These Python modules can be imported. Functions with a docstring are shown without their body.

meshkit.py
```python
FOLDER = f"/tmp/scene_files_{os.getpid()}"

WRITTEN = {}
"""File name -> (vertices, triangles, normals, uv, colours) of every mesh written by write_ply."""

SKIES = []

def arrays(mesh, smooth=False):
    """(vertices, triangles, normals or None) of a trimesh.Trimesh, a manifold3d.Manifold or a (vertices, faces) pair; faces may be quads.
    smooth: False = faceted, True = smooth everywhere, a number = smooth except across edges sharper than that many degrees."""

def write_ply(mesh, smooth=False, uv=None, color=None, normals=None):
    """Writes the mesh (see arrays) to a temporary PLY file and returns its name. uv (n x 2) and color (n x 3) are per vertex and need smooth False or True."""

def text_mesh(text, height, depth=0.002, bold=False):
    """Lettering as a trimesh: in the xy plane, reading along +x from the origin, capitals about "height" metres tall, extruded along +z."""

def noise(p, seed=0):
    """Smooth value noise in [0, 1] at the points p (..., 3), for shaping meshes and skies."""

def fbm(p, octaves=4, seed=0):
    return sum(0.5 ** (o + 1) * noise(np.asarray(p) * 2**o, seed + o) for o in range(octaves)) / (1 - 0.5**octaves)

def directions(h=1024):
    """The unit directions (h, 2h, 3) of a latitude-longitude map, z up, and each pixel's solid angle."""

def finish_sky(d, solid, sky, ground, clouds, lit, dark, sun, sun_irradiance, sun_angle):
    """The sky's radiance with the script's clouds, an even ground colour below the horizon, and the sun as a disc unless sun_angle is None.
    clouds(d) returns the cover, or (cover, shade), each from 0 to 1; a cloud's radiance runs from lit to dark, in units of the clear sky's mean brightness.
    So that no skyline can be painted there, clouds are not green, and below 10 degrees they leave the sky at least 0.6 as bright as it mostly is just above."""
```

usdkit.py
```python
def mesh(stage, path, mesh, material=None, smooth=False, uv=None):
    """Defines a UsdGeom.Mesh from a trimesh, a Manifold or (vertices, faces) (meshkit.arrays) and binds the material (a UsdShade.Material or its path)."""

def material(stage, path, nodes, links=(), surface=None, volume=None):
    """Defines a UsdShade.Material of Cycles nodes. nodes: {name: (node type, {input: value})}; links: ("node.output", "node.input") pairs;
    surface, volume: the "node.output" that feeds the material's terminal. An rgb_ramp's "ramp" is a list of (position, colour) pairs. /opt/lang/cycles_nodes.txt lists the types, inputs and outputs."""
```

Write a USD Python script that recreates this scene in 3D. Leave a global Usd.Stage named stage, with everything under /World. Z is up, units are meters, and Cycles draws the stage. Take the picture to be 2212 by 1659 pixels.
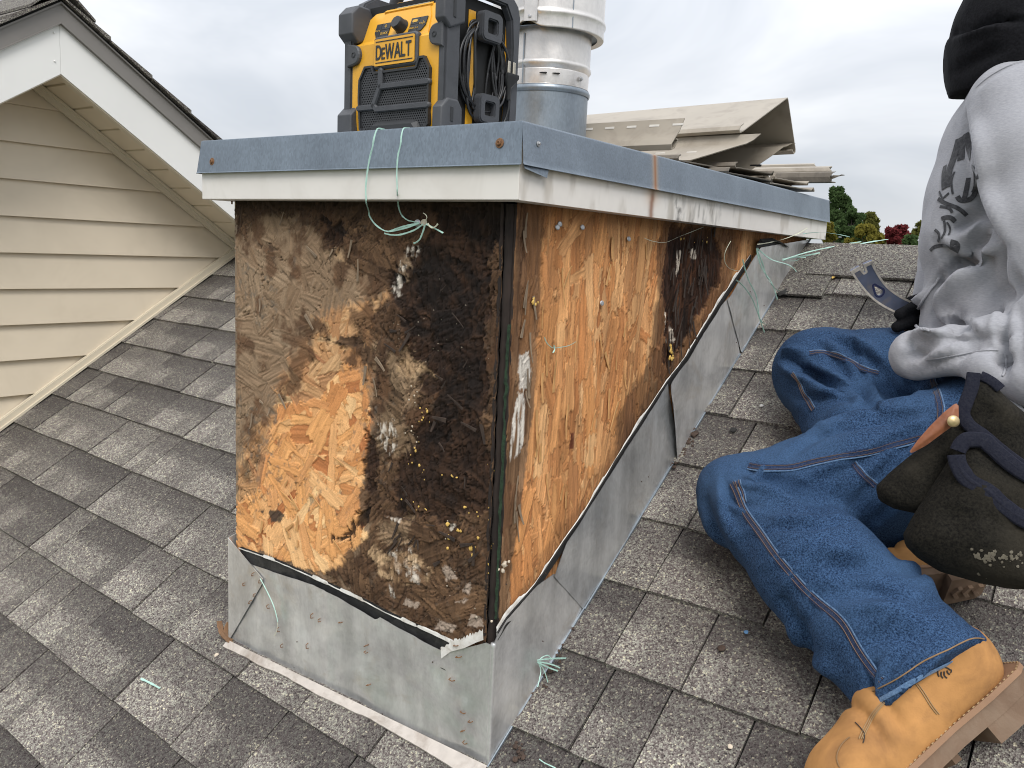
import math, random
import numpy as np, trimesh, usdkit, meshkit
import manifold3d as m3
from scipy import ndimage
from scipy.spatial import cKDTree
from shapely.geometry import Polygon, box as sbox, LineString
from shapely.ops import unary_union
from PIL import Image, ImageDraw
from pxr import Usd, UsdGeom, UsdLux, UsdShade, Sdf, Gf, Vt

stage = Usd.Stage.CreateInMemory()
UsdGeom.SetStageUpAxis(stage, UsdGeom.Tokens.z); UsdGeom.SetStageMetersPerUnit(stage, 1.0)
UsdGeom.Xform.Define(stage, '/World'); UsdGeom.Scope.Define(stage, '/World/Looks')

# ---------------------------------------------------------------- camera, sky, sun, exposure
CAM = np.array([0.6881, -0.9420, 0.7494])
RIGHT = np.array([0.8080, 0.5875, 0.0448]); DOWN = np.array([0.1260, -0.0981, -0.9872]); FWD = np.array([-0.5755, 0.8033, -0.1533])
FOC, PW, PH = 1841.6, 2212.0, 1659.0            # focal length and picture size in the survey's units
cam = UsdGeom.Camera.Define(stage, '/World/camera')
cam.CreateHorizontalApertureAttr(36.0); cam.CreateFocalLengthAttr(36.0 * FOC / PW); cam.CreateClippingRangeAttr((0.02, 20000.0))
cam.CreateExposureAttr(0.62)
_m = Gf.Matrix4d(*RIGHT, 0, *(-DOWN), 0, *(-FWD), 0, *CAM, 1).GetOrthonormalized()
cam.AddTransformOp().Set(_m)

SUN_AZ, SUN_EL = math.radians(138), math.radians(50)      # direction towards the veiled sun
sundir = np.array([math.sin(SUN_AZ) * math.cos(SUN_EL), math.cos(SUN_AZ) * math.cos(SUN_EL), math.sin(SUN_EL)])
sky_mat = usdkit.material(stage, '/World/Looks/overcast_sky', {
    'tc': ('texture_coordinate', {}),
    'sky': ('sky_texture', {'sky_type': 'single_scattering', 'sun_disc': False, 'sun_elevation': SUN_EL, 'sun_rotation': SUN_AZ, 'altitude': 200.0, 'aerosol_density': 2.0}),
    'map': ('mapping', {'scale': (1.0, 1.0, 2.6)}),
    'n1': ('noise_texture', {'scale': 2.1, 'detail': 6.0, 'roughness': 0.52, 'distortion': 0.7}),
    'r1': ('rgb_ramp', {'ramp': [(0.28, (4.3, 4.6, 5.05)), (0.44, (4.95, 5.2, 5.6)), (0.56, (5.8, 5.98, 6.3)), (0.74, (7.3, 7.4, 7.5))]}),
    'sz': ('separate_xyz', {}), 'up': ('map_range', {'from_min': 0.0, 'from_max': 1.0, 'to_min': 0.74, 'to_max': 2.1, 'clamp': True}), 'ov': ('vector_math', {'math_type': 'scale'}),
    'mix': ('mix', {'fac': 0.93}), 'bg': ('background_shader', {'strength': 0.1})},
    [('tc.generated', 'map.vector'), ('map.vector', 'n1.vector'), ('n1.fac', 'r1.fac'), ('sky.color', 'mix.color1'), ('tc.generated', 'sz.vector'), ('sz.z', 'up.value'), ('r1.color', 'ov.vector1'), ('up.result', 'ov.scale'), ('ov.vector', 'mix.color2'), ('mix.color', 'bg.color')], surface='bg.background')
dome = UsdLux.DomeLight.Define(stage, '/World/sky'); UsdShade.MaterialBindingAPI.Apply(dome.GetPrim()).Bind(sky_mat)
sun = UsdLux.DistantLight.Define(stage, '/World/sun')
sun.CreateNormalizeAttr(True); sun.CreateIntensityAttr(0.4); sun.CreateAngleAttr(25.0); sun.CreateColorAttr((1.0, 0.97, 0.93))
_z = sundir; _x = np.cross([0, 0, 1], _z); _x /= np.linalg.norm(_x); _y = np.cross(_z, _x)
sun.AddTransformOp().Set(Gf.Matrix4d(*_x, 0, *_y, 0, *_z, 0, 0, 0, 20, 1))

# ---------------------------------------------------------------- survey helpers: where a sight line meets a known plane of the place
def D(v):
    v = np.atleast_2d(np.asarray(v, float)); w = (v - [PW / 2, PH / 2]) / FOC
    return w[:, :1] * RIGHT + w[:, 1:] * DOWN + FWD
def on(v, n, d):
    r, n = D(v), np.asarray(n, float); return CAM + r * ((d - CAM @ n) / (r @ n))[:, None]
def onX(v, x): return on(v, (1, 0, 0), x)
def onY(v, y): return on(v, (0, 1, 0), y)
def onZ(v, z): return on(v, (0, 0, 1), z)
SL = 0.644; HY = math.hypot(1, SL); RN = np.array([0, -SL, 1]) / HY; RU = np.array([0, 1, SL]) / HY
def onR(v, h=0.0): return on(v, RN, h)
def at(v, t): return CAM + D(v) * np.atleast_1d(np.asarray(t, float))[:, None]
def roofp(x, y, h=0.0): return np.array([x, y, SL * y]) + RN * h

# ---------------------------------------------------------------- stage helpers
_used = {}
def numbered(path):
    n = _used.get(path, 0); _used[path] = n + 1
    return path if n == 0 else f'{path}_{n:03d}'
def P_(parent): return '/World' if parent is None else (parent if isinstance(parent, str) else str(parent.GetPath()))
def tag(prim, label=None, cat=None, group=None, kind=None):
    p = prim.GetPrim() if hasattr(prim, 'GetPrim') else prim
    for k, v in (('label', label), ('category', cat), ('group', group), ('kind', kind)):
        if v: p.SetCustomDataByKey(k, v)
    return p
def obj(name, mesh, mat, parent=None, smooth=False, uv=None, col=None, label=None, cat=None, group=None, kind=None, attrs=None):
    if isinstance(mesh, (list,)): mesh = trimesh.util.concatenate(mesh)
    path = numbered(P_(parent) + '/' + name)
    m = usdkit.mesh(stage, path, mesh, MAT[mat] if isinstance(mat, str) else mat, smooth=smooth, uv=uv)
    if col is not None: UsdGeom.PrimvarsAPI(m).CreatePrimvar('col', Sdf.ValueTypeNames.Color3fArray, 'vertex').Set(Vt.Vec3fArray.FromNumpy(np.asarray(col, np.float32)))
    return tag(m.GetPrim(), label, cat, group, kind)
def thing(name, label, cat, group=None, kind=None, loc=(0, 0, 0), rz=0.0):
    x = UsdGeom.Xform.Define(stage, numbered('/World/' + name))
    if any(loc): x.AddTranslateOp().Set(Gf.Vec3d(*map(float, loc)))
    if rz: x.AddRotateZOp().Set(rz)
    return tag(x.GetPrim(), label, cat, group, kind)

# ---------------------------------------------------------------- shape helpers
def box(x0, x1, y0, y1, z0, z1):
    b = trimesh.creation.box([x1 - x0, y1 - y0, z1 - z0]); b.apply_translation([(x0 + x1) / 2, (y0 + y1) / 2, (z0 + z1) / 2]); return b
def rbox(x0, x1, y0, y1, z0, z1, r=0.003, seg=8):
    s = m3.Manifold.sphere(r, seg)
    return m2t(m3.Manifold.batch_hull([s.translate((x, y, z)) for x in (x0 + r, x1 - r) for y in (y0 + r, y1 - r) for z in (z0 + r, z1 - r)]))
def m2t(m):
    q = m.to_mesh(); return trimesh.Trimesh(q.vert_properties[:, :3], q.tri_verts, process=False)
def t2m(t):
    return m3.Manifold(m3.Mesh(np.asarray(t.vertices, np.float32), np.asarray(t.faces, np.uint32)))
def frames(p):
    p = np.asarray(p, float); t = np.gradient(p, axis=0); t /= np.maximum(np.linalg.norm(t, axis=1, keepdims=True), 1e-9)
    u = np.zeros_like(p); a = np.array([0, 0, 1.0]) if abs(t[0, 2]) < 0.9 else np.array([1.0, 0, 0])
    u[0] = np.cross(t[0], a); u[0] /= np.linalg.norm(u[0])
    for i in range(1, len(p)):
        w = u[i - 1] - t[i] * (u[i - 1] @ t[i]); u[i] = w / max(np.linalg.norm(w), 1e-9)
    return t, u, np.cross(t, u)
def tube(p, r, n=8, flat=1.0, cap=True):
    p = np.asarray(p, float); t, u, w = frames(p); r = np.broadcast_to(np.asarray(r, float), (len(p),))
    a = np.arange(n) / n * 2 * np.pi
    v = (p[:, None] + r[:, None, None] * (np.cos(a)[None, :, None] * u[:, None] + flat * np.sin(a)[None, :, None] * w[:, None])).reshape(-1, 3)
    f = []
    for i in range(len(p) - 1):
        for j in range(n):
            b, c = i * n + j, i * n + (j + 1) % n; f += [(b, c, c + n), (b, c + n, b + n)]
    if cap:
        v = np.vstack([v, p[0], p[-1]]); k = len(v)
        for j in range(n):
            f += [(k - 2, (j + 1) % n, j), (k - 1, (len(p) - 1) * n + j, (len(p) - 1) * n + (j + 1) % n)]
    return trimesh.Trimesh(v, np.array(f)[:, ::-1], process=False)
def spline(p, n=40):
    p = np.asarray(p, float); d = np.r_[0, np.cumsum(np.linalg.norm(np.diff(p, axis=0), axis=1))]
    from scipy.interpolate import CubicSpline, PchipInterpolator
    return PchipInterpolator(d, p)(np.linspace(0, d[-1], n)) if len(p) > 2 else p[0] + (p[1] - p[0]) * np.linspace(0, 1, n)[:, None]
def ribbon(p, width, nrm, thick=0.0006):
    """a flat strap along p lying on a surface with normals nrm"""
    p = np.asarray(p, float); t = np.gradient(p, axis=0); t /= np.linalg.norm(t, axis=1, keepdims=True)
    s = np.cross(nrm, t); s /= np.maximum(np.linalg.norm(s, axis=1, keepdims=True), 1e-9); w = np.broadcast_to(np.asarray(width, float), (len(p),))[:, None] / 2
    nrm = np.broadcast_to(nrm, p.shape)
    rows = np.stack([p - s * w, p - s * w * 0.8 + nrm * thick, p + s * w * 0.8 + nrm * thick, p + s * w], 1)
    n = len(p); v = rows.reshape(-1, 3); f = []
    for i in range(n - 1):
        for j in range(3):
            a = i * 4 + j; f += [(a, a + 4, a + 5), (a, a + 5, a + 1)]
    return trimesh.Trimesh(v, np.array(f)[:, ::-1], process=False)
def lathe(prof, n=48, c=(0, 0, 0)):
    """prof: (r, z) rows from bottom to top"""
    prof = np.asarray(prof, float); a = np.arange(n) / n * 2 * np.pi
    v = np.stack([prof[:, None, 0] * np.cos(a), prof[:, None, 0] * np.sin(a), np.broadcast_to(prof[:, None, 1], (len(prof), n))], -1).reshape(-1, 3) + c
    f = []
    for i in range(len(prof) - 1):
        for j in range(n):
            b, d = i * n + j, i * n + (j + 1) % n; f += [(b, d, d + n), (b, d + n, b + n)]
    return trimesh.Trimesh(v, f, process=False)
def plate(poly, depth, fn):
    """extrudes a shapely polygon (a, b) by depth and maps (a, b, t) with fn"""
    gs = getattr(poly, 'geoms', [poly]); out = []
    for g in gs:
        if g.area < 1e-9: continue
        e = trimesh.creation.extrude_polygon(g, depth, engine='earcut'); v = fn(e.vertices[:, 0], e.vertices[:, 1], e.vertices[:, 2])
        e = trimesh.Trimesh(np.stack(v, -1), e.faces, process=False)
        if e.volume < 0: e.invert()
        out.append(e)
    return trimesh.util.concatenate(out) if out else None
def grid_faces(nu, nv):
    i, j = np.meshgrid(np.arange(nu - 1), np.arange(nv - 1), indexing='ij'); a = (i * nv + j).ravel()
    return np.vstack([np.c_[a, a + nv, a + nv + 1], np.c_[a, a + nv + 1, a + 1]])
def smoothstep(a, b, x): t = np.clip((x - a) / (b - a), 0, 1); return t * t * (3 - 2 * t)
def fbm(x, y, sc, seed=0, oct=4): return meshkit.fbm(np.stack([np.asarray(x) * sc, np.asarray(y) * sc, np.zeros_like(np.asarray(x, float)) + 0.37], -1), oct, seed)
def srgb(*c):
    c = np.array(c, float) / 255.0; return tuple(np.where(c < 0.04045, c / 12.92, ((c + 0.055) / 1.055) ** 2.4))

# ---------------------------------------------------------------- materials
MAT = {}
def mat(name, col, rough=0.6, metal=0.0, var=0.15, vs=20.0, bump=0.0, bs=200.0, dist=0.002, dirt=None, dirt_amt=0.4, dirt_s=6.0, spec=0.5, rvar=0.0, sheen=0.0, stretch=(1, 1, 1), coat=0.0):
    """a surface with gentle tone variation, optional dirt patches and fine relief, all in the object's own space"""
    c = np.array(col, float)
    N = {'tc': ('texture_coordinate', {}), 'mp': ('mapping', {'scale': stretch}),
         'n': ('noise_texture', {'scale': vs, 'detail': 5.0, 'roughness': 0.6}),
         'r': ('rgb_ramp', {'ramp': [(0.3, tuple(c * (1 - var))), (0.7, tuple(np.minimum(c * (1 + var), 1)))]}),
         'p': ('principled_bsdf', {'roughness': rough, 'metallic': metal, 'specular_ior_level': spec, 'sheen_weight': sheen, 'coat_weight': coat})}
    L = [('tc.object', 'mp.vector'), ('mp.vector', 'n.vector'), ('n.fac', 'r.fac')]; last = 'r.color'
    if dirt is not None:
        N |= {'dn': ('noise_texture', {'scale': dirt_s, 'detail': 7.0, 'roughness': 0.65, 'distortion': 0.6}),
              'dr': ('map_range', {'from_min': 0.48, 'from_max': 0.72, 'to_min': 0.0, 'to_max': dirt_amt, 'clamp': True}),
              'dm': ('mix', {'color2': dirt})}
        L += [('mp.vector', 'dn.vector'), ('dn.fac', 'dr.value'), ('dr.result', 'dm.fac'), (last, 'dm.color1')]; last = 'dm.color'
    L.append((last, 'p.base_color'))
    if rvar:
        N |= {'rr': ('map_range', {'from_min': 0.3, 'from_max': 0.7, 'to_min': rough - rvar, 'to_max': rough + rvar})}
        L += [('n.fac', 'rr.value'), ('rr.result', 'p.roughness')]
    if bump:
        N |= {'bn': ('noise_texture', {'scale': bs, 'detail': 4.0}), 'b': ('bump', {'strength': bump, 'distance': dist})}
        L += [('mp.vector', 'bn.vector'), ('bn.fac', 'b.height'), ('b.normal', 'p.normal')]
    MAT[name] = usdkit.material(stage, '/World/Looks/' + name, N, L, surface='p.BSDF')
def colmat(name, rough=0.8, grain=300.0, bump=0.5, gvar=0.25, spec=0.3, stretch=(1, 1, 1)):
    """the colours come with the mesh (stains and flakes have shapes of their own); fine fibre grain is added"""
    N = {'a': ('attribute', {'attribute': 'col'}), 'tc': ('texture_coordinate', {}), 'mp': ('mapping', {'scale': stretch}), 'n': ('noise_texture', {'scale': grain, 'detail': 4.0, 'roughness': 0.65}),
         'mr': ('map_range', {'from_min': 0.25, 'from_max': 0.75, 'to_min': 1 - gvar, 'to_max': 1 + gvar}), 'mm': ('vector_math', {'math_type': 'scale'}),
         'b': ('bump', {'strength': bump, 'distance': 0.0015}), 'p': ('principled_bsdf', {'roughness': rough, 'specular_ior_level': spec})}
    L = [('tc.object', 'mp.vector'), ('mp.vector', 'n.vector'), ('n.fac', 'mr.value'), ('a.color', 'mm.vector1'), ('mr.result', 'mm.scale'), ('mm.vector', 'p.base_color'), ('n.fac', 'b.height'), ('b.normal', 'p.normal')]
    MAT[name] = usdkit.material(stage, '/World/Looks/' + name, N, L, surface='p.BSDF')
colmat('osb_board', 0.85, 500.0, 0.35, 0.2, 0.25)
mat('white_metal', (0.69, 0.655, 0.61), 0.42, var=0.03, vs=6, dirt=(0.42, 0.38, 0.32), dirt_amt=0.3, dirt_s=9)
mat('white_fascia', (0.72, 0.71, 0.68), 0.4, var=0.02, vs=4, bump=0.05, bs=60)
mat('beige_vinyl', (0.64, 0.55, 0.42), 0.45, var=0.03, vs=5, bump=0.12, bs=150, dist=0.001, dirt=(0.50, 0.42, 0.31), dirt_amt=0.4, dirt_s=4)
mat('beige_trim', (0.60, 0.53, 0.41), 0.45, var=0.03, vs=5)
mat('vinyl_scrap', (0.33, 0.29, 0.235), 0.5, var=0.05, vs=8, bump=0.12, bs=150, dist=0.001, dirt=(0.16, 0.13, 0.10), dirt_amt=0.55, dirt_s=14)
mat('slot_light', (0.58, 0.55, 0.50), 0.6)  # pale tone painted for sky light showing through the nail slots
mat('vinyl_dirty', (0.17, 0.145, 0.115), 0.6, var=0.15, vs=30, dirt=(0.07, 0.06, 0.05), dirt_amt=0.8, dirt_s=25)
mat('drip_edge', (0.19, 0.175, 0.16), 0.45, var=0.05, vs=8)
mat('black_rubber', (0.018, 0.018, 0.02), 0.55, var=0.2, vs=40)
mat('black_membrane', (0.012, 0.012, 0.012), 0.5, var=0.4, vs=60, bump=0.4, bs=120, dist=0.003, dirt=(0.08, 0.075, 0.07), dirt_amt=0.5, dirt_s=20)
mat('black_felt', (0.01, 0.009, 0.008), 0.8, var=0.4, vs=60)
mat('rusty_nail', (0.16, 0.075, 0.03), 0.7, var=0.4, vs=300)
mat('zinc_nail', (0.42, 0.42, 0.42), 0.4, metal=0.8, var=0.2, vs=200)
mat('pale_cap_nail', (0.55, 0.48, 0.36), 0.5, var=0.1, vs=200)
mat('pale_lip', (0.50, 0.45, 0.40), 0.5, metal=0.2, var=0.12, vs=40, dirt=(0.22, 0.17, 0.13), dirt_amt=0.7, dirt_s=22)
mat('torn_wrap', (0.72, 0.70, 0.66), 0.6, var=0.08, vs=60, dirt=(0.3, 0.24, 0.17), dirt_amt=0.6, dirt_s=40)
mat('moss', (0.012, 0.03, 0.012), 0.9, var=0.5, vs=150, bump=0.8, bs=400)
mat('rotten_post', (0.018, 0.011, 0.008), 0.9, var=0.6, vs=60, bump=0.7, bs=150, dist=0.004, stretch=(1, 1, 0.2))
mat('green_twine', (0.38, 0.58, 0.50), 0.5, var=0.15, vs=100)
mat('pale_twine', (0.55, 0.55, 0.42), 0.5, var=0.15, vs=100)
mat('dark_bit', (0.05, 0.03, 0.02), 0.8, var=0.4, vs=80)
mat('dead_leaf', (0.16, 0.085, 0.04), 0.8, var=0.4, vs=50)
mat('yellow_mould', (0.62, 0.40, 0.10), 0.7, var=0.25, vs=200)
mat('pale_mould', (0.52, 0.44, 0.34), 0.8, var=0.15, vs=200)
mat('blue_chip', (0.10, 0.22, 0.40), 0.6)
mat('wood_rot', (0.035, 0.022, 0.015), 0.9, var=0.5, vs=80)
mat('wood_fresh', (0.50, 0.27, 0.10), 0.75, var=0.2, vs=60)
mat('wood_grey', (0.20, 0.145, 0.095), 0.85, var=0.3, vs=60)

def metal_mat(name, col, rough, streak, spangle=0.0, stain=None, sp=260.0):
    """weathered sheet metal: cloudy oxide, drip streaks, spangle"""
    c = np.array(col)
    N = {'tc': ('texture_coordinate', {}), 'm1': ('mapping', {'scale': (14, 14, 1.6)}), 'n1': ('noise_texture', {'scale': 2.0, 'detail': 6.0, 'roughness': 0.6}),
         'n2': ('noise_texture', {'scale': 7.0, 'detail': 6.0, 'roughness': 0.65, 'distortion': 0.4}), 'v': ('voronoi_texture', {'scale': sp}),
         'n3': ('noise_texture', {'scale': 90.0, 'detail': 3.0}), 'vm': ('mapping', {'scale': (1, 1, 0.45)}),
         'r1': ('rgb_ramp', {'ramp': [(0.3, tuple(c * (1 - streak))), (0.7, tuple(c * (1 + streak * 0.7)))]}),
         'r2': ('map_range', {'from_min': 0.3, 'from_max': 0.72, 'to_min': 0.78, 'to_max': 1.22}), 's': ('vector_math', {'math_type': 'scale'}),
         'r3': ('map_range', {'from_min': 0.0, 'from_max': 1.0, 'to_min': 1 - spangle, 'to_max': 1 + spangle}), 's2': ('vector_math', {'math_type': 'scale'}), 'sv': ('separate_color', {}),
         'rr': ('map_range', {'from_min': 0.3, 'from_max': 0.7, 'to_min': rough - 0.12, 'to_max': rough + 0.14}),
         'b': ('bump', {'strength': 0.12, 'distance': 0.002}), 'p': ('principled_bsdf', {'metallic': 0.7, 'specular_ior_level': 0.4})}
    L = [('tc.object', 'm1.vector'), ('m1.vector', 'n1.vector'), ('tc.object', 'n2.vector'), ('tc.object', 'vm.vector'), ('vm.vector', 'v.vector'), ('tc.object', 'n3.vector'), ('n1.fac', 'r1.fac'), ('n2.fac', 'r2.value'), ('r1.color', 's.vector1'), ('r2.result', 's.scale'),
         ('v.color', 'sv.color'), ('sv.r', 'r3.value'), ('s.vector', 's2.vector1'), ('r3.result', 's2.scale'), ('n2.fac', 'rr.value'), ('rr.result', 'p.roughness'), ('n3.fac', 'b.height'), ('b.normal', 'p.normal')]
    last = 's2.vector'
    if stain is not None:
        N |= {'sn': ('noise_texture', {'scale': 11.0, 'detail': 8.0, 'roughness': 0.7, 'distortion': 0.8}), 'sr': ('map_range', {'from_min': 0.55, 'from_max': 0.68, 'to_min': 0.0, 'to_max': 0.55, 'clamp': True}), 'sm': ('mix', {'color2': stain})}
        L += [('m1.vector', 'sn.vector'), ('tc.object', 'sn.vector'), ('sn.fac', 'sr.value'), ('sr.result', 'sm.fac'), (last, 'sm.color1')][1:]; last = 'sm.color'
    L.append((last, 'p.base_color'))
    MAT[name] = usdkit.material(stage, '/World/Looks/' + name, N, L, surface='p.BSDF')
metal_mat('flashing_metal', (0.66, 0.655, 0.645), 0.34, 0.2, 0.04, stain=(0.50, 0.45, 0.38))
metal_mat('flashing_dark', (0.56, 0.565, 0.565), 0.34, 0.24, 0.05, stain=(0.38, 0.35, 0.32))
metal_mat('galvanised', (0.20, 0.235, 0.275), 0.52, 0.07, 0.10, sp=420.0)
metal_mat('pipe_galvanised', (0.25, 0.285, 0.32), 0.45, 0.06, 0.07, sp=350.0)
metal_mat('pipe_bright', (0.66, 0.63, 0.60), 0.35, 0.04, 0.02)

def shingle_mat(name, dark=1.0):
    tones = lambda k, g: [(0.0, (0.016 * k, 0.0135 * k, 0.0135 * k)), (0.16, (0.062 * k, 0.050 * k, 0.047 * k)), (0.42, (0.110 * k, 0.090 * k, 0.085 * k)), (0.66, (0.15 * k * g, 0.136 * k * g, 0.122 * k * g)), (0.83, (0.21 * k * g, 0.205 * k * g, 0.172 * k * g)), (0.94, (0.37 * k, 0.33 * k, 0.245 * k)), (1.0, (0.52 * k, 0.46 * k, 0.35 * k))]
    N = {'tc': ('texture_coordinate', {}), 'g': ('geometry', {}), 'oi': ('object_info', {}), 'uv': ('uvmap', {'attribute': 'st'}), 'suv': ('separate_xyz', {}),
         'v': ('voronoi_texture', {'scale': 430.0}), 'sv': ('separate_color', {}), 'v2': ('voronoi_texture', {'scale': 240.0}), 'sv2': ('separate_color', {}),
         'vx': ('math', {'math_type': 'multiply_add', 'value2': 0.72, 'value3': 0.0}), 'vy': ('math', {'math_type': 'multiply_add', 'value2': 0.28}),
         'ra': ('rgb_ramp', {'ramp': tones(0.66 * dark, 0.85)}), 'rb': ('rgb_ramp', {'ramp': [(p, tuple(np.array(c) * (0.98, 1.0, 0.97))) for p, c in tones(1.72 * dark, 1.18)]}),
         # tone of the piece: its own lot, a paler blend drop with straight sides low on it, a darker band under the course above
         'o1': ('white_noise_texture', {'dimensions': '1D'}), 'oc': ('separate_color', {}), 'o9': ('math', {'math_type': 'multiply', 'value2': 913.0}),
         'wob': ('noise_texture', {'scale': 70.0, 'detail': 3.0}), 'wv': ('math', {'math_type': 'multiply_add', 'value2': 0.30, 'value3': -0.15}), 'v0': ('math', {'math_type': 'add'}), 'u0': ('math', {'math_type': 'multiply_add', 'value2': 0.12}),
         'pu': ('math', {'math_type': 'multiply_add', 'value2': 0.55, 'value3': 0.25}), 'du': ('math', {'math_type': 'subtract'}), 'lu': ('map_range', {'range_type': 'smoothstep', 'from_min': -0.05, 'from_max': 0.05, 'to_min': 0.0, 'to_max': 1.0, 'clamp': True}),
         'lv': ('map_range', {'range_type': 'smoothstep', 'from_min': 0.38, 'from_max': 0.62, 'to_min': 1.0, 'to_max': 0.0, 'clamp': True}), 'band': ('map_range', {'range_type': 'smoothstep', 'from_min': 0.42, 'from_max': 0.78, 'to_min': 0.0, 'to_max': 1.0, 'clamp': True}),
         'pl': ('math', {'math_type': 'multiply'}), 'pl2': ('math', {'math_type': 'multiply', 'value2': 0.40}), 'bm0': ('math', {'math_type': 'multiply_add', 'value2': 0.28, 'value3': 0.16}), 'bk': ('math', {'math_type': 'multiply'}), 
         'big': ('noise_texture', {'scale': 3.0, 'detail': 4.0}), 'bm': ('map_range', {'from_min': 0.3, 'from_max': 0.7, 'to_min': -0.08, 'to_max': 0.08}),
         't1': ('math', {'math_type': 'multiply_add', 'value2': 0.46, 'value3': 0.18}), 't2': ('math', {'math_type': 'add'}), 't25': ('math', {'math_type': 'add'}), 't3': ('math', {'math_type': 'subtract', 'use_clamp': True}),
         'mx': ('mix', {}), 'b': ('bump', {'strength': 0.9, 'distance': 0.002}), 'p': ('principled_bsdf', {'roughness': 0.82, 'specular_ior_level': 0.35})}
    L = [('g.position', 'v.vector'), ('g.position', 'v2.vector'), ('g.position', 'big.vector'), ('g.position', 'wob.vector'), ('v.color', 'sv.color'), ('v2.color', 'sv2.color'), ('sv.r', 'vx.value1'), ('sv2.g', 'vy.value1'), ('vx.value', 'vy.value3'), ('vy.value', 'ra.fac'), ('vy.value', 'rb.fac'),
         ('uv.UV', 'suv.vector'), ('oi.random', 'o9.value1'), ('o9.value', 'o1.w'), ('o1.color', 'oc.color'), ('wob.fac', 'wv.value1'), ('suv.y', 'v0.value1'), ('wv.value', 'v0.value2'), ('wv.value', 'u0.value1'), ('suv.x', 'u0.value3'),
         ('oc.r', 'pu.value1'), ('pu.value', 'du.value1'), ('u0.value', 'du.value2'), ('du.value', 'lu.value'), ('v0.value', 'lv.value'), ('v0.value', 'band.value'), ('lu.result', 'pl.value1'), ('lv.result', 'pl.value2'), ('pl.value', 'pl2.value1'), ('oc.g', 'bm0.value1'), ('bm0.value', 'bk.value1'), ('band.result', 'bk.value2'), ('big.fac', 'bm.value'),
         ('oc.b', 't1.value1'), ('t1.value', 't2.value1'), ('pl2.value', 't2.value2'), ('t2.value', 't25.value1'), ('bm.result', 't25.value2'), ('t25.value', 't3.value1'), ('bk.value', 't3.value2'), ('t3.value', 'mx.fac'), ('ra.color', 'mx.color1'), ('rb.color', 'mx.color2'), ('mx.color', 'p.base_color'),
         ('v.distance', 'b.height'), ('b.normal', 'p.normal')]
    MAT[name] = usdkit.material(stage, '/World/Looks/' + name, N, L, surface='p.BSDF')
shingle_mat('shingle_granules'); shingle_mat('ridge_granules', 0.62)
mat('roof_underlay', (0.02, 0.019, 0.018), 0.9)
mat('lawn', (0.05, 0.075, 0.025), 0.9, var=0.35, vs=0.4)
# ================================================================ ground, main roof
GZ = -4.6
g = np.linspace(-1, 1, 41); gx, gy = np.meshgrid(np.sign(g) * g ** 2 * 3000, np.sign(g) * g ** 2 * 3000, indexing='ij')
gz = GZ + 1.5 * (meshkit.fbm(np.stack([gx / 60, gy / 60, gx * 0], -1), 3, 5) - 0.5) * smoothstep(15, 60, np.hypot(gx, gy))
obj('lawn', (np.stack([gx, gy, gz], -1).reshape(-1, 3), grid_faces(41, 41)), 'lawn', smooth=True, kind='structure')

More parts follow.
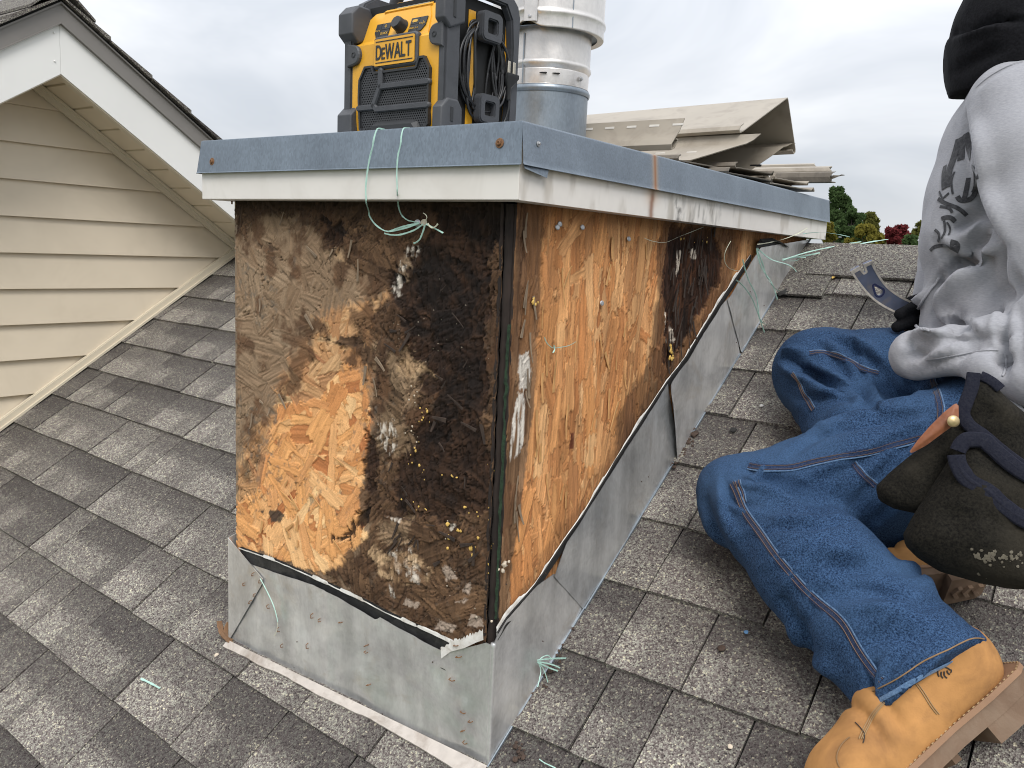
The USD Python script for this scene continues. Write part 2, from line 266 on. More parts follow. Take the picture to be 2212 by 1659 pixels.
RIDGE_Y = 1.240; WX = -2.05                       # ridge line; gable wall plane
roof = UsdGeom.Xform.Define(stage, '/World/main_roof'); tag(roof, kind='structure')
def deck(x0, x1):
    a, b, c = roofp(x0, -3.2, -0.004), roofp(x0, RIDGE_Y, -0.004), None
    pr = np.array([[a[1], a[2]], [b[1], b[2]], [RIDGE_Y * 2 + 3.2, a[2]], [RIDGE_Y * 2 + 3.2, a[2] - 0.15], [b[1], b[2] - 0.15], [a[1], a[2] - 0.15]])
    return plate(Polygon(pr), x1 - x0, lambda y, z, t: (x0 + t, y, z))
obj('roof_deck', deck(-6.0, 4.2), 'roof_underlay', roof)
obj('house_wall', box(-5.7, 3.9, -2.9, 5.4, GZ, -2.15), 'beige_vinyl', roof)
rs = random.Random(7)
def course_y(k, x):
    r = 0.1755 + 0.1257 * k; l = 0.2496 + 0.1167 * k
    t = np.clip(-x / 2.05, -0.0, 1.2); return r + (l - r) * t
def shingle(x0, x1, k, raise_, jig, top_h=None):
    n = 6; xs = np.linspace(x0, x1, n); yl = course_y(k, xs) + jig; yh = np.minimum(course_y(k + 1, xs) + 0.03, RIDGE_Y)
    lo = 0.0085 + raise_; lift = np.array([rs.uniform(0, 0.0012) for _ in range(n)])
    rows = []
    for yy, hh in ((yl, np.full(n, 0.0022)), (yl, lo + lift), (yl + 0.35 * (yh - yl), np.full(n, lo * 0.78)), (yh, np.full(n, 0.0012))):
        rows.append(np.stack([xs, yy, SL * yy], -1) + RN * hh[:, None])
    v = np.concatenate(rows); f = []
    for r in range(3):
        for i in range(n - 1):
            a = r * n + i; f += [(a, a + 1, a + 1 + n), (a, a + 1 + n, a + n)]
    for e in (0, n - 1):
        q = [e, n + e, 2 * n + e, 3 * n + e]; t = [(q[0], q[1], q[2]), (q[0], q[2], q[3])]; f += [(a, c, b) for a, b, c in t] if e else t
    ylm = np.concatenate([yl, yl, yl + .35 * (yh - yl), yh]); yb = np.tile(yl, 4); ye = np.tile(course_y(k + 1, xs), 4)
    uv = np.c_[np.tile((xs - x0) / (x1 - x0), 4), (ylm - yb) / np.maximum(ye - yb, 1e-3)]
    return trimesh.Trimesh(v, np.array(f), process=False), uv
def vis(p):
    r = np.asarray(p) - CAM; z = r @ FWD
    return z > 0.2 and abs(r @ RIGHT) / z * FOC < PW / 2 + 60 and abs(r @ DOWN) / z * FOC < PH / 2 + 60
tabs = []
for k in range(-14, 9):
    x = -2.05 - rs.uniform(0, 0.2); up = rs.random() < 0.5
    while x < 4.0:
        w = rs.choice([0.10, 0.135, 0.15, 0.165, 0.175, 0.19, 0.205, 0.235]) * rs.uniform(0.93, 1.07); c = x + w / 2; y = course_y(k, c) + 0.06
        if y < RIDGE_Y: tabs.append((x + 0.0016, x + w - 0.0016, k, 0.0022 if up else 0.0, rs.uniform(-0.0012, 0.0012), np.array([c, y, SL * y])))
        x += w; up = not up if rs.random() < 0.85 else up
def hidden(p): return -0.56 < p[0] < -0.03 and 0.0 < p[1] < 1.3
seen = [t for t in tabs if vis(t[5]) and not hidden(t[5]) and t[5][0] > -2.1]
seen.sort(key=lambda t: np.linalg.norm(t[5] - CAM)); rest, uvs, nv = [], [], 0
keep = set(id(t) for t in seen[:300])
for t in tabs:
    m, uv = shingle(*t[:5])
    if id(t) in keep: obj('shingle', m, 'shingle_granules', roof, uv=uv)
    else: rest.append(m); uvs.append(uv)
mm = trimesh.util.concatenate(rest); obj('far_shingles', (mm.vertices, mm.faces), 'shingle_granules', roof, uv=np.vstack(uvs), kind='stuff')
# ridge caps: dark bent pieces overlapping along the ridge
def ridge_cap(x0, x1, drop, h):
    rows = []
    for yy, hh in ((RIDGE_Y - drop, h), (RIDGE_Y - drop, h + 0.006), (RIDGE_Y - 0.03, h + 0.004), (RIDGE_Y - 0.008, h + 0.003)):
        rows.append(roofp(0, yy, hh))
    rows += [np.array([r[0], 2 * RIDGE_Y - r[1], r[2]]) for r in rows[::-1]]
    rows = np.array(rows); n = 5; xs = np.linspace(x0, x1, n); v = np.concatenate([np.c_[xs, np.full(n, r[1]) + [rs.uniform(-.0015, .0015) for _ in xs], np.full(n, r[2])] for r in rows])
    f = []
    R_ = len(rows)
    for r in range(R_ - 1):
        for i in range(n - 1):
            a = r * n + i; f += [(a, a + 1, a + 1 + n), (a, a + 1 + n, a + n)]
    cap = list(range(0, R_ * n, n))
    for e in (0, n - 1):
        for i in range(1, R_ - 1): f.append((cap[0] + e, cap[i] + e, cap[i + 1] + e) if not e else (cap[0] + e, cap[i + 1] + e, cap[i] + e))
    uv = np.c_[np.tile(xs, R_), np.repeat(np.linspace(0, 0.4, R_), n)]
    return trimesh.Trimesh(v, f, process=False), uv
xr = -1.95; i = 0
while xr < 3.6:
    w = 0.27 if i % 2 else 0.30
    m, uv = ridge_cap(xr, xr + w + 0.06, (0.125, 0.135, 0.20, 0.13)[i % 4], 0.009 + 0.003 * (i % 2)); obj('ridge_cap', m, 'ridge_granules', roof, uv=uv); xr += w; i += 1

# ================================================================ the gable of the wing on the left
gab = thing('gable_house', 'beige vinyl sided gable wing with white rake boards at the left edge', 'house')
PK = np.array([0.336, 1.190]); GS = 0.644; FX = -1.85
def under_rake(y): return PK[1] - GS * abs(y - PK[0])
yx = (PK[1] + 0.02 + GS * PK[0] + 0.05) / (GS + SL); wall_poly = Polygon([(PK[0], PK[1] + 0.02), (yx, SL * yx - 0.05), (-1.6, -1.6 * SL - 0.05), (-1.6, under_rake(-1.6) + 0.02)])
obj('wall', plate(Polygon([(PK[0], PK[1]), (2.2, under_rake(2.2)), (2.2, GZ), (-2.0, GZ), (-2.0, under_rake(-2.0))]), 3.0, lambda y, z, t: (WX - 0.014 - t, y, z)), 'beige_vinyl', gab)
EXPO = 0.1083; z0 = (3.4035 - 2.2711) * 0.6          # a lower edge of a siding course
k0 = int((z0 + 1.3) / EXPO)
for k in range(-k0, 7):
    zb = z0 + k * EXPO; band = sbox(-3, zb, 3, zb + EXPO - 0.0004).intersection(wall_poly)
    if band.is_empty or band.area < 1e-4: continue
    e = plate(band, 0.02, lambda y, z, t: (t, y, z)); v = e.vertices; front = v[:, 0] > 0.01; fr = np.clip((v[:, 2] - zb) / EXPO, 0, 1)
    v[:, 0] = np.where(front, WX + 0.013 * (1 - fr) ** 0.8 - 0.002, WX - 0.013); obj('siding_board', trimesh.Trimesh(v, e.faces, process=False), 'beige_vinyl', gab)
def rake_strip(h0, h1, x0, x1, ya, yb):
    """a strip that follows the gable slope: h above the soffit line, x out from the wall"""
    pts = [(ya, under_rake(ya) + h0), (yb, under_rake(yb) + h0), (yb, under_rake(yb) + h1), (ya, under_rake(ya) + h1)]
    if ya > PK[0] - 1e-6 or yb < PK[0] + 1e-6: poly = Polygon(pts)
    else: poly = Polygon([(ya, under_rake(ya) + h0), (PK[0], PK[1] + h0), (yb, under_rake(yb) + h0), (yb, under_rake(yb) + h1), (PK[0], PK[1] + h1), (ya, under_rake(ya) + h1)])
    return plate(poly, x1 - x0, lambda y, z, t: (x0 + t, y, z))
YE, YW = 1.72, -1.7
FH = 0.143
obj('rake_board', rake_strip(0, FH, FX - 0.02, FX, PK[0] + 0.0004, YE), 'white_fascia', gab); obj('rake_board', rake_strip(0, FH, FX - 0.02, FX, YW, PK[0] - 0.0004), 'white_fascia', gab)
obj('drip_edge', [rake_strip(FH - 0.004, FH + 0.045, FX - 0.022, FX + 0.009, YW, YE), rake_strip(FH + 0.045, FH + 0.050, FX - 0.06, FX + 0.016, YW, YE), rake_strip(FH - 0.008, FH - 0.004, FX - 0.015, FX + 0.012, YW, YE)], 'drip_edge', gab)
obj('soffit_lip', rake_strip(-0.004, 0.0, FX - 0.03, FX - 0.004, YW, YE), 'beige_trim', gab)
sy = [0.372 + 0.0815 * i for i in range(17)]
for a, b in list(zip(sy[:-1], sy[1:])) + [(PK[0], sy[0])]:
    obj('soffit_panel', [rake_strip(0.006, 0.012, WX + 0.002, FX - 0.021, a + 0.0035, b - 0.0035), rake_strip(0.011, 0.018, WX + 0.002, FX - 0.021, a - 0.003, b + 0.003)], 'beige_vinyl', gab)
for i in range(14):
    b = PK[0] - 0.0815 * i; obj('soffit_panel', [rake_strip(0.006, 0.012, WX + 0.002, FX - 0.021, b - 0.078, b - 0.0035), rake_strip(0.011, 0.018, WX + 0.002, FX - 0.021, b - 0.082, b)], 'beige_vinyl', gab)
obj('frieze_trim', [rake_strip(-0.022, 0.004, WX + 0.012, WX + 0.024, YW, YE), rake_strip(-0.003, 0.004, WX + 0.024, WX + 0.036, YW, YE)], 'beige_trim', gab)
# channel where the siding meets the shingles
def chan(h0, h1, x0, x1):
    a, b = -1.4, 1.72; return plate(Polygon([(a, SL * a + h0), (b, SL * b + h0), (b, SL * b + h1), (a, SL * a + h1)]), x1 - x0, lambda y, z, t: (x0 + t, y, z))
obj('base_channel', [chan(0.020, 0.040, WX + 0.008, WX + 0.019), chan(0.012, 0.020, WX + 0.008, WX + 0.026), chan(0.040, 0.043, WX + 0.006, WX + 0.016)], 'beige_trim', gab)
obj('wing_roof', [rake_strip(FH + 0.050, FH + 0.058, -5.0, FX + 0.010, YW, YE)], 'roof_underlay', gab)
# its shingles, seen edge on along the rake
for sgn in (1, -1):
    y = 0.0; n = 0
    while y < 1.4:
        a, b = PK[0] + sgn * y, PK[0] + sgn * (y + 0.136); lo, hi = min(a, b), max(a, b); o = 0.022 + rs.uniform(-0.003, 0.008)
        st = plate(Polygon([(a, under_rake(a) + FH + 0.058), (b, under_rake(b) + FH + 0.058), (b, under_rake(b) + FH + 0.072), (a, under_rake(a) + FH + 0.0625)]), 1.4, lambda yy, z, t: (FX + o - t, yy, z))
        obj('edge_shingle', (st.vertices, st.faces), 'ridge_granules', gab, uv=np.c_[st.vertices[:, 0] + n, np.full(len(st.vertices), 0.3)]); y += 0.13; n += 1
cp = [np.array([FX + 0.03 - t, PK[0] + s_ * 0.09, under_rake(PK[0] + 0.09) + FH + z_]) for t in (0, 1.5) for s_, z_ in ((-1, 0.071), (0, 0.147), (1, 0.071), (1, 0.078), (0, 0.156), (-1, 0.078))]
v = np.array(cp); v[[1, 7], 2] -= 0.0; f = []
for j in range(6): f += [(j, (j + 1) % 6, 6 + (j + 1) % 6), (j, 6 + (j + 1) % 6, 6 + j)]
f += [(0, 5, 4), (0, 4, 1), (1, 4, 3), (1, 3, 2), (6, 7, 10), (6, 10, 11), (7, 8, 9), (7, 9, 10)]
rc = trimesh.Trimesh(v, f, process=False); rc.fix_normals(); obj('wing_ridge_cap', (rc.vertices, rc.faces), 'ridge_granules', gab, uv=np.c_[rc.vertices[:, 0], rc.vertices[:, 1] * 0 + 0.3])
for p in onX([(116, 70), (118, 132)], FX + 0.001): obj('nail_head', lathe([(0, 0), (0.003, 0.0), (0.002, 0.0015), (0, 0.002)], 8) .apply_transform(trimesh.transformations.rotation_matrix(math.pi / 2, [0, 1, 0])).apply_translation(p), 'white_fascia', gab)

# ================================================================ the stripped chimney chase
W_, DEP = 0.600, 1.265
HF0, HC0, HC1 = 0.815, 0.858, 0.9137; EF, EC, ET = 0.0382, 0.0442, 0.0385
ch = thing('chimney_chase', 'stripped wooden chimney box with rotten strand board and grey metal cap', 'chimney')

def blob(shape, ext, polys, proj, soft, amp, sc, seed, extra=0):
    """0..1 mask of hand drawn areas, edges frayed by noise. shape (nx, nz) over ext (x0, x1, z0, z1)"""
    nx, nz = shape; x0, x1, z0_, z1 = ext; im = Image.new('L', (nx, nz), 0); dr = ImageDraw.Draw(im)
    for p in polys:
        q = proj(p); dr.polygon([((a - x0) / (x1 - x0) * nx, (b - z0_) / (z1 - z0_) * nz) for a, b in q], fill=255)
    on_ = np.asarray(im).T > 127; px = (x1 - x0) / nx
    sd = (ndimage.distance_transform_edt(on_) - ndimage.distance_transform_edt(~on_)) * px
    X, Z = np.meshgrid(np.linspace(x0, x1, nx), np.linspace(z0_, z1, nz), indexing='ij')
    return smoothstep(-soft, soft, sd + (fbm(X, Z, sc, seed, 5) - 0.5) * 2 * amp + (fbm(X, Z, sc * 6, seed + 50, 3) - 0.5) * amp + extra)
def flakes(nx, nz, px, seed, count, angle, lens, wids):
    """lays wood strands one over another; returns per pixel: strand lot, fibre streak, height, edge darkness (gap shade kept as colour)"""
    r = np.random.default_rng(seed); lot = np.full((nx, nz), 0.5); fib = np.zeros((nx, nz)); hgt = np.zeros((nx, nz)); edge = np.zeros((nx, nz)); wild = np.zeros((nx, nz))
    streak = ndimage.gaussian_filter(r.standard_normal((700, 500)), (9, 0.7)); streak /= streak.std()
    for i in range(count):
        L, w = r.uniform(*lens) / px, r.uniform(*wids) / px; th = angle(r); cx, cz = r.uniform(0, nx), r.uniform(0, nz)
        if r.random() < 0.3: w *= 0.35; L *= 0.8
        c, s = math.cos(th), math.sin(th); ex, ez = (abs(c) * L + abs(s) * w) / 2 + 2, (abs(s) * L + abs(c) * w) / 2 + 2
        i0, i1, j0, j1 = max(int(cx - ex), 0), min(int(cx + ex) + 1, nx), max(int(cz - ez), 0), min(int(cz + ez) + 1, nz)
        if i1 <= i0 or j1 <= j0: continue
        A, B = np.meshgrid(np.arange(i0, i1) - cx, np.arange(j0, j1) - cz, indexing='ij'); u, v = A * c + B * s, -A * s + B * c
        skew = r.uniform(-0.5, 0.5); tap = r.uniform(-0.3, 0.3); ph = r.uniform(0, 6, 2)
        hw = w / 2 * (1 + tap * u / (L / 2)) + 0.8 * np.sin(u * 0.17 + ph[0]) + 0.5 * np.sin(u * 0.43 + ph[1]); hl = L / 2 + skew * v + 1.5 * np.sin(v * 0.9 + ph[0])
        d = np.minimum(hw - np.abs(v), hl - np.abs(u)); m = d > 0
        if not m.any(): continue
        sl = (slice(i0, i1), slice(j0, j1)); a, b = r.integers(0, 400), r.integers(0, 300)
        st = streak[(a + (u - u.min()).astype(int)) % 700, (b + ((v - v.min()) * 1.0).astype(int)) % 500]
        tilt = r.uniform(-1, 1) * u / L * 0.0006 + r.uniform(-1, 1) * v / w * 0.0006; h0 = r.uniform(0.0, 0.0022)
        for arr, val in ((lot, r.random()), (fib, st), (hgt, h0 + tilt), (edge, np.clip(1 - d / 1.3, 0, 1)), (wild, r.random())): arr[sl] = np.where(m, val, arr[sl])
    return lot, fib, hgt, edge, wild
def pal(lot, cols):
    cols = np.array([srgb(*c) for c in cols]); i = lot * (len(cols) - 1); k = np.clip(i.astype(int), 0, len(cols) - 2); return cols[k] + (cols[k + 1] - cols[k]) * (i - k)[..., None]
def mixc(a, b, t): return a + (np.asarray(b) - a) * np.asarray(t)[..., None]
FRESH = [(176, 112, 68), (208, 146, 90), (222, 163, 104), (216, 155, 97), (230, 178, 122), (200, 136, 84), (226, 170, 114), (236, 192, 138)]
GREY = [(126, 102, 79), (138, 115, 91), (132, 109, 86), (146, 124, 100), (128, 104, 81), (140, 117, 93)]
BROWN = [(66, 46, 32), (92, 66, 46), (78, 54, 37), (104, 76, 54), (60, 42, 30)]
FBROWN = [(58, 41, 29), (84, 62, 44), (72, 53, 38), (104, 79, 57), (64, 47, 34), (122, 94, 68)]
ROT = [(36, 26, 20), (56, 40, 30), (46, 32, 25), (72, 50, 36), (32, 24, 20), (64, 44, 30), (82, 58, 40)]

# ---- front panel, plane y = 0
PXF = 0.0016; ext = (-W_, -0.012, 0.0, HF0 + 0.005); nx, nz = int((ext[1] - ext[0]) / PXF), int((ext[3] - ext[2]) / PXF)
pj = lambda p: onY(p, 0.0)[:, [0, 2]]
lot, fib, hgt, edge, wild = flakes(nx, nz, PXF, 3, 1250, lambda r: r.uniform(-math.pi / 2, math.pi / 2) if r.random() < 0.55 else r.normal(0.75 if r.random() < .6 else -0.5, 0.35), (0.045, 0.125), (0.010, 0.042))
X, Z = np.meshgrid(np.linspace(ext[0], ext[1], nx), np.linspace(ext[2], ext[3], nz), indexing='ij')
B_ = lambda polys, soft, amp, sc, seed: blob((nx, nz), ext, polys, pj, soft * 0.45, amp, sc, seed, (wild - 0.5) * 0.8 * amp + 0.12 * amp * fib)
fresh = pal(lot, FRESH) * (1 + 0.09 * fib)[..., None]; grey = pal(lot, GREY) * (1 + 0.10 * fib)[..., None]; brown = pal(np.clip(0.45 * wild + 0.55 * fbm(X, Z, 18, 33, 4), 0, 1), FBROWN) * (1 + 0.2 * fib)[..., None]; rot = pal(np.clip(0.25 * wild + 0.75 * fbm(X, Z, 34, 32, 5), 0, 1), ROT) * (1 + 0.22 * fib)[..., None]
m_tan = B_([[(520, 1000), (600, 860), (640, 760), (690, 690), (830, 640), (850, 700), (800, 800), (810, 920), (700, 900), (600, 900), (560, 1180), (500, 1180)]], 0.03, 0.03, 14, 1)
m_fresh = B_([[(602, 872), (690, 858), (730, 800), (775, 790), (796, 830), (802, 900), (792, 1000), (780, 1075), (796, 1165), (745, 1225), (715, 1245), (640, 1222), (515, 1180), (516, 1095), (560, 1050), (590, 960)]], 0.006, 0.016, 22, 2)
m_brown = B_([[(505, 425), (1120, 425), (1110, 520), (1000, 520), (880, 560), (870, 640), (800, 640), (760, 560), (700, 520), (640, 470), (560, 478), (505, 520)], [(800, 690), (870, 600), (1110, 470), (1058, 1420), (780, 1300), (715, 1238), (778, 1180), (800, 1150), (786, 1080), (806, 930), (812, 820), (800, 770)], [(740, 740), (770, 720), (820, 770), (800, 790)], [(690, 470), (740, 470), (745, 540), (700, 540)]], 0.016, 0.02, 20, 3)
m_rot = B_([[(940, 452), (1112, 440), (1100, 505), (1060, 520), (960, 505)], [(905, 520), (960, 500), (1062, 500), (1066, 560), (1070, 680), (1056, 740), (1056, 850), (1040, 905), (1060, 990), (1050, 1090), (960, 1120), (900, 1100), (866, 1120), (842, 1062), (880, 930), (940, 880), (884, 800), (862, 690), (848, 640), (866, 585)], [(790, 925), (808, 950), (816, 1090), (778, 1135), (790, 1020)], [(722, 1162), (775, 1100), (806, 1110), (764, 1180)], [(700, 475), (738, 475), (748, 520), (722, 545), (700, 520)]], 0.008, 0.024, 24, 4)
m_rot2 = B_([[(1000, 470), (1090, 455), (1088, 520), (1010, 520)], [(870, 600), (930, 560), (1000, 560), (1040, 640), (1030, 720), (960, 760), (890, 720)], [(960, 780), (1040, 760), (1030, 860), (960, 900)], [(1040, 590), (1060, 590), (1060, 640), (1040, 640)], [(900, 940), (960, 920), (950, 1000), (890, 1010)]], 0.012, 0.02, 24, 5)
col = mixc(grey, fresh, np.clip(0.50 * m_tan + m_fresh, 0, 1)); col = mixc(col, brown, m_brown * (0.55 + 0.45 * np.clip(m_brown, 0, 1))); col = mixc(col, rot * 0.58, np.clip(m_rot * 0.95, 0, 1)); col = mixc(col, srgb(20, 15, 13), 0.8 * m_rot2 * smoothstep(0.35, 0.55, fbm(X, Z, 40, 17, 4)))
m_mid = B_([[(812, 760), (882, 750), (905, 840), (884, 960), (842, 1010), (814, 960), (818, 860)], [(826, 1130), (880, 1120), (890, 1180), (840, 1180)]], 0.012, 0.024, 26, 10); col = mixc(col, pal(lot, [(112, 92, 70), (146, 122, 96), (96, 76, 56), (130, 106, 82)]) * (1 + 0.25 * fib)[..., None], 0.8 * m_mid)
# brown water marks and grey mildew specks
n1 = fbm(X, Z, 30, 11, 5); n2 = fbm(X, Z, 130, 12, 4); up = smoothstep(0.10, 0.42, Z) * (1 - m_fresh)
col = mixc(col, pal(lot, BROWN), 0.85 * smoothstep(0.50, 0.64, n1) * up * (1 - m_rot)); col = mixc(col, srgb(96, 92, 84), 0.55 * smoothstep(0.56, 0.70, n2) * smoothstep(0.45, 0.6, fbm(X, Z, 9, 13)) * (1 - m_rot) * (1 - 0.6 * m_brown))
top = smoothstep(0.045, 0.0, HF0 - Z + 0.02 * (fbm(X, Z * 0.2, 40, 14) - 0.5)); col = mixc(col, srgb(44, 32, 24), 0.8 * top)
sm = B_([[(583, 1105), (600, 1098), (616, 1112), (606, 1130), (588, 1128)], [(560, 1105), (572, 1100), (570, 1112)]], 0.006, 0.008, 80, 6); col = mixc(col, srgb(58, 54, 48), 0.9 * sm)
# bleached and mouldy fibres
strk = ndimage.gaussian_filter(np.random.default_rng(9).standard_normal((nx, nz)), (0.8, 4)); strk /= strk.std()
mw = B_([[(868, 560), (890, 530), (902, 545), (880, 570), (868, 600), (856, 640), (848, 630)], [(815, 910), (850, 905), (862, 960), (846, 985), (818, 960)], [(838, 1185), (880, 1180), (924, 1240), (905, 1262), (846, 1215)], [(828, 1262), (846, 1250), (850, 1285)], [(840, 1115), (866, 1120), (862, 1132)], [(972, 1130), (985, 1135), (980, 1142)]], 0.006, 0.010, 60, 7) * smoothstep(-0.6, 0.9, strk)
col = mixc(col, srgb(214, 204, 190), 0.85 * mw * smoothstep(0.38, 0.56, fbm(X, Z, 110, 18, 4)))
mt = B_([[(880, 770), (915, 790), (950, 820), (900, 830), (860, 800)], [(800, 1190), (870, 1180), (930, 1225), (900, 1262), (820, 1240)], [(872, 1215), (930, 1230), (920, 1258), (880, 1245)], [(720, 530), (740, 540), (745, 568), (728, 560)]], 0.008, 0.012, 50, 8); col = mixc(col, pal(lot, [(150, 122, 92), (190, 160, 124), (128, 100, 72)]) * (1 + 0.3 * np.clip(strk, -1, 1))[..., None], 0.75 * mt * smoothstep(0.34, 0.58, fbm(X * 0.5, Z, 70, 27, 4)))
mp = B_([[(955, 1225), (975, 1225), (985, 1248), (965, 1252)], [(1002, 1260), (1015, 1258), (1012, 1280), (1000, 1278)], [(1020, 1325), (1040, 1330), (1046, 1352), (1010, 1350)], [(880, 1290), (905, 1300), (900, 1315), (870, 1305)], [(950, 1340), (985, 1350), (975, 1365), (940, 1360)], [(985, 1300), (1010, 1292), (1005, 1302)]], 0.004, 0.006, 90, 9); col = mixc(col, srgb(176, 158, 142), 0.75 * mp)
dots = np.random.default_rng(4); 
col = mixc(col, srgb(40, 28, 20), edge * np.clip(0.10 + 0.25 * m_fresh + 0.4 * m_brown, 0, 0.5))  # dark strand gaps, with their crevice shade painted into the board colour
crk = np.exp(-((fbm(X, Z, 38, 24, 4) - 0.5) / 0.008) ** 2) * smoothstep(0.42, 0.6, fbm(X, Z, 16, 25)) * (1 - 0.7 * m_fresh); crk = np.maximum(crk, np.exp(-((fbm(X, Z, 75, 26, 3) - 0.47) / 0.01) ** 2) * m_brown * 0.8); col = mixc(col, srgb(24, 17, 13), 0.75 * crk)
h = hgt * np.clip(0.22 + 0.6 * m_fresh + 0.7 * m_brown, 0, 1) - 0.0022 * crk + 0.0005 * np.clip(fib, -2, 2) * (1 - 0.5 * m_fresh) + m_brown * 0.002 * (fbm(X, Z, 45, 21) - 0.5) + np.maximum(m_rot, 0.5 * m_brown) * (0.011 * (fbm(X, Z, 22, 22, 5) - 0.55) + 0.0012 * strk) - 0.003 * m_rot - 0.0025 * m_rot2 
h = np.where((X - ext[0] < 0.006), h - 0.003 * fbm(X, Z, 150, 23), h)
v = np.stack([X, -0.0005 - h, Z], -1).reshape(-1, 3)
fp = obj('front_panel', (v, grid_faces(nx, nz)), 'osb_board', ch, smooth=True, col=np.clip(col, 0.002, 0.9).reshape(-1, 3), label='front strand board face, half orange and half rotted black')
obj('panel_edge', [box(-W_ - 0.0005, -W_ + 0.0115, 0.0009, 0.012, 0, HF0)], 'wood_grey', fp)
def curl(p, n, along, L, w, bend, lift):
    """a loose strand lifting off the board"""
    k = 7; t = np.linspace(0, 1, k); a = np.asarray(along, float); a /= np.linalg.norm(a); n = np.asarray(n, float)
    return ribbon(np.asarray(p) + a * (t * L)[:, None] + n * (lift * t ** bend)[:, None], w * (1 - 0.55 * t), np.tile(n - a * 0.3, (k, 1)), 0.0008)
rg = np.random.default_rng(12)
for nm, mt_, cnt, area in (('loose_strand', 'wood_rot', 34, [(830, 600), (1060, 600), (1050, 1250), (850, 1200)]), ('loose_strand', 'wood_grey', 14, [(530, 480), (850, 480), (800, 900), (530, 950)]), ('loose_strand', 'wood_fresh', 12, [(560, 1000), (780, 900), (740, 1200), (560, 1150)])):
    q = pj(area); 
    for _ in range(cnt):
        s_, t_ = rg.random(2); b = (q[0] * (1 - s_) + q[1] * s_) * (1 - t_) + (q[3] * (1 - s_) + q[2] * s_) * t_; a = rg.uniform(0, 6.28)
        obj(nm, curl((b[0], -0.003, b[1]), (0, -1, 0), (math.cos(a), 0, math.sin(a)), rg.uniform(0.012, 0.035), rg.uniform(0.002, 0.008), 2, rg.uniform(0.001, 0.005)), mt_, fp)
def lump(p, r, n, seed, flat=0.4):
    s_ = trimesh.creation.icosphere(1, 1.0); s_.vertices *= (1 + 1.1 * (meshkit.noise(s_.vertices * 2.3 + seed * 3.1, seed)[:, None] - 0.5)) * r
    nn = np.asarray(n, float); s_.vertices -= nn * ((s_.vertices @ nn) * (1 - flat))[:, None]; s_.apply_translation(p); return s_
fungi = True
lm = []
for a, b, cnt, rr in (((905, 870), (930, 930), 9, 0.0017), ((890, 1000), (1000, 1060), 8, 0.0011), ((960, 1130), (1030, 1215), 11, 0.0023), ((905, 950), (880, 1000), 7, 0.0014), ((1055, 1000), (1062, 1240), 10, 0.0009), ((1000, 1090), (1055, 1130), 7, 0.0014), ((870, 1080), (940, 1110), 6, 0.0012)):
    qa, qb = pj([a])[0], pj([b])[0]
    for i in range(cnt):
        t = rg.random(2); p = qa + (qb - qa) * (t if abs(qb - qa).min() > .02 else t[0]) + rg.normal(0, 0.004, 2); lm.append(lump((p[0], -0.0025, p[1]), rr * rg.uniform(0.5, 1.5), (0, -1, 0), i))
obj('yellow_fungus', lm, 'yellow_mould', fp, smooth=True, kind='stuff')
lm = []
for a, cnt, sp, rr in (((900, 870), 5, 0.02, 0.0012), ((955, 1140), 4, 0.03, 0.001), ((915, 680), 10, 0.06, 0.0006), ((960, 760), 12, 0.07, 0.0006), ((985, 1275), 4, 0.03, 0.0012), ((895, 930), 6, 0.02, 0.0012), ((1030, 1330), 4, 0.02, 0.0014)):
    q0 = pj([a])[0]
    for i in range(cnt):
        p = q0 + rg.normal(0, sp * 0.5, 2); lm.append(lump((p[0], -0.0025, p[1]), rr * rg.uniform(0.4, 1.5), (0, -1, 0), i + 90))
obj('pale_fungus', lm, 'pale_mould', fp, smooth=True, kind='stuff')

# ---- side panel, plane x = 0
PXS = 0.0017; ext = (0.009, DEP, 0.0, HF0 + 0.005); nx, nz = int((ext[1] - ext[0]) / PXS), int((ext[3] - ext[2]) / PXS)
pj2 = lambda p: onX(p, 0.0)[:, [1, 2]]
lot, fib, hgt, edge, wild = flakes(nx, nz, PXS, 5, 3600, lambda r: r.normal(math.pi / 2, 0.16) if r.random() < 0.82 else r.normal(math.pi / 2, 0.6), (0.05, 0.16), (0.009, 0.034))
X, Z = np.meshgrid(np.linspace(ext[0], ext[1], nx), np.linspace(ext[2], ext[3], nz), indexing='ij')
B_ = lambda polys, soft, amp, sc, seed: blob((nx, nz), ext, polys, pj2, soft * 0.5, amp, sc, seed, (wild - 0.5) * 0.6 * amp + 0.12 * amp * fib)
ORANGE = [(172, 114, 70), (208, 147, 92), (196, 131, 80), (218, 161, 106), (180, 120, 74), (213, 153, 98), (226, 174, 120), (204, 140, 88)]
fresh = pal(lot, ORANGE) * (1 + 0.12 * fib)[..., None]; pale = pal(lot, [(214, 160, 104), (232, 186, 134), (206, 148, 92)]) * (1 + 0.08 * fib)[..., None]
col = mixc(fresh, pale, (wild > 0.93) * 0.7); col = mixc(col, srgb(150, 116, 84), 0.35 * (wild < 0.14)); grey = pal(lot, [(96, 74, 54), (124, 98, 74), (84, 62, 46), (138, 112, 86)]) * (1 + 0.22 * fib)[..., None]; brown = pal(wild, BROWN) * (1 + 0.25 * fib)[..., None]; rot = pal(wild, ROT) * np.array([1.1, 0.92, 0.9]) * (1 + 0.4 * fib)[..., None]
m_strip = B_([[(1120, 440), (1168, 440), (1166, 640), (1158, 760), (1150, 900), (1122, 1100), (1096, 1330), (1050, 1400), (1080, 900)]], 0.006, 0.010, 30, 31)
m_br = B_([[(1120, 440), (1180, 440), (1175, 500), (1160, 520), (1152, 700), (1120, 760), (1100, 760)], [(1430, 470), (1590, 500), (1590, 580), (1530, 740), (1400, 900), (1330, 1010), (1330, 900), (1400, 780), (1424, 640), (1416, 560)]], 0.020, 0.022, 22, 32)
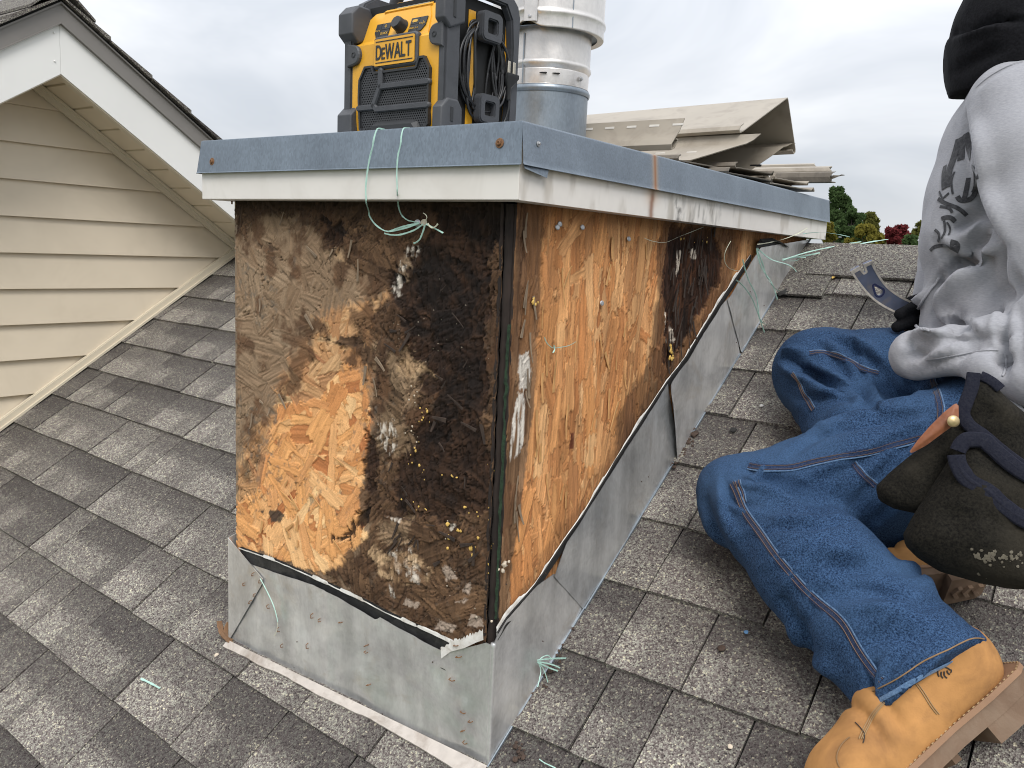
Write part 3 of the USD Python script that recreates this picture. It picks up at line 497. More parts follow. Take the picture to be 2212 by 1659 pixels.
m_rot = B_([[(1452, 485), (1540, 498), (1556, 560), (1548, 620), (1500, 700), (1440, 800), (1428, 782), (1446, 690), (1430, 640), (1434, 560)]], 0.010, 0.018, 30, 33)
m_edge = B_([[(1040, 1420), (1096, 1370), (1430, 880), (1520, 720), (1500, 700), (1400, 850), (1090, 1320)]], 0.014, 0.02, 25, 34)
col = mixc(col, grey, 0.9 * m_strip); col = mixc(col, brown, 0.8 * m_br); col = mixc(col, rot * 0.6, 0.97 * m_rot); col = mixc(col, brown * 1.1, 0.4 * m_edge)
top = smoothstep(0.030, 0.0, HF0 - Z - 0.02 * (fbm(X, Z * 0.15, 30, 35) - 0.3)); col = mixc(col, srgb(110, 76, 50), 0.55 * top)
wat = smoothstep(0.5, 0.68, fbm(X, Z * 0.12, 26, 36, 4)); col = mixc(col, srgb(150, 104, 64), 0.45 * wat * (1 - m_rot))
strk = ndimage.gaussian_filter(np.random.default_rng(19).standard_normal((nx, nz)), (0.8, 6)); strk /= strk.std()
mw = B_([[(1122, 770), (1140, 760), (1146, 800), (1138, 840), (1122, 838)], [(1118, 850), (1138, 850), (1134, 920), (1124, 980), (1100, 1000), (1106, 920)]], 0.004, 0.007, 60, 37); col = mixc(col, srgb(212, 205, 194) * (1 + 0.06 * strk)[..., None], 0.92 * mw * np.where(Z > onX([(1130, 845)], 0)[0][2], 1, smoothstep(-1.1, 0.5, strk)))
mw2 = B_([[(1466, 545), (1476, 540), (1474, 570), (1464, 600)], [(1436, 670), (1444, 690), (1446, 720), (1438, 716)], [(1440, 710), (1456, 712), (1456, 740), (1442, 738)], [(1492, 540), (1506, 540), (1504, 560), (1494, 560)], [(1500, 530), (1500, 545), (1490, 545)]], 0.004, 0.008, 80, 38) * smoothstep(-0.4, 0.6, strk); col = mixc(col, srgb(222, 208, 190), 0.9 * mw2)
rb = B_([[(1232, 935), (1238, 935), (1236, 970), (1230, 968)]], 0.003, 0.004, 90, 39); col = mixc(col, srgb(78, 26, 20), 0.85 * rb)
col = mixc(col, srgb(58, 32, 16), 0.5 * edge)  # strand outlines: dark gaps plus crevice shade put into the colour
h = hgt * 0.9 + 0.0004 * np.clip(fib, -2, 2) + np.maximum(m_rot, 0.4 * m_br) * (0.012 * (fbm(X, Z * 0.35, 40, 41, 5) - 0.55) + 0.001 * strk) - 0.004 * m_rot + m_strip * (0.004 * (fbm(X, Z * 0.12, 90, 42, 4) - 0.6))
v = np.stack([0.0005 + h, X, Z], -1).reshape(-1, 3); f = grid_faces(nx, nz)[:, ::-1]; ok = (v[:, 2] > SL * v[:, 1] - 0.03); f = f[ok[f].all(1)]; f = f[:, ::-1]
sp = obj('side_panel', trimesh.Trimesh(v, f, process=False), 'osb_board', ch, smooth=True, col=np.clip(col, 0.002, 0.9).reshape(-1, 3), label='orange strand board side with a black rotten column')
for nm, mt_, cnt, area in (('loose_strand', 'wood_rot', 45, [(1440, 510), (1545, 510), (1500, 690), (1440, 780)]), ('loose_strand', 'wood_fresh', 26, [(1180, 480), (1420, 500), (1330, 900), (1130, 1200)]), ('loose_strand', 'wood_grey', 14, [(1122, 480), (1160, 480), (1140, 1000), (1095, 1250)])):
    q = pj2(area)
    for _ in range(cnt):
        s_, t_ = rg.random(2); b = (q[0] * (1 - s_) + q[1] * s_) * (1 - t_) + (q[3] * (1 - s_) + q[2] * s_) * t_; a = rg.normal(math.pi / 2, 0.2) * (1 if rg.random() < .5 else -1)
        obj(nm, curl((0.003, b[0], b[1]), (1, 0, 0), (0, math.cos(a), math.sin(a)), rg.uniform(0.02, 0.06), rg.uniform(0.002, 0.008), 2, rg.uniform(0.001, 0.006)), mt_, sp)
lm = []
for a, b, cnt, rr in (((1444, 740), (1450, 775), 18, 0.0035), ((1460, 520), (1535, 520), 8, 0.002), ((1150, 650), (1156, 662), 4, 0.003)):
    qa, qb = pj2([a])[0], pj2([b])[0]
    for i in range(cnt):
        p = qa + (qb - qa) * rg.random() + rg.normal(0, 0.004, 2); lm.append(lump((0.004, p[0], p[1]), rr * rg.uniform(0.5, 1.3), (1, 0, 0), i))
obj('yellow_fungus', lm, 'yellow_mould', sp, smooth=True, kind='stuff')
# hidden faces and framing of the box
obj('rear_panel', box(-W_, -0.001, DEP - 0.012, DEP, 0.45, HF0), 'wood_grey', ch); obj('far_side_panel', plate(Polygon([(0.0125, -0.1), (DEP - 0.0125, SL * DEP - 0.1), (DEP - 0.0125, HF0), (0.0125, HF0)]), 0.012, lambda y, z, t: (-W_ + t, y, z)), 'wood_grey', ch)
# the dark open joint at the corner, a rotten post behind and moss in it
cps = np.stack([np.full(60, -0.0075), np.full(60, 0.0065), np.linspace(0.03, HF0 - 0.002, 60)], -1); cps[:, :2] += rg.normal(0, 0.0006, (60, 2))
obj('corner_post', [tube(cps, 0.0062, 10), tube(cps + [-0.0080, -0.0060, 0], 0.0020 + 0.0016 * rg.random(60), 7), tube(cps + [0.0065, 0.0035, 0], 0.0015 + 0.0012 * rg.random(60), 7)], 'rotten_post', ch, smooth=True)
mz = onX([(1098, 700), (1074, 1330)], 0.0)[:, 2]; zz = np.linspace(mz[1], mz[0], 60)
obj('moss_line', tube(np.stack([np.full(60, 0.0045) + rg.normal(0, .0006, 60), np.full(60, -0.002) + rg.normal(0, .0006, 60), zz], -1), 0.0022 * (0.7 + 0.6 * rg.random(60)), 7), 'moss', ch, smooth=True)
for i, (p, r) in enumerate((((1090, 1219), 0.0042), ((1086, 1233), 0.003), ((1099, 1213), 0.0022), ((1062, 1342), 0.002), ((1077, 1230), 0.002))): obj('corner_fungus', lump(onX([p], 0.006)[0], r, (1, 0, 0), i, 0.9), 'pale_mould', ch, smooth=True)

# ---- white fascia boards and the sheet metal cap
T = 0.0375
obj('fascia_board', rbox(-W_ - EF, EF - 0.0008, -EF, -EF + T, HF0, HC0 + 0.03, 0.0012), 'white_metal', ch, label='white front fascia board')
# side fascia carries the rust run and black mildew the photo shows
ny, nz_ = 420, 40; yy = np.linspace(-EF, DEP + EF, ny); zz = np.linspace(HF0, HC0 + 0.02, nz_); Yg, Zg = np.meshgrid(yy, zz, indexing='ij')
base = np.array([0.69, 0.65, 0.60]) * (1 + 0.05 * (fbm(Yg, Zg, 20, 51) - 0.5))[..., None]; ry = onX([(1408, 440)], EF)[0][1]
run = np.exp(-((Yg - ry + 0.01 * (fbm(Yg * 0, Zg, 40, 52) - 0.5)) / 0.008) ** 2); halo = np.exp(-((Yg - ry) / 0.022) ** 2) * smoothstep(HF0 + 0.005, HC0, Zg)
c2 = mixc(base, srgb(200, 150, 96), 0.55 * halo); c2 = mixc(c2, srgb(126, 74, 36), 0.85 * run)
mil = smoothstep(0.50, 0.66, fbm(Yg, Zg * 0.25, 55, 53, 5)) * np.exp(-((Yg - ry - 0.20) / 0.13) ** 2); c2 = mixc(c2, srgb(84, 78, 70), 0.75 * mil); mil2 = smoothstep(0.5, 0.64, fbm(Yg, Zg * 0.5, 90, 58, 5)) * np.exp(-((Yg - ry - 0.10) / 0.02) ** 2); c2 = mixc(c2, srgb(60, 56, 50), 0.8 * mil2)
c2 = mixc(c2, srgb(196, 176, 140), 0.4 * smoothstep(0.014, 0.0, HC0 - Zg) * smoothstep(0.2, 0.5, fbm(Yg, Zg, 30, 54))); c2 = mixc(c2, srgb(150, 138, 120), 0.45 * smoothstep(0.52, 0.7, fbm(Yg, Zg * .3, 35, 55, 5))); c2 = mixc(c2, srgb(40, 32, 28), smoothstep(0.35, 0.0, np.hypot((Yg - DEP - EF) / 0.05, (Zg - HF0 - 0.006) / 0.02)) * 0.8)
MAT_col = colmat('stained_paint', 0.42, 60.0, 0.03, 0.03, 0.5)
obj('fascia_board', [rbox(EF - T, EF - 0.001, -EF + T, DEP + EF, HF0 + 0.0004, HC0 + 0.03, 0.001)], 'white_metal', ch)
obj('fascia_board', (np.stack([np.full_like(Yg, EF), Yg, Zg], -1).reshape(-1, 3), grid_faces(ny, nz_)), 'stained_paint', ch, smooth=True, col=c2.reshape(-1, 3), label='white side fascia with a rust run and black mildew')
obj('fascia_board', [box(-W_ - EF, -W_ - EF + T, -EF + T, DEP + EF, HF0 + 0.0004, HC0 + 0.03)], 'white_metal', ch); obj('fascia_board', [box(-W_ - EF + T, EF - T, DEP + EF - T, DEP + EF, HF0 + 0.0004, HC0 + 0.03)], 'white_metal', ch)
obj('fascia_nail', tube(np.array([onY([(501, 434)], -0.02)[0], onY([(501, 441)], -0.02)[0]]), 0.0016, 6), 'rusty_nail', ch)
def skirt(axis, a, b, seed, rust=None):
    """one side of the cap: top edge rolled, skirt leaning out slightly, hem at the bottom"""
    nu, prof = 90, [(ET - 0.02, HC1 + 0.0002), (ET - 0.003, HC1), (ET - 0.0006, HC1 - 0.0008), (ET, HC1 - 0.003)] + [(ET + (EC - ET) * t, HC1 - 0.003 - (HC1 - 0.003 - HC0) * t) for t in np.linspace(0.15, 0.96, 9)] + [(EC + 0.0016, HC0 + 0.0006), (EC + 0.001, HC0), (EC - 0.001, HC0 + 0.001), (EC - 0.002, HC0 + 0.006)]
    u = np.linspace(0, 1, nu); pr = np.array(prof); U, Kk = np.meshgrid(u, np.arange(len(pr)), indexing='ij'); o, z = pr[Kk, 0], pr[Kk, 1]
    s_ = a + (b - a) * U; ext_ = np.clip((o - ET) / (EC - ET), -1, 1) * (EC - ET)
    wob = 0.0016 * (fbm(s_, z, 5, seed, 3) - 0.5) * smoothstep(HC1, HC0, z) + 0.0008 * (fbm(s_, z, 40, seed + 1, 2) - 0.5) * smoothstep(HC1, HC0, z)
    return U, o, z, s_, ext_, wob
def put(nm, axis, lab, seed, edge_lift=0.0):
    if axis == 'front': a, b = -W_ - ET, ET
    else: a, b = -ET, DEP + ET
    U, o, z, s_, ext_, wob = skirt(axis, a, b, seed); s_ = s_ + np.where(U > 0.5, 1, -1) * ext_ * np.abs(2 * U - 1) ** 3
    lift = edge_lift * np.exp(-U / 0.03) * smoothstep(HC1, HC0, z)
    if axis == 'front': v = np.stack([s_, -(o + wob), z], -1); fl = False
    elif axis == 'right': v = np.stack([o + wob + lift, s_, z], -1); fl = False
    elif axis == 'left': v = np.stack([-W_ - (o + wob), s_, z], -1); fl = True
    f = grid_faces(*U.shape)
    return v, (f[:, ::-1] if not fl else f)
v, f = put('cap_front', 'front', '', 61); capc = obj('cap_skirt', trimesh.Trimesh(v.reshape(-1, 3), f), 'galvanised', ch, smooth=40, label='front skirt of the grey sheet metal cap')
v, f = put('cap_right', 'right', '', 62, 0.0022); shp = v.shape; v2 = v.reshape(-1, 3); ry2 = onX([(1413, 360)], ET)[0][1]
run = np.exp(-((v2[:, 1] - ry2 - 0.004 * (fbm(v2[:, 2], v2[:, 2] * 0, 60, 63) - 0.5)) / 0.0045) ** 2)
# galvanised colours of the right skirt, with the rust run
N = {'a': ('attribute', {'attribute': 'col'}), 'sc': ('separate_color', {}), 'tc': ('texture_coordinate', {}), 'v': ('voronoi_texture', {'scale': 420.0}), 'n2': ('noise_texture', {'scale': 7.0, 'detail': 6.0, 'roughness': 0.65, 'distortion': 0.4}), 'sv': ('separate_color', {}),
     'r2': ('rgb_ramp', {'ramp': [(0.3, (0.165, 0.195, 0.23)), (0.7, (0.235, 0.275, 0.32))]}), 'r3': ('map_range', {'to_min': 0.9, 'to_max': 1.1}), 's': ('vector_math', {'math_type': 'scale'}), 'm': ('mix', {'color2': srgb(134, 84, 46)}), 'm2': ('mix', {'color2': srgb(206, 168, 120)}), 'g': ('math', {'math_type': 'multiply', 'value2': 0.8}),
     'mm': ('map_range', {'to_min': 0.55, 'to_max': 0.0}), 'p': ('principled_bsdf', {'roughness': 0.5, 'specular_ior_level': 0.4})}
MAT['galvanised_rust'] = usdkit.material(stage, '/World/Looks/galvanised_rust', N, [('a.color', 'sc.color'), ('tc.object', 'v.vector'), ('tc.object', 'n2.vector'), ('v.color', 'sv.color'), ('sv.r', 'r3.value'), ('n2.fac', 'r2.fac'), ('r2.color', 's.vector1'), ('r3.result', 's.scale'), ('s.vector', 'm2.color1'), ('sc.g', 'g.value1'), ('g.value', 'm2.fac'), ('m2.color', 'm.color1'), ('sc.r', 'm.fac'), ('m.color', 'p.base_color'), ('sc.r', 'mm.value'), ('mm.result', 'p.metallic')], surface='p.BSDF')
def densify(v, f, y0, w):
    return v, f
# finer columns where the rust run stands: rebuild the skirt with uneven spacing
ub = np.unique(np.r_[np.linspace(0, 1, 80), (np.linspace(ry2 - 0.02, ry2 + 0.02, 30) + ET) / (DEP + 2 * ET)]); vv = np.stack([np.stack([np.interp(ub, np.linspace(0, 1, shp[0]), v[:, j, k]) for j in range(shp[1])], 1) for k in range(3)], -1)
run = np.exp(-((vv[..., 1] - ry2) / 0.0042) ** 2); halo = np.exp(-((vv[..., 1] - ry2) / 0.010) ** 2) * 0.6
obj('cap_skirt', (vv.reshape(-1, 3), grid_faces(*vv.shape[:2])[:, ::-1]), 'galvanised_rust', ch, smooth=True, col=np.stack([run * 0.9, halo, run * 0], -1).reshape(-1, 3), label='right skirt of the metal cap with a rust run')
v, f = put('cap_left', 'left', '', 64); obj('cap_skirt', trimesh.Trimesh(v.reshape(-1, 3), f), 'galvanised', ch, smooth=40)
obj('cap_top', [box(-W_ - ET + 0.002, ET - 0.002, -ET + 0.002, DEP + ET - 0.002, HC1 - 0.003, HC1 - 0.0005), box(-W_ - ET + 0.002, ET - 0.002, DEP + ET - 0.002, DEP + ET, HC0, HC1 - 0.0005)], 'galvanised', ch)
tri = np.array([[EC - 0.001, -EC + 0.006, HC0 + 0.003], [EC + 0.003, -EC + 0.004, HC0 - 0.004], [EC + 0.002, 0.012, HC0 - 0.011], [EC - 0.001, 0.02, HC0 + 0.002]])
obj('folded_tab', (np.vstack([tri, tri - [0.0008, 0, 0]]), [(0, 1, 2), (0, 2, 3), (4, 6, 5), (4, 7, 6), (0, 5, 1), (0, 4, 5), (1, 5, 6), (1, 6, 2), (2, 6, 7), (2, 7, 3)]), 'galvanised', ch)
def screw(p, n, r=0.0035, mt='rusty_nail', nm='screw', parent=None):
    s_ = lathe([(0, 0), (r * 1.9, 0), (r * 1.8, 0.0006), (r, 0.0008), (r * 0.95, 0.0026), (r * 0.5, 0.0034), (r * 0.35, 0.0022), (0, 0.0022)], 12); s_.apply_transform(trimesh.geometry.align_vectors([0, 0, 1], n)); s_.apply_translation(p)
    return obj(nm, s_, mt, parent or ch, smooth=30)
for p in ((458, 349), (1079, 309)): screw(onY([p], -(ET + EC) / 2 - 0.0006)[0], (0, -1, 0.1))
screw(onX([(1163, 311)], (ET + EC) / 2 + 0.001)[0], (1, 0, 0.1), 0.002, 'zinc_nail')

# ---- flashing
def sheet(outline, lift, seed, dent=0.0015, step=0.006):
    """a piece of sheet metal: outline [(a, b)], lift(a, b) gives 3-D points and the normal"""
    poly = Polygon(outline).buffer(0); x0, y0, x1, y1 = poly.bounds; nx, ny = int((x1 - x0) / step) + 2, int((y1 - y0) / step) + 2
    # rows from the lower to the upper edge in even fractions
    a = np.linspace(x0 + 1e-5, x1 - 1e-5, nx); lo, hi = [], []
    for q in a:
        s_ = poly.intersection(LineString([(q, y0 - 1), (q, y1 + 1)])); b = s_.bounds; lo.append(b[1] if len(b) else np.nan); hi.append(b[3] if len(b) else np.nan)
    t = np.linspace(0, 1, ny); A = np.repeat(a[:, None], ny, 1); Bq = np.array(lo)[:, None] + (np.array(hi) - np.array(lo))[:, None] * t
    d = dent * ((fbm(A, Bq, 14, seed, 3) - 0.5) + 0.35 * (fbm(A, Bq, 50, seed + 1, 2) - 0.5)); return A, Bq, d, grid_faces(nx, ny)
fl = []
# front apron
top = pj([(511, 1168), (520, 1180), (545, 1214), (600, 1232), (690, 1258), (745, 1285), (800, 1318), (826, 1334), (832, 1326), (870, 1348), (965, 1400), (1010, 1396), (1058, 1384)]); 
botz = lambda x: -0.004 - 0.006 * smoothstep(0, -0.6, x)
bx = np.linspace(-W_ - 0.006, 0.006, 20); outl = [tuple(p) for p in top] + [(0.006, top[-1][1])] + [(x, botz(x)) for x in bx[::-1]] + [(-W_ - 0.006, top[0][1])]
A, Bq, d, f = sheet(outl, None, 71, 0.008); gap = 0.006 * smoothstep(-0.56, -0.40, A) * smoothstep(-0.03, -0.12, A) * smoothstep(0.05, 0.22, Bq)
v = np.stack([A, -0.009 - d - gap, Bq], -1)

for q_, amp_, w_ in (((1005, 1530), 0.004, 0.014), ((985, 1470), 0.003, 0.010), ((1020, 1590), -0.004, 0.012), ((960, 1450), -0.003, 0.02), ((600, 1330), 0.003, 0.02), ((830, 1450), -0.003, 0.03), ((700, 1380), 0.003, 0.03)):
    c_ = onY([q_], -0.009)[0]; v[..., 1] -= amp_ * np.exp(-((A - c_[0]) ** 2 + (Bq - c_[2]) ** 2) / w_ ** 2)
seam = onY([(708, 1300)], -0.009)[0][0]; v[..., 1] -= 0.0014 * smoothstep(seam - 0.001, seam + 0.001, A)
fa = obj('front_flashing', trimesh.Trimesh(v.reshape(-1, 3), f[:, ::-1]), 'flashing_metal', ch, smooth=35, label='dented grey apron flashing below the front board'); obj('sheet_back', trimesh.Trimesh(v.reshape(-1, 3) + [0, 0.0008, 0], f), 'flashing_dark', fa, smooth=35)
# its foot lying on the shingles
n = 120; xs = np.linspace(-W_ - 0.004, 0.012, n); q = np.array([[0.0, 0.0], [0.35, 0], [0.7, 0], [1.0, 0]]); rows = []
y_in = -0.0095; wid = 0.008 + 0.007 * fbm(xs, xs * 0, 18, 72) + 0.010 * smoothstep(-0.25, 0.01, xs)
for t, hh in ((0, 0.0150), (0.06, 0.0150), (0.5, 0.0140), (1.0, 0.0130), (1.02, 0.0095)):
    y = y_in - wid * t; rows.append(np.stack([xs, y, SL * y], -1) + RN * (hh + 0.0012 * (fbm(xs, xs * 0 + t, 40, 73) - 0.5))[:, None])
v = np.stack(rows, 1); m_foot = trimesh.Trimesh(v.reshape(-1, 3), grid_faces(n, len(rows))[:, ::-1])
obj('flashing_foot', m_foot, 'pale_lip', fa, smooth=40, label='pale lip of the apron lying on the shingles')
# folded left corner
cor = onY([(511, 1168), (568, 1250), (566, 1262), (503, 1370), (500, 1386)], -0.0115)
obj('corner_fold', plate(Polygon([(-W_ - 0.0075, cor[0][2]), (cor[1][0], cor[1][2]), (cor[2][0], cor[2][2]), (cor[3][0], cor[3][2]), (-W_ - 0.0075, cor[4][2])]), 0.0012, lambda a, b, t: (a, -0.0125 - t + 0.0012 + 0.004 * 0, b)), 'flashing_metal', ch)
obj('left_flashing', plate(Polygon([(-0.012, cor[4][2]), (-0.012, cor[0][2]), (0.10, 0.23), (DEP, SL * DEP + 0.11), (DEP, SL * DEP - 0.01)]), 0.001, lambda a, b, t: (-W_ - 0.008 + t, a, b)), 'flashing_metal', ch)
# membrane and torn wrap behind the apron
wt = pj([(524, 1180), (600, 1206), (700, 1250), (800, 1296), (840, 1318), (900, 1344), (950, 1366), (986, 1384)])
wx = np.linspace(wt[0][0], wt[-1][0], 150); wz = np.interp(wx, wt[:, 0], wt[:, 1])
mem = np.stack([np.stack([wx, np.full_like(wx, y), wz - dz], -1) for y, dz in ((-0.0045, -0.001), (-0.0055, 0.006), (-0.006, 0.02), (-0.0085, 0.05))], 1); mem[..., 1] += 0.002 * (fbm(mem[..., 0], mem[..., 2], 30, 75) - 0.5)
obj('membrane_strip', trimesh.Trimesh(mem.reshape(-1, 3), grid_faces(150, 4)), 'black_membrane', ch, smooth=True)
hgt_ = (0.0035 + 0.004 * fbm(wx, wx * 0, 60, 76)) * (0.35 + 0.65 * (fbm(wx, wx * 0, 9, 77) > 0.42))
wr = np.stack([np.stack([wx, -0.0075 - 0.002 * fbm(wx, wx * 0 + k, 50, 78), wz - 0.002 + hgt_ * t], -1) for k, t in enumerate((-0.2, 0.3, 0.7, 1.0))], 1)
obj('torn_wrap', trimesh.Trimesh(wr.reshape(-1, 3), grid_faces(150, 4)), 'torn_wrap', ch, smooth=True)
# shreds at the corner
cw = pj([(965, 1403), (985, 1388), (1015, 1380), (1040, 1368), (1056, 1362)]); cx = np.linspace(cw[0][0], cw[-1][0], 40); cz = np.interp(cx, cw[:, 0], cw[:, 1]); jag = 0.006 * np.random.default_rng(5).random(40)
sh = np.stack([np.stack([cx, np.full(40, -0.0125 - 0.001 * k), cz + dz + (jag if k == 2 else 0)], -1) for k, dz in ((0, -0.010), (1, -0.003), (2, 0.004))], 1)
obj('torn_wrap', trimesh.Trimesh(sh.reshape(-1, 3), grid_faces(40, 3)[:, ::-1]), 'torn_wrap', ch)
# side step flashing pieces, each lapping the one below
topl = pj2([(1058, 1384), (1066, 1366), (1085, 1335), (1150, 1262), (1210, 1170), (1250, 1115), (1340, 968), (1432, 828), (1472, 777), (1500, 730), (1545, 658), (1628, 535)]); ty, tz = topl[:, 0], topl[:, 1]
ty = np.r_[-0.009, ty[1:]]
def step_piece(qb, qt, out, seed, mt, lab, curlv=0.0, corner=False):
    """between two slanting ends given as (lower point, upper point) in survey pixels"""
    b = pj2(qb); t = pj2(qt)
    poly = [(b[0][0], b[0][1]), (b[1][0], b[1][1])]
    mid = [(y, z) for y, z in zip(ty, tz) if b[1][0] + 0.003 < y < t[1][0] - 0.003]
    outl = poly + mid + [(t[1][0], t[1][1]), (t[0][0], t[0][1])]; outl[0] = (outl[0][0], SL * outl[0][0] + 0.002); outl[-1] = (outl[-1][0], SL * outl[-1][0] + 0.002)
    # parametrised between the two ends so that the slanting laps stay straight
    nu, nv = 70, 26; lowp = np.array([outl[0], outl[-1]]); upp = np.array([outl[1]] + mid + [outl[-2]]); du = np.r_[0, np.cumsum(np.linalg.norm(np.diff(upp, axis=0), axis=1))]; u = np.linspace(0, 1, nu)
    up_ = np.stack([np.interp(u * du[-1], du, upp[:, k]) for k in range(2)], -1); lo_ = lowp[0] + (lowp[1] - lowp[0]) * u[:, None]
    w = np.linspace(0, 1, nv); G = lo_[:, None] + (up_ - lo_)[:, None] * w[None, :, None]
    d = 0.0075 * (fbm(G[..., 0], G[..., 1], 12, seed, 3) - 0.5) + 0.0012 * (fbm(G[..., 0], G[..., 1], 60, seed + 1, 2) - 0.5) + curlv * np.exp(-u / 0.08)[:, None] * (0.2 + 0.8 * w[None, :])
    v = np.stack([out + d, G[..., 0], G[..., 1]], -1)
    p = obj('step_flashing', trimesh.Trimesh(v.reshape(-1, 3), grid_faces(nu, nv)), mt, ch, smooth=35, label=lab)
    obj('sheet_back', trimesh.Trimesh(v.reshape(-1, 3) - [0.0008, 0, 0], grid_faces(nu, nv)[:, ::-1]), 'flashing_dark', p, smooth=35)
    ft = []
    wv = 0.0005 + 0.0035 * fbm(lo_[:, 0], lo_[:, 0] * 0, 10, seed + 2)
    for k, (tt, hh) in enumerate(((0, 0.010), (0.1, 0.0102), (0.6, 0.010), (1.0, 0.0098), (1.02, 0.006))): ft.append(np.stack([out + wv * tt, lo_[:, 0], SL * lo_[:, 0]], -1) + RN * hh)
    obj('flashing_foot', trimesh.Trimesh(np.stack(ft, 1).reshape(-1, 3), grid_faces(nu, 5)[:, ::-1]), 'pipe_galvanised', p, smooth=40)
    return p
s1 = step_piece([(1045, 1655), (1058, 1384)], [(1252, 1345), (1186, 1236)], 0.0095, 81, 'flashing_metal', 'lowest step flashing, wrapped round the front corner')
step_piece([(1250, 1348), (1184, 1242)], [(1452, 1002), (1432, 828)], 0.0115, 83, 'flashing_dark', 'second step flashing, scuffed and grey')
step_piece([(1446, 1004), (1426, 868)], [(1586, 764), (1562, 640)], 0.0145, 85, 'flashing_metal', 'third step flashing with its end curling off', 0.012)
step_piece([(1588, 764), (1556, 648)], [(1738, 527), (1630, 534)], 0.0155, 87, 'flashing_metal', 'topmost step flashing under the fascia')
vv = np.stack([np.stack([0.0095 - (0.0185) * np.sin(a) * 0 + 0 * zz_, np.full(30, -0.0095), zz_], -1) for a, zz_ in [(0, np.linspace(-0.006, topl[0][1] - 0.004, 30))]], 1)
obj('flashing_corner', tube(np.stack([np.full(30, 0.0062), np.full(30, -0.0068), np.linspace(-0.004, topl[0][1] - 0.002, 30)], -1), 0.0042, 10), 'flashing_metal', ch, smooth=True)
# felt edge and torn wrap showing along the top of the side flashing
ly = np.linspace(0.0, topl[-1][0] - 0.03, 160); lz = np.interp(ly, ty, tz)
fe = np.stack([np.stack([np.full(160, x_), ly, lz + dz + 0.0015 * (fbm(ly, ly * 0, 40, 91) - 0.5)], -1) for x_, dz in ((0.0085, -0.01), (0.008, 0.0022), (0.005, 0.003))], 1); obj('felt_edge', trimesh.Trimesh(fe.reshape(-1, 3), grid_faces(160, 3)), 'black_felt', ch)
jg = 0.003 + 0.006 * smoothstep(0.45, 0.7, fbm(ly, ly * 0, 25, 92)); fe = np.stack([np.stack([np.full(160, x_), ly, lz + dz * jg], -1) for x_, dz in ((0.0062, -0.5), (0.0058, 0.9), (0.0048, 1.25))], 1); obj('torn_wrap', trimesh.Trimesh(fe.reshape(-1, 3), grid_faces(160, 3)), 'torn_wrap', ch)
fo = onX([(1632, 534), (1642, 516), (1668, 514), (1690, 524), (1700, 530)], 0.014); fo2 = np.vstack([fo, fo + [0.006, 0, -0.006]])
obj('felt_edge', (fo2, [(0, 1, 6), (0, 6, 5), (1, 2, 7), (1, 7, 6), (2, 3, 8), (2, 8, 7), (3, 4, 9), (3, 9, 8), (0, 4, 3), (0, 3, 2), (0, 2, 1)]), 'black_felt', ch)
# nails in the flashing: little bent staples and holes
nl = random.Random(3)
for px_, py_ in ((545, 1240), (560, 1255), (525, 1262), (539, 1300), (548, 1285), (577, 1310), (599, 1360), (607, 1395), (662, 1395), (672, 1330), (688, 1340), (735, 1345), (789, 1410), (795, 1480), (985, 1395), (990, 1420), (975, 1470), (1000, 1540), (998, 1580), (1003, 1606), (790, 1395), (1015, 1560)):
    p = onY([(px_, py_)], -0.0155)[0]; a = nl.uniform(-0.6, 0.6) + (1.57 if px_ < 700 else 0); L = nl.uniform(0.003, 0.006); dvec = np.array([math.cos(a), 0, math.sin(a)]) * L
    obj('bent_nail', tube(np.array([p - dvec + [0, 0.004, 0], p - dvec * 0.8 - [0, 0.001, 0], p + dvec * 0.3 - [0, 0.001, 0], p + dvec * 0.6 + [0, 0.004, 0]]), 0.0008, 5), 'rusty_nail', ch)
for px_, py_ in ((642, 1386), (935, 1430), (826, 1542), (1093, 1262), (1178, 1238), (1180, 1510), (1172, 1385), (1400, 1030), (1385, 1040), (1650, 660), (1590, 740), (1620, 630)):
    onfront = px_ < 1045; p = onY([(px_, py_)], -0.0125)[0] if onfront else onX([(px_, py_)], 0.0165)[0]
    h_ = lathe([(0, 0.0), (0.0011, 0.0), (0.0011, 0.0012), (0, 0.0012)], 8); h_.apply_transform(trimesh.geometry.align_vectors([0, 0, 1], (0, -1, 0) if onfront else (1, 0, 0))); h_.apply_translation(p); obj('nail_stub', h_, 'dark_bit', ch)
for px_, py_ in ((1204, 491), (1209, 484), (1258, 491), (1358, 516), (1300, 655)):
    p = onX([(px_, py_)], 0.005)[0]; h_ = lathe([(0, 0), (0.0042, 0), (0.0042, 0.0008), (0.003, 0.0014), (0, 0.0014)], 12); h_.apply_transform(trimesh.geometry.align_vectors([0, 0, 1], (1, -0.3, 0.2))); h_.apply_translation(p); obj('nail_head', h_, 'zinc_nail', sp)
for px_, py_, mt_ in ((902, 482, 'zinc_nail'), (916, 481, 'pale_cap_nail')):
    p = onY([(px_, py_)], -0.009)[0]; h_ = lathe([(0.0012, -0.01), (0.0012, 0), (0.0052, 0), (0.0052, 0.0009), (0.003, 0.0016), (0, 0.0018)], 14); h_.apply_transform(trimesh.geometry.align_vectors([0, 0, 1], (0.25, -1, 0.15))); h_.apply_translation(p); obj('nail_head', h_, mt_, fp)
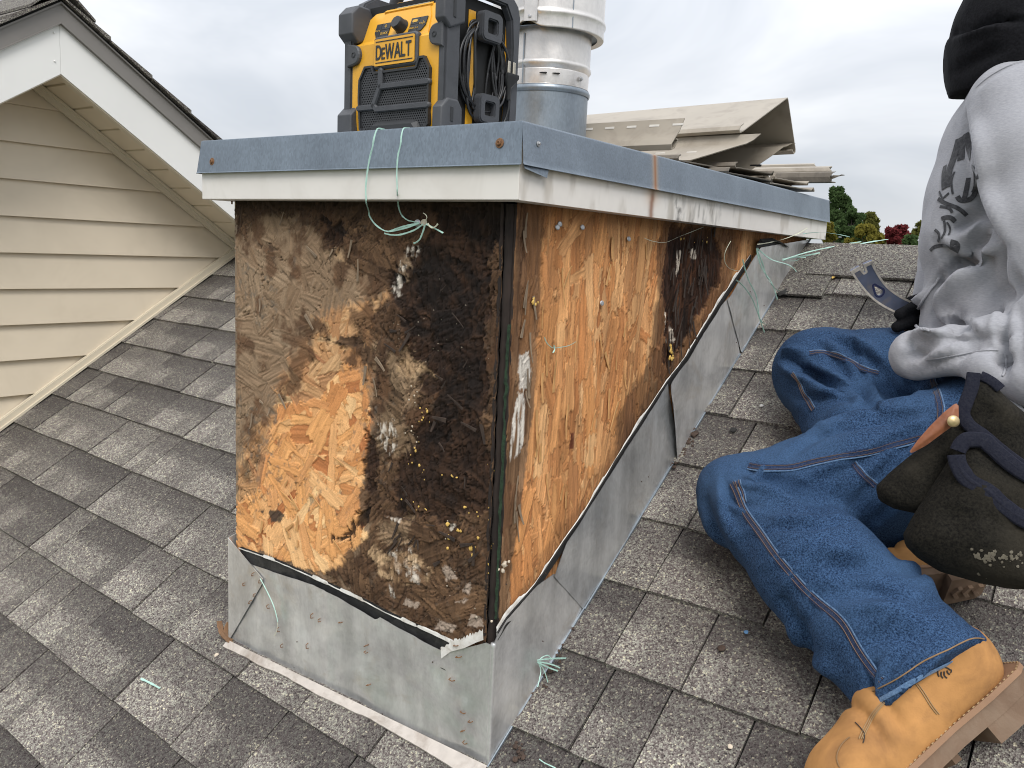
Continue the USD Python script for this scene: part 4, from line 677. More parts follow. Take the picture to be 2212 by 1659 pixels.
# ================================================================ the jobsite radio on the cap
mat('radio_yellow', (0.72, 0.36, 0.025), 0.42, var=0.05, vs=10, bump=0.05, bs=400, dirt=(0.38, 0.20, 0.03), dirt_amt=0.25, dirt_s=14)
mat('radio_grey', (0.048, 0.050, 0.056), 0.55, var=0.15, vs=25, bump=0.25, bs=700, dist=0.001, dirt=(0.12, 0.12, 0.12), dirt_amt=0.25, dirt_s=12)
mat('radio_black', (0.018, 0.019, 0.021), 0.5, var=0.1, vs=30, bump=0.15, bs=700, dist=0.001)
mat('radio_grille', (0.032, 0.033, 0.036), 0.4, var=0.1, vs=30)
mat('speaker_dark', (0.004, 0.004, 0.004), 0.7, var=0.1)
mat('radio_display', (0.50, 0.51, 0.44), 0.2, var=0.03, coat=0.4)
mat('cord_black', (0.014, 0.014, 0.015), 0.38, var=0.2, vs=50)
mat('plug_metal', (0.75, 0.68, 0.55), 0.25, metal=0.9, var=0.05)
mat('yellow_print', (0.62, 0.38, 0.06), 0.5, var=0.03)
RW, RD, RH = 0.226, 0.172, 0.226
ang = math.radians(-2.5); rr_ = np.array([math.cos(ang), math.sin(ang), 0]); rb_ = np.array([-math.sin(ang), math.cos(ang), 0])
RSC = 0.955; fr_ = onY([(958, 270)], 0.012)[0]; org = np.array([fr_[0], fr_[1], HC1]) - rr_ * RW * RSC / 2
radio = thing('jobsite_radio', 'yellow and black jobsite radio standing on the metal chimney cap', 'radio', loc=org, rz=math.degrees(ang)); UsdGeom.Xformable(radio).AddScaleOp().Set(Gf.Vec3f(RSC, RSC, RSC))
def cham(x0, x1, z0, z1, c): return Polygon([(x0 + c, z0), (x1 - c, z0), (x1, z0 + c), (x1, z1 - c), (x1 - c, z1), (x0 + c, z1), (x0, z1 - c), (x0, z0 + c)])
def rrect(x0, x1, z0, z1, r): return sbox(x0 + r, z0 + r, x1 - r, z1 - r).buffer(r, quad_segs=5)
def slab(poly, y0, y1, shift=None):
    """front view polygon (x, z) between depths y0 and y1"""
    return plate(poly, y1 - y0, lambda a, b, t: (a, y0 + t, b))
def bev(poly, y0, y1, b=0.0025):
    a = slab(poly.buffer(-b), y0, y0 + b); out = [m3.Manifold.hull_points(np.vstack([slab(poly.buffer(-b), y0, y0 + 0.0002).vertices, slab(poly, y0 + b, y1).vertices]))]
    return m2t(out[0])
# yellow shell: a side profile (depth, height) swept across, with the control face leaning back
prof = Polygon([(0.004, 0.004), (0.000, 0.03), (0.000, 0.142), (0.012, 0.150), (0.030, 0.196), (0.052, 0.214), (0.10, 0.220), (0.150, 0.214), (0.166, 0.19), (0.168, 0.02), (0.160, 0.004)])
def shell(w0, w1): return plate(prof, w1 - w0, lambda a, b, t: (w0 + t, a, b))
body = t2m(shell(-0.092, 0.099)); 
for sx, x_ in ((-1, -0.092), (1, 0.099)):   # the corners of the shell are cut away at a slant
    cut = m3.Manifold.cube((0.08, 0.5, 0.12), True).rotate((0, sx * 38, 0)).translate((x_ + sx * 0.027, 0.1, 0.236)); body -= cut
    body -= m3.Manifold.cube((0.04, 0.03, 0.6), True).rotate((0, 0, sx * 35)).translate((x_ + sx * 0.019, -0.012, 0.1))
obj('yellow_shell', m2t(body), 'radio_yellow', radio, smooth=30)
# control face frame: local axes on the leaning face
CF0 = np.array([0, 0.012, 0.150]); CFU = np.array([0, 0.018, 0.046]); CFU /= np.linalg.norm(CFU); CFN = np.array([0, -CFU[2], CFU[1]])
def on_face(x, u, h=0.0): return np.array([x, 0, 0]) + CF0 + CFU * u + CFN * h
def facepl(poly, h0, h1): 
    return plate(poly, h1 - h0, lambda a, b, t: (a, CF0[1] + CFU[1] * b + CFN[1] * (h0 + t), CF0[2] + CFU[2] * b + CFN[2] * (h0 + t)))
obj('control_panel', facepl(Polygon([(-0.060, -0.004), (0.066, -0.004), (0.060, 0.030), (0.052, 0.046), (-0.044, 0.046), (-0.055, 0.030)]), -0.002, 0.0016), 'radio_yellow', radio)
D0 = np.array([0, 0.030, 0.196]); DU = np.array([0, 0.022, 0.018]); DU /= np.linalg.norm(DU); DN = np.array([0, -DU[2], DU[1]])
def disp(poly, h0, h1): return plate(poly, h1 - h0, lambda a, b, t: (a, D0[1] + DU[1] * b + DN[1] * (h0 + t), D0[2] + DU[2] * b + DN[2] * (h0 + t)))
obj('display_surround', disp(Polygon([(-0.050, -0.002), (0.056, -0.002), (0.050, 0.028), (-0.044, 0.028)]), -0.001, 0.002), 'radio_yellow', radio)
obj('display', disp(rrect(-0.026, 0.046, 0.003, 0.024, 0.002), 0.0019, 0.0026), 'radio_display', radio)
def txt(s_, h, x, y, fn, mt, par, bold=False, depth=0.0005, nm='lettering'):
    m = meshkit.text_mesh(s_, h, depth, bold); w = m.bounds[1][0]; v = m.vertices
    m = trimesh.Trimesh(np.stack(fn(v[:, 0] - w / 2 + x, v[:, 1] - h / 2 + y, v[:, 2]), -1), m.faces, process=False)
    if m.volume < 0: m.invert()
    return obj(nm, m, mt, par)
fcf = lambda h: (lambda a, b, t: (a, CF0[1] + CFU[1] * b + CFN[1] * (h + t), CF0[2] + CFU[2] * b + CFN[2] * (h + t)))
# buttons
for poly, lab, pos, sz in ((Polygon([(-0.056, 0.012), (-0.050, 0.003), (-0.044, 0.003), (-0.044, 0.027), (-0.056, 0.027)]), '<<<', (-0.0500, 0.015), 0.0042), (sbox(-0.0432, 0.016, -0.024, 0.027), 'O', (-0.034, 0.0215), 0.0045), (sbox(-0.0432, 0.003, -0.024, 0.0152), 'CLOCK', (-0.0336, 0.009), 0.0036),
                           (sbox(0.022, 0.016, 0.040, 0.027), 'MODE', (0.031, 0.0215), 0.0026), (sbox(0.022, 0.003, 0.040, 0.0152), 'PRESET 1-5', (0.031, 0.009), 0.0026), (Polygon([(0.0408, 0.003), (0.049, 0.003), (0.056, 0.012), (0.056, 0.027), (0.0408, 0.027)]), '>>|>', (0.0482, 0.016), 0.0042)):
    bt = obj('button', facepl(poly, 0.0014, 0.0034), 'radio_black', radio); txt(lab, sz, pos[0], pos[1], fcf(0.0034), 'yellow_print', bt)
    if lab == 'MODE': obj('button_light', facepl(rrect(0.0255, 0.0365, 0.0192, 0.0238, 0.002), 0.0033, 0.0037), 'yellow_print', bt)
kn = lathe([(0.0125, 0), (0.0125, 0.002), (0.0112, 0.004), (0.0105, 0.014), (0.0092, 0.0162), (0, 0.0165)], 32); ka = np.arctan2(kn.vertices[:, 1], kn.vertices[:, 0]); rad = np.hypot(kn.vertices[:, 0], kn.vertices[:, 1]); k_ = 1 - 0.05 * (np.cos(ka * 8) > 0.6) * (kn.vertices[:, 2] > 0.003); kn.vertices[:, :2] *= k_[:, None]
kn.apply_transform(trimesh.geometry.align_vectors([0, 0, 1], CFN)); kn.apply_translation(on_face(0.003, 0.0155, 0.0012)); obj('tuning_knob', kn, 'radio_black', radio, smooth=35)
# badge
obj('badge_frame', bev(rrect(-0.039, 0.058, 0.101, 0.150, 0.006), -0.005, 0.004), 'radio_grey', radio)
bp = obj('badge', slab(rrect(-0.0345, 0.0535, 0.1055, 0.1455, 0.003), -0.0066, -0.004), 'radio_yellow', radio)
ff = lambda y: (lambda a, b, t: (a, y - t, b))
ltr = meshkit.text_mesh('DEWALT', 0.0185, 0.0008, True); 
def word(parts_, x0, z0, total):
    ms, x = [], 0.0
    for s_, h_ in parts_:
        m = meshkit.text_mesh(s_, h_, 0.0008, True); m.apply_translation([x - m.bounds[0][0], 0, 0]); x = m.bounds[1][0] + 0.0009; ms.append(m)
    m = trimesh.util.concatenate(ms); v = m.vertices * [total / x, 1, 1]; m = trimesh.Trimesh(np.stack([v[:, 0] + x0, -0.0066 - v[:, 2], v[:, 1] + z0], -1), m.faces, process=False); return m
obj('lettering', word((('D', 0.021), ('E', 0.0165), ('W', 0.021), ('A', 0.021), ('L', 0.021), ('T', 0.021)), -0.0305, 0.1150, 0.0790), 'radio_black', bp)
for z_ in (0.1095, 0.1408): obj('badge_line', slab(sbox(-0.0310, z_, 0.0505, z_ + 0.0013), -0.0072, -0.0066), 'radio_black', bp)
# grille: perforated plate (real holes), ribs and surround
gout = Polygon([(-0.068, 0.012), (-0.072, 0.060), (-0.071, 0.088), (-0.058, 0.108), (-0.040, 0.108), (-0.036, 0.098), (0.056, 0.098), (0.062, 0.112), (0.074, 0.112), (0.086, 0.094), (0.086, 0.012), (0.074, 0.002), (-0.058, 0.002)])
holes = []
pt = 0.0041
for i in range(-22, 24):
    for j in range(0, 34):
        x_, z_ = i * pt + (pt / 2 if j % 2 else 0), 0.008 + j * pt * 0.866
        holes.append(Polygon([(x_ + 0.00135 * math.cos(a), z_ + 0.00135 * math.sin(a)) for a in np.arange(6) * math.pi / 3 + math.pi / 6]))
gp = gout.buffer(-0.003).difference(unary_union([h_ for h_ in holes if gout.buffer(-0.005).contains(h_)]))
obj('grille', slab(gp, -0.0035, -0.0020), 'radio_grille', radio); obj('speaker_cloth', slab(gout.buffer(-0.002), -0.0004, -0.0001), 'speaker_dark', radio)
obj('grille_surround', slab(gout.difference(gout.buffer(-0.0035)), -0.0065, 0.001), 'radio_black', radio)
def rib(pts, w): return bev_line(pts, w)
def bev_line(pts, w):
    ms = []
    for a, b in zip(pts[:-1], pts[1:]):
        p = LineString([a, b]).buffer(w / 2, quad_segs=4); q = LineString([a, b]).buffer(w / 2 - 0.0016, quad_segs=4)
        ms.append(m3.Manifold.hull_points(np.vstack([slab(p, -0.0060, -0.002).vertices, slab(q, -0.0085, -0.0080).vertices])))
    return m2t(m3.Manifold.batch_boolean(ms, m3.OpType.Add))
for pts in ([(-0.020, 0.098), (-0.020, 0.076), (-0.036, 0.044), (-0.070, 0.044)], [(-0.020, 0.074), (0.084, 0.074)], [(-0.034, 0.046), (-0.028, 0.040), (0.084, 0.040)]):
    obj('grille_rib', bev_line(pts, 0.0095), 'radio_grey', radio)
foot = m2t(m3.Manifold.hull_points(np.vstack([slab(Polygon([(-0.042, 0.0), (0.074, 0.0), (0.062, 0.018), (0.052, 0.022), (-0.028, 0.022), (-0.036, 0.016)]), -0.004, 0.0).vertices, slab(Polygon([(-0.038, 0.001), (0.068, 0.001), (0.056, 0.014), (-0.032, 0.014)]), -0.012, -0.011).vertices]))); obj('front_bumper', foot, 'radio_black', radio)
for x_, z_ in ((-0.083, 0.128), (0.095, 0.140)):
    bs_ = obj('boss', bev(Polygon([(x_ - 0.016 * (1 if x_ < 0 else -1), z_ - 0.018), (x_ - 0.016 * (1 if x_ < 0 else -1), z_ + 0.018)] + [(x_ + (0.013 * math.sin(a)) * (1 if x_ < 0 else -1), z_ + 0.015 * math.cos(a)) for a in np.linspace(0.1, 3.04, 9)]), -0.007, 0.003, 0.002), 'radio_grey', radio)
    sc = lathe([(0.0052, -0.0015), (0.0048, 0), (0.003, 0.0004), (0.003, -0.0006), (0, -0.0006)], 16); sc.apply_transform(trimesh.geometry.align_vectors([0, 0, 1], (0, -1, 0))); sc.apply_translation((x_, -0.0075, z_)); obj('screw', sc, 'radio_black', bs_, smooth=40)
# side cages: a rounded frame with corner bumpers
def cage(sx):
    o = Polygon([(0.004, 0.0), (0.162, 0.0), (0.172, 0.012), (0.172, 0.200), (0.166, 0.216), (0.150, 0.229), (0.048, 0.229), (0.026, 0.216), (0.002, 0.170), (-0.002, 0.150), (-0.002, 0.012)])
    inner = Polygon([(0.030, 0.020), (0.046, 0.012), (0.132, 0.012), (0.150, 0.026), (0.155, 0.150), (0.150, 0.192), (0.136, 0.211), (0.062, 0.211), (0.040, 0.200), (0.030, 0.176)]).buffer(0.006).buffer(-0.006)
    fr = o.difference(inner); x0, x1 = (0.0985, 0.1145) if sx > 0 else (-0.1125, -0.0925)
    mid = plate(fr, x1 - x0 - 0.006, lambda a, b, t: (x0 + 0.003 + t, a, b)); side = plate(fr.buffer(-0.0025), x1 - x0, lambda a, b, t: (x0 + t, a, b))
    return t2m(mid) + t2m(side)
for sx in (-1, 1):
    c_ = cage(sx); cg = obj('side_cage', m2t(c_), 'radio_grey', radio, smooth=30)
    for z0_, z1_, yy_ in ((0.148, 0.206, 0.0), (0.0, 0.050, 0.0)):
        a_ = 0.108 if sx > 0 else -0.116; x0, x1 = (0.0985, 0.1185) if sx > 0 else (-0.1165, -0.086)
        bm_ = [(x, y, z) for x in (x0, x1) for y, z in ((-0.012, z0_ + (0.010 if z0_ > 0 else 0.0)), (-0.012, z1_ - 0.012), (0.000, z1_), (0.020, z1_), (0.028, z1_ - 0.01), (0.028, z0_ + (0.012 if z0_ > 0 else 0)), (0.0, z0_))]
        s_ = m3.Manifold.sphere(0.004, 10); obj('bumper', m2t(m3.Manifold.batch_hull([s_.translate((x + (-0.004 if x > 0 and x == max(x0, x1) else 0.004 if x == min(x0, x1) else 0) * 1.0, y + 0.004, z + (0.004 if z < (z0_ + z1_) / 2 else -0.004))) for x, y, z in bm_])), 'radio_grey', cg, smooth=35)
        ex = x1 if sx > 0 else x0; obj('bumper_slot', rbox(ex - 0.002, ex + 0.0012, 0.008, 0.014, z0_ + 0.016, z1_ - 0.012, 0.001), 'radio_black', cg)
obj('side_recess', box(-0.088, 0.0995, 0.032, 0.152, 0.010, 0.208), 'speaker_dark', radio)
obj('yellow_web', [box(0.0996, 0.1005, 0.062, 0.078, 0.004, 0.19)], 'radio_yellow', radio)
# handle on top
hp = spline([(-0.10, 0.095, 0.222), (-0.085, 0.095, 0.246), (-0.04, 0.095, 0.256), (0.05, 0.095, 0.256), (0.09, 0.095, 0.246), (0.10, 0.095, 0.222)], 30); obj('handle', tube(hp, 0.011, 12, 0.9), 'radio_grey', radio, smooth=40)
# cord hooks and the wound power cord on the right side
def hook(zc):
    o = rrect(0.070, 0.118, zc - 0.022, zc + 0.022, 0.009); i_ = rrect(0.083, 0.105, zc - 0.010, zc + 0.010, 0.003)
    m = [plate(o.difference(i_).buffer(-0.002), 0.016, lambda a, b, t: (0.1075 + t, a, b)), plate(o.difference(i_), 0.012, lambda a, b, t: (0.1095 + t, a, b)), plate(rrect(0.080, 0.108, zc - 0.014, zc + 0.014, 0.004), 0.030, lambda a, b, t: (0.082 + t, a, b))]
    h_ = obj('cord_hook', m, 'radio_grey', radio, smooth=30); obj('hook_window', plate(rrect(0.0835, 0.1045, zc - 0.0095, zc + 0.0095, 0.003), 0.004, lambda a, b, t: (0.1105 + t, a, b)), 'speaker_dark', h_)
hook(0.168); hook(0.046)
rc_ = np.random.default_rng(8); loops = []
for k in range(11):
    a = np.linspace(0, 2 * np.pi, 70); wd = 0.030 + 0.010 * rc_.random() + 0.006 * (k % 3); ht = 0.062 + 0.014 * rc_.random(); cy = 0.093 + rc_.normal(0, 0.003); cz = 0.106 + rc_.normal(0, 0.003)
    y = cy + wd * np.sign(np.cos(a)) * np.abs(np.cos(a)) ** 0.75; z = cz + ht * np.sign(np.sin(a)) * np.abs(np.sin(a)) ** 0.85; y += 0.010 * rc_.normal() * np.cos(2 * a) * 0.6 + 0.004 * np.sin(3 * a + k)
    x = 0.1030 + 0.0011 * k * 0.8 + 0.003 * np.sin(a * 2 + k) + 0.0014 * rc_.normal(); loops.append(tube(np.stack([x, y, z], -1), 0.0021, 7))
tail = spline([(0.100, 0.128, 0.060), (0.106, 0.118, 0.026), (0.112, 0.128, 0.022), (0.116, 0.142, 0.040), (0.118, 0.146, 0.062), (0.117, 0.145, 0.078)], 40); loops.append(tube(tail, 0.0022, 7))
cd = obj('power_cord', loops[0], 'cord_black', radio, smooth=True)
for l_ in loops[1:]: obj('cord_loop', l_, 'cord_black', cd, smooth=True)
pg = [(0.117, 0.145, 0.070), (0.117, 0.145, 0.088), (0.118, 0.148, 0.100), (0.119, 0.151, 0.112)]
s_ = lambda r, p: m3.Manifold.sphere(r, 12).translate(tuple(map(float, p)))
pm = m3.Manifold.batch_hull([s_(0.0038, pg[0]), s_(0.0042, pg[1])]) + m3.Manifold.batch_hull([s_(0.0042, pg[1]), m3.Manifold.cube((0.010, 0.028, 0.006), True).translate((0.118, 0.149, 0.106))])
plug = obj('plug', m2t(pm), 'cord_black', radio, smooth=35)
for d_ in (-0.0065, 0.0065): obj('plug_blade', rbox(0.1172, 0.1188, 0.149 + d_ - 0.0032, 0.149 + d_ + 0.0032, 0.108, 0.128, 0.0006), 'plug_metal', plug)

# ================================================================ flue pipe through the cap
PC = np.array([-0.311, 0.520]); pp = thing('flue_pipe', 'galvanised metal flue pipe rising behind the yellow radio', 'flue pipe', loc=(PC[0], PC[1], 0))
def pz(y_, x_=1190): return onX([(x_, y_)], -0.3)[0][2]
rp = np.linalg.norm(np.cross(D([(1268, 230)])[0] / np.linalg.norm(D([(1268, 230)])[0]), np.array([PC[0], PC[1], pz(230)]) - CAM)) * 1.0
R0 = 0.086; zl0, zl1, zl2, zl3 = HC1, pz(208), pz(198), pz(92)
zs = np.linspace(zl0, zl1, 12); obj('lower_pipe', lathe([(R0, z) for z in zs] + [(R0 + 0.0015, zl1 - 0.004), (R0 + 0.0035, zl1), (R0 + 0.0035, zl1 + 0.004), (R0 + 0.001, zl1 + 0.008)], 72), 'pipe_galvanised', pp, smooth=40)
H_ = zl3 - zl2; prof_ = [(R0 + 0.001, zl2), (R0 - 0.001, zl2 + 0.001), (R0, zl2 + H_ * 0.30), (R0 - 0.0015, zl2 + H_ * 0.32), (R0 + 0.003, zl2 + H_ * 0.40), (R0 + 0.003, zl2 + H_ * 0.46), (R0 + 0.0005, zl2 + H_ * 0.50), (R0 + 0.001, zl3), (R0 + 0.001, zl3 + 0.03)]
sec = lathe(prof_, 72); ja = np.arctan2(sec.vertices[:, 1], sec.vertices[:, 0]); dn = smoothstep(0.28, 0.42, (sec.vertices[:, 2] - zl2) / H_) * smoothstep(0.62, 0.46, (sec.vertices[:, 2] - zl2) / H_); sec.vertices[:, :2] *= (1 + 0.012 * dn * np.cos(ja * 9))[:, None]
sp_ = obj('pipe_section', sec, 'pipe_bright', pp, smooth=40)
def polar(r, a, z): return np.array([r * math.cos(a), r * math.sin(a), z])
ca = math.atan2(CAM[1] - PC[1], CAM[0] - PC[0])
for da in (-0.06, 0.22, -0.9):
    a = ca + da; q = np.array([polar(R0 + 0.0025, a + t, zl2 + H_ * 0.20 + 0.0004) for t in np.linspace(-0.085, 0.085, 8)])
    obj('louvre_slot', tube(q, [0.0004, 0.0012, 0.0016, 0.0017, 0.0017, 0.0018, 0.0022, 0.0008], 6, 0.8), 'speaker_dark', sp_)
obj('seam', tube(np.array([polar(R0 + 0.0026, ca - 0.52, z) for z in np.linspace(zl2 + 0.001, zl3, 8)]), 0.0014, 6), 'pipe_galvanised', sp_)
sw = lathe([(0, 0), (0.0052, 0), (0.0048, 0.0016), (0.0032, 0.002), (0.0032, 0.005), (0, 0.0055)], 6); sw.apply_transform(trimesh.geometry.align_vectors([0, 0, 1], polar(1, ca + 0.86, 0))); sw.apply_translation(polar(R0 + 0.002, ca + 0.86, zl2 + H_ * 0.17)); obj('screw', sw, 'zinc_nail', sp_)
zc0 = pz(86); zc1 = zc0 + 0.34; RO = 0.110
pc = [(RO - 0.012, zc0 + 0.002), (RO, zc0), (RO + 0.001, zc0 + 0.002), (RO, zc0 + 0.018), (RO + 0.0035, zc0 + 0.024), (RO + 0.0035, zc0 + 0.029), (RO, zc0 + 0.036), (RO, zc1 - 0.05), (RO + 0.003, zc1 - 0.044), (RO, zc1 - 0.038), (RO, zc1), (RO + 0.01, zc1 + 0.004), (0.0, zc1 + 0.02)]
oc = lathe(pc, 96); ja = np.arctan2(oc.vertices[:, 1], oc.vertices[:, 0]); sc_ = 1 + 0.0
low = smoothstep(zc0 + 0.045, zc0 + 0.0, oc.vertices[:, 2]); oc.vertices[:, 2] += 0.012 * low * np.exp(-((np.angle(np.exp(1j * (ja - ca + 0.38)))) / 0.17) ** 2)
cp_ = obj('pipe_cap', oc, 'pipe_bright', pp, smooth=40, label='wide outer jacket of the flue cap')
obj('jacket_inside', lathe([(R0 + 0.0005, zc0 + 0.012), (RO - 0.004, zc0 + 0.004), (RO - 0.004, zc0 + 0.003), (R0 + 0.0005, zc0 + 0.010)], 72), 'pipe_galvanised', cp_, smooth=40)
for da, w_ in ((-0.30, 0.012),):
    q = np.array([polar(RO + 0.004, ca + da, z) for z in np.linspace(zc0 + 0.008, zc1 - 0.02, 12)]); obj('bracket', ribbon(q, 0.026, np.tile(polar(1, ca + da, 0), (12, 1)), 0.004), 'pipe_bright', cp_)
    rv = lathe([(0, 0), (0.0035, 0), (0.003, 0.0016), (0, 0.002)], 10); rv.apply_transform(trimesh.geometry.align_vectors([0, 0, 1], polar(1, ca + da, 0))); rv.apply_translation(polar(RO + 0.008, ca + da, zc0 + 0.016)); obj('rivet', rv, 'zinc_nail', cp_)
obj('seam', tube(np.array([polar(RO + 0.0008, ca + 0.42, z) for z in np.linspace(zc0 + 0.002, zc1 - 0.01, 8)]), 0.0011, 6), 'pipe_galvanised', cp_)
for z_ in (0.055, 0.030, 0.1, 0.14):
    rv = lathe([(0, 0), (0.002, 0), (0.0016, 0.001), (0, 0.0012)], 8); rv.apply_transform(trimesh.geometry.align_vectors([0, 0, 1], polar(1, ca + 0.47, 0))); rv.apply_translation(polar(RO + 0.0005, ca + 0.47, zc0 + z_)); obj('rivet', rv, 'zinc_nail', cp_)
# a pale disc-shaped lid lying behind the radio
lid = lathe([(0, 0.0), (0.036, 0.0), (0.039, 0.004), (0.039, 0.012), (0.035, 0.014), (0, 0.014)], 40); lid.apply_transform(trimesh.transformations.rotation_matrix(math.radians(82), [0, 1, 0.3])); lp_ = onY([(752, 282)], 0.27)[0]; lid.apply_translation((lp_[0], lp_[1], HC1 + 0.038)); obj('round_lid', lid, 'pipe_bright', None, smooth=35, label='pale round metal lid half hidden behind the radio', cat='lid')

# ================================================================ siding torn off the chase, lying across the cap
def scrap(prof, x1, length, mt, par, nm='panel', th=0.0022, skew=0.0, drop=0.0, tilt=0.0, jag=0.0):
    """profile points (y, z) swept along x; the near end stands at x1, cut askew by skew per metre of height"""
    prof = np.asarray(prof, float); poly = LineString(prof).buffer(th / 2, cap_style=2, join_style=1, quad_segs=3)
    e = trimesh.creation.extrude_polygon(poly, 1.0, engine='earcut'); n = 8; v = e.vertices; zc = prof[:, 1].max(); yc = prof[:, 0].min()
    e = e.subdivide() if False else e
    t = v[:, 2]; x = x1 - length * t + (1 - t) * (skew * (v[:, 1] - zc) + tilt * (v[:, 0] - yc) + jag * (meshkit.noise(np.stack([v[:, 0] * 90, v[:, 1] * 90, v[:, 0] * 0], -1), 4) - 0.5))
    m = trimesh.Trimesh(np.stack([x, v[:, 0], v[:, 1] - drop * t], -1), e.faces, process=False)
    if m.volume < 0: m.invert()
    return obj(nm, m, mt, par, smooth=28)
def slot(par, x, y0, z0, y1, z1, L=0.021, mt='slot_light'):
    """an elongated nail slot shape, solid, set on a hem that runs from (y0, z0) to (y1, z1)"""
    d_ = np.array([y1 - y0, z1 - z0]); d_ /= np.linalg.norm(d_); nn = np.array([-d_[1], d_[0]]); c = np.array([(y0 + y1) / 2, (z0 + z1) / 2])
    pts = [(x + sx * L / 2, *(c + d_ * sd * 0.0022 + nn * sn * 0.0016)) for sx in (-1, 1) for sd in (-1, 1) for sn in (-1, 1)]
    obj('nail_slot', trimesh.convex.convex_hull(np.array(pts)), mt, par)
G_ = None
p1 = thing('siding_scrap', 'long folded beige vinyl corner sheet lying like a tent on top of the scrap pile', 'siding scrap')
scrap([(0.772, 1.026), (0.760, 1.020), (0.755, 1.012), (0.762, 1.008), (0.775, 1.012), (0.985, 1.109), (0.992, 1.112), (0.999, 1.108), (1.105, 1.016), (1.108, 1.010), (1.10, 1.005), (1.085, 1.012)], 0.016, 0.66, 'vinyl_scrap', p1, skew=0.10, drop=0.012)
p2 = thing('siding_scrap', 'beige vinyl strip with a row of nail slots, nearest the flue pipe', 'siding scrap')
scrap([(0.618, 1.017), (0.611, 0.992), (0.600, 0.976), (0.594, 0.966), (0.600, 0.957), (0.612, 0.962), (0.616, 0.977), (0.608, 0.978)], -0.050, 0.58, 'vinyl_scrap', p2, skew=0.25)
for i in range(9): slot(p2, -0.062 - 0.050 * i, 0.6125, 0.998, 0.6165, 1.0125)
p3 = thing('siding_scrap', 'beige vinyl hem hooked under the tent shaped sheet', 'siding scrap')
scrap([(0.768, 1.004), (0.764, 0.992), (0.756, 0.984), (0.742, 0.978), (0.700, 0.958), (0.670, 0.944)], -0.002, 0.60, 'vinyl_scrap', p3, skew=0.9, tilt=0.5)
for i in range(5): slot(p3, -0.075 - 0.07 * i, 0.705, 0.9605, 0.722, 0.9685)
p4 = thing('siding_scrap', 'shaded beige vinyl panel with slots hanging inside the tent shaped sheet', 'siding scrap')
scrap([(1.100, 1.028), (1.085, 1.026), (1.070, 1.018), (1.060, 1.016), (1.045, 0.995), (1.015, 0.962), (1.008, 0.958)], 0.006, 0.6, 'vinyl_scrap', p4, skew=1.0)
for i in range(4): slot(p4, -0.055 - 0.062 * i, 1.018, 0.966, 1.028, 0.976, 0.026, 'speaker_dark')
hookp = lambda y0, z0, w: [(y0 + 0.008, z0 + 0.012), (y0 + 0.002, z0 + 0.010), (y0, z0 + 0.005), (y0 + 0.004, z0 + 0.001), (y0 + 0.012, z0 + 0.002), (y0 + w, z0 + 0.004), (y0 + w + 0.006, z0 + 0.010), (y0 + w + 0.012, z0 + 0.002)]
for (y0, z0, w, x1, lab, mt_) in ((0.545, HC1 + 0.003, 0.14, -0.03, 'bottom flat beige siding strip at the edge of the cap', 'vinyl_dirty'), (0.570, HC1 + 0.018, 0.17, -0.035, 'dirty siding strip with a rolled edge, second from the cap surface', 'vinyl_dirty'), (0.690, HC1 + 0.006, 0.19, 0.018, 'dark flattened siding strip in the middle of the pile', 'vinyl_dirty'), (0.735, HC1 + 0.021, 0.16, 0.014, 'grimy siding strip with a white bent corner under the tent shaped sheet', 'vinyl_dirty'), (0.90, HC1 + 0.005, 0.22, 0.030, 'stacked siding strip with stepped hems by the cap edge', 'vinyl_scrap'), (0.93, HC1 + 0.018, 0.17, 0.026, 'pale siding strip lying between the stepped hems and the trim bars', 'vinyl_scrap')):
    q = thing('siding_scrap', lab, 'siding scrap'); scrap(hookp(y0, z0, w), x1, 0.6, mt_, q, skew=0.3, jag=0.006, tilt=0.1)
obj('bent_corner', trimesh.convex.convex_hull(np.array([(0.016, 0.90, HC1 + 0.030), (0.016, 0.925, HC1 + 0.030), (-0.01, 0.90, HC1 + 0.031), (-0.01, 0.925, HC1 + 0.031), (0.016, 0.927, HC1 + 0.018), (0.012, 0.927, HC1 + 0.018)])), 'torn_wrap', q)
t1 = thing('trim_bar', 'long U shaped trim bar with a broken end sticking out furthest right', 'trim bar'); scrap([(1.262, 0.985), (1.245, 0.990), (1.232, 0.986), (1.228, 0.978), (1.228, 0.956), (1.232, 0.953), (1.262, 0.953)], 0.056, 0.62, 'vinyl_scrap', t1, jag=0.02, tilt=-0.3); scrap([(1.225, 0.975), (1.214, 0.972), (1.212, 0.962), (1.214, 0.951), (1.228, 0.950)], 0.066, 0.62, 'vinyl_dirty', t1, 'lower_lip', jag=0.02)
obj('frayed_end', [curl((0.060, 1.222 + 0.004 * i, 0.958 + 0.003 * i), (0, -1, 0.3), (1, 0.1 * i - 0.2, 0.25 - 0.1 * i), 0.03, 0.003, 2, 0.006) for i in range(4)], 'vinyl_dirty', t1)
t2 = thing('trim_bar', 'thin flat trim strip lying above the broken U shaped bar', 'trim bar'); scrap([(1.318, 1.006), (1.300, 1.002), (1.298, 0.984), (1.312, 0.980)], -0.012, 0.5, 'vinyl_scrap', t2, skew=-1.2)
t3 = thing('trim_bar', 'low flat trim strip with a pointed end under the U shaped bar', 'trim bar'); scrap([(1.12, 0.928), (1.080, 0.934), (1.072, 0.931), (1.072, 0.925), (1.10, 0.9215)], 0.026, 0.55, 'vinyl_scrap', t3, skew=2.0, tilt=-0.5)

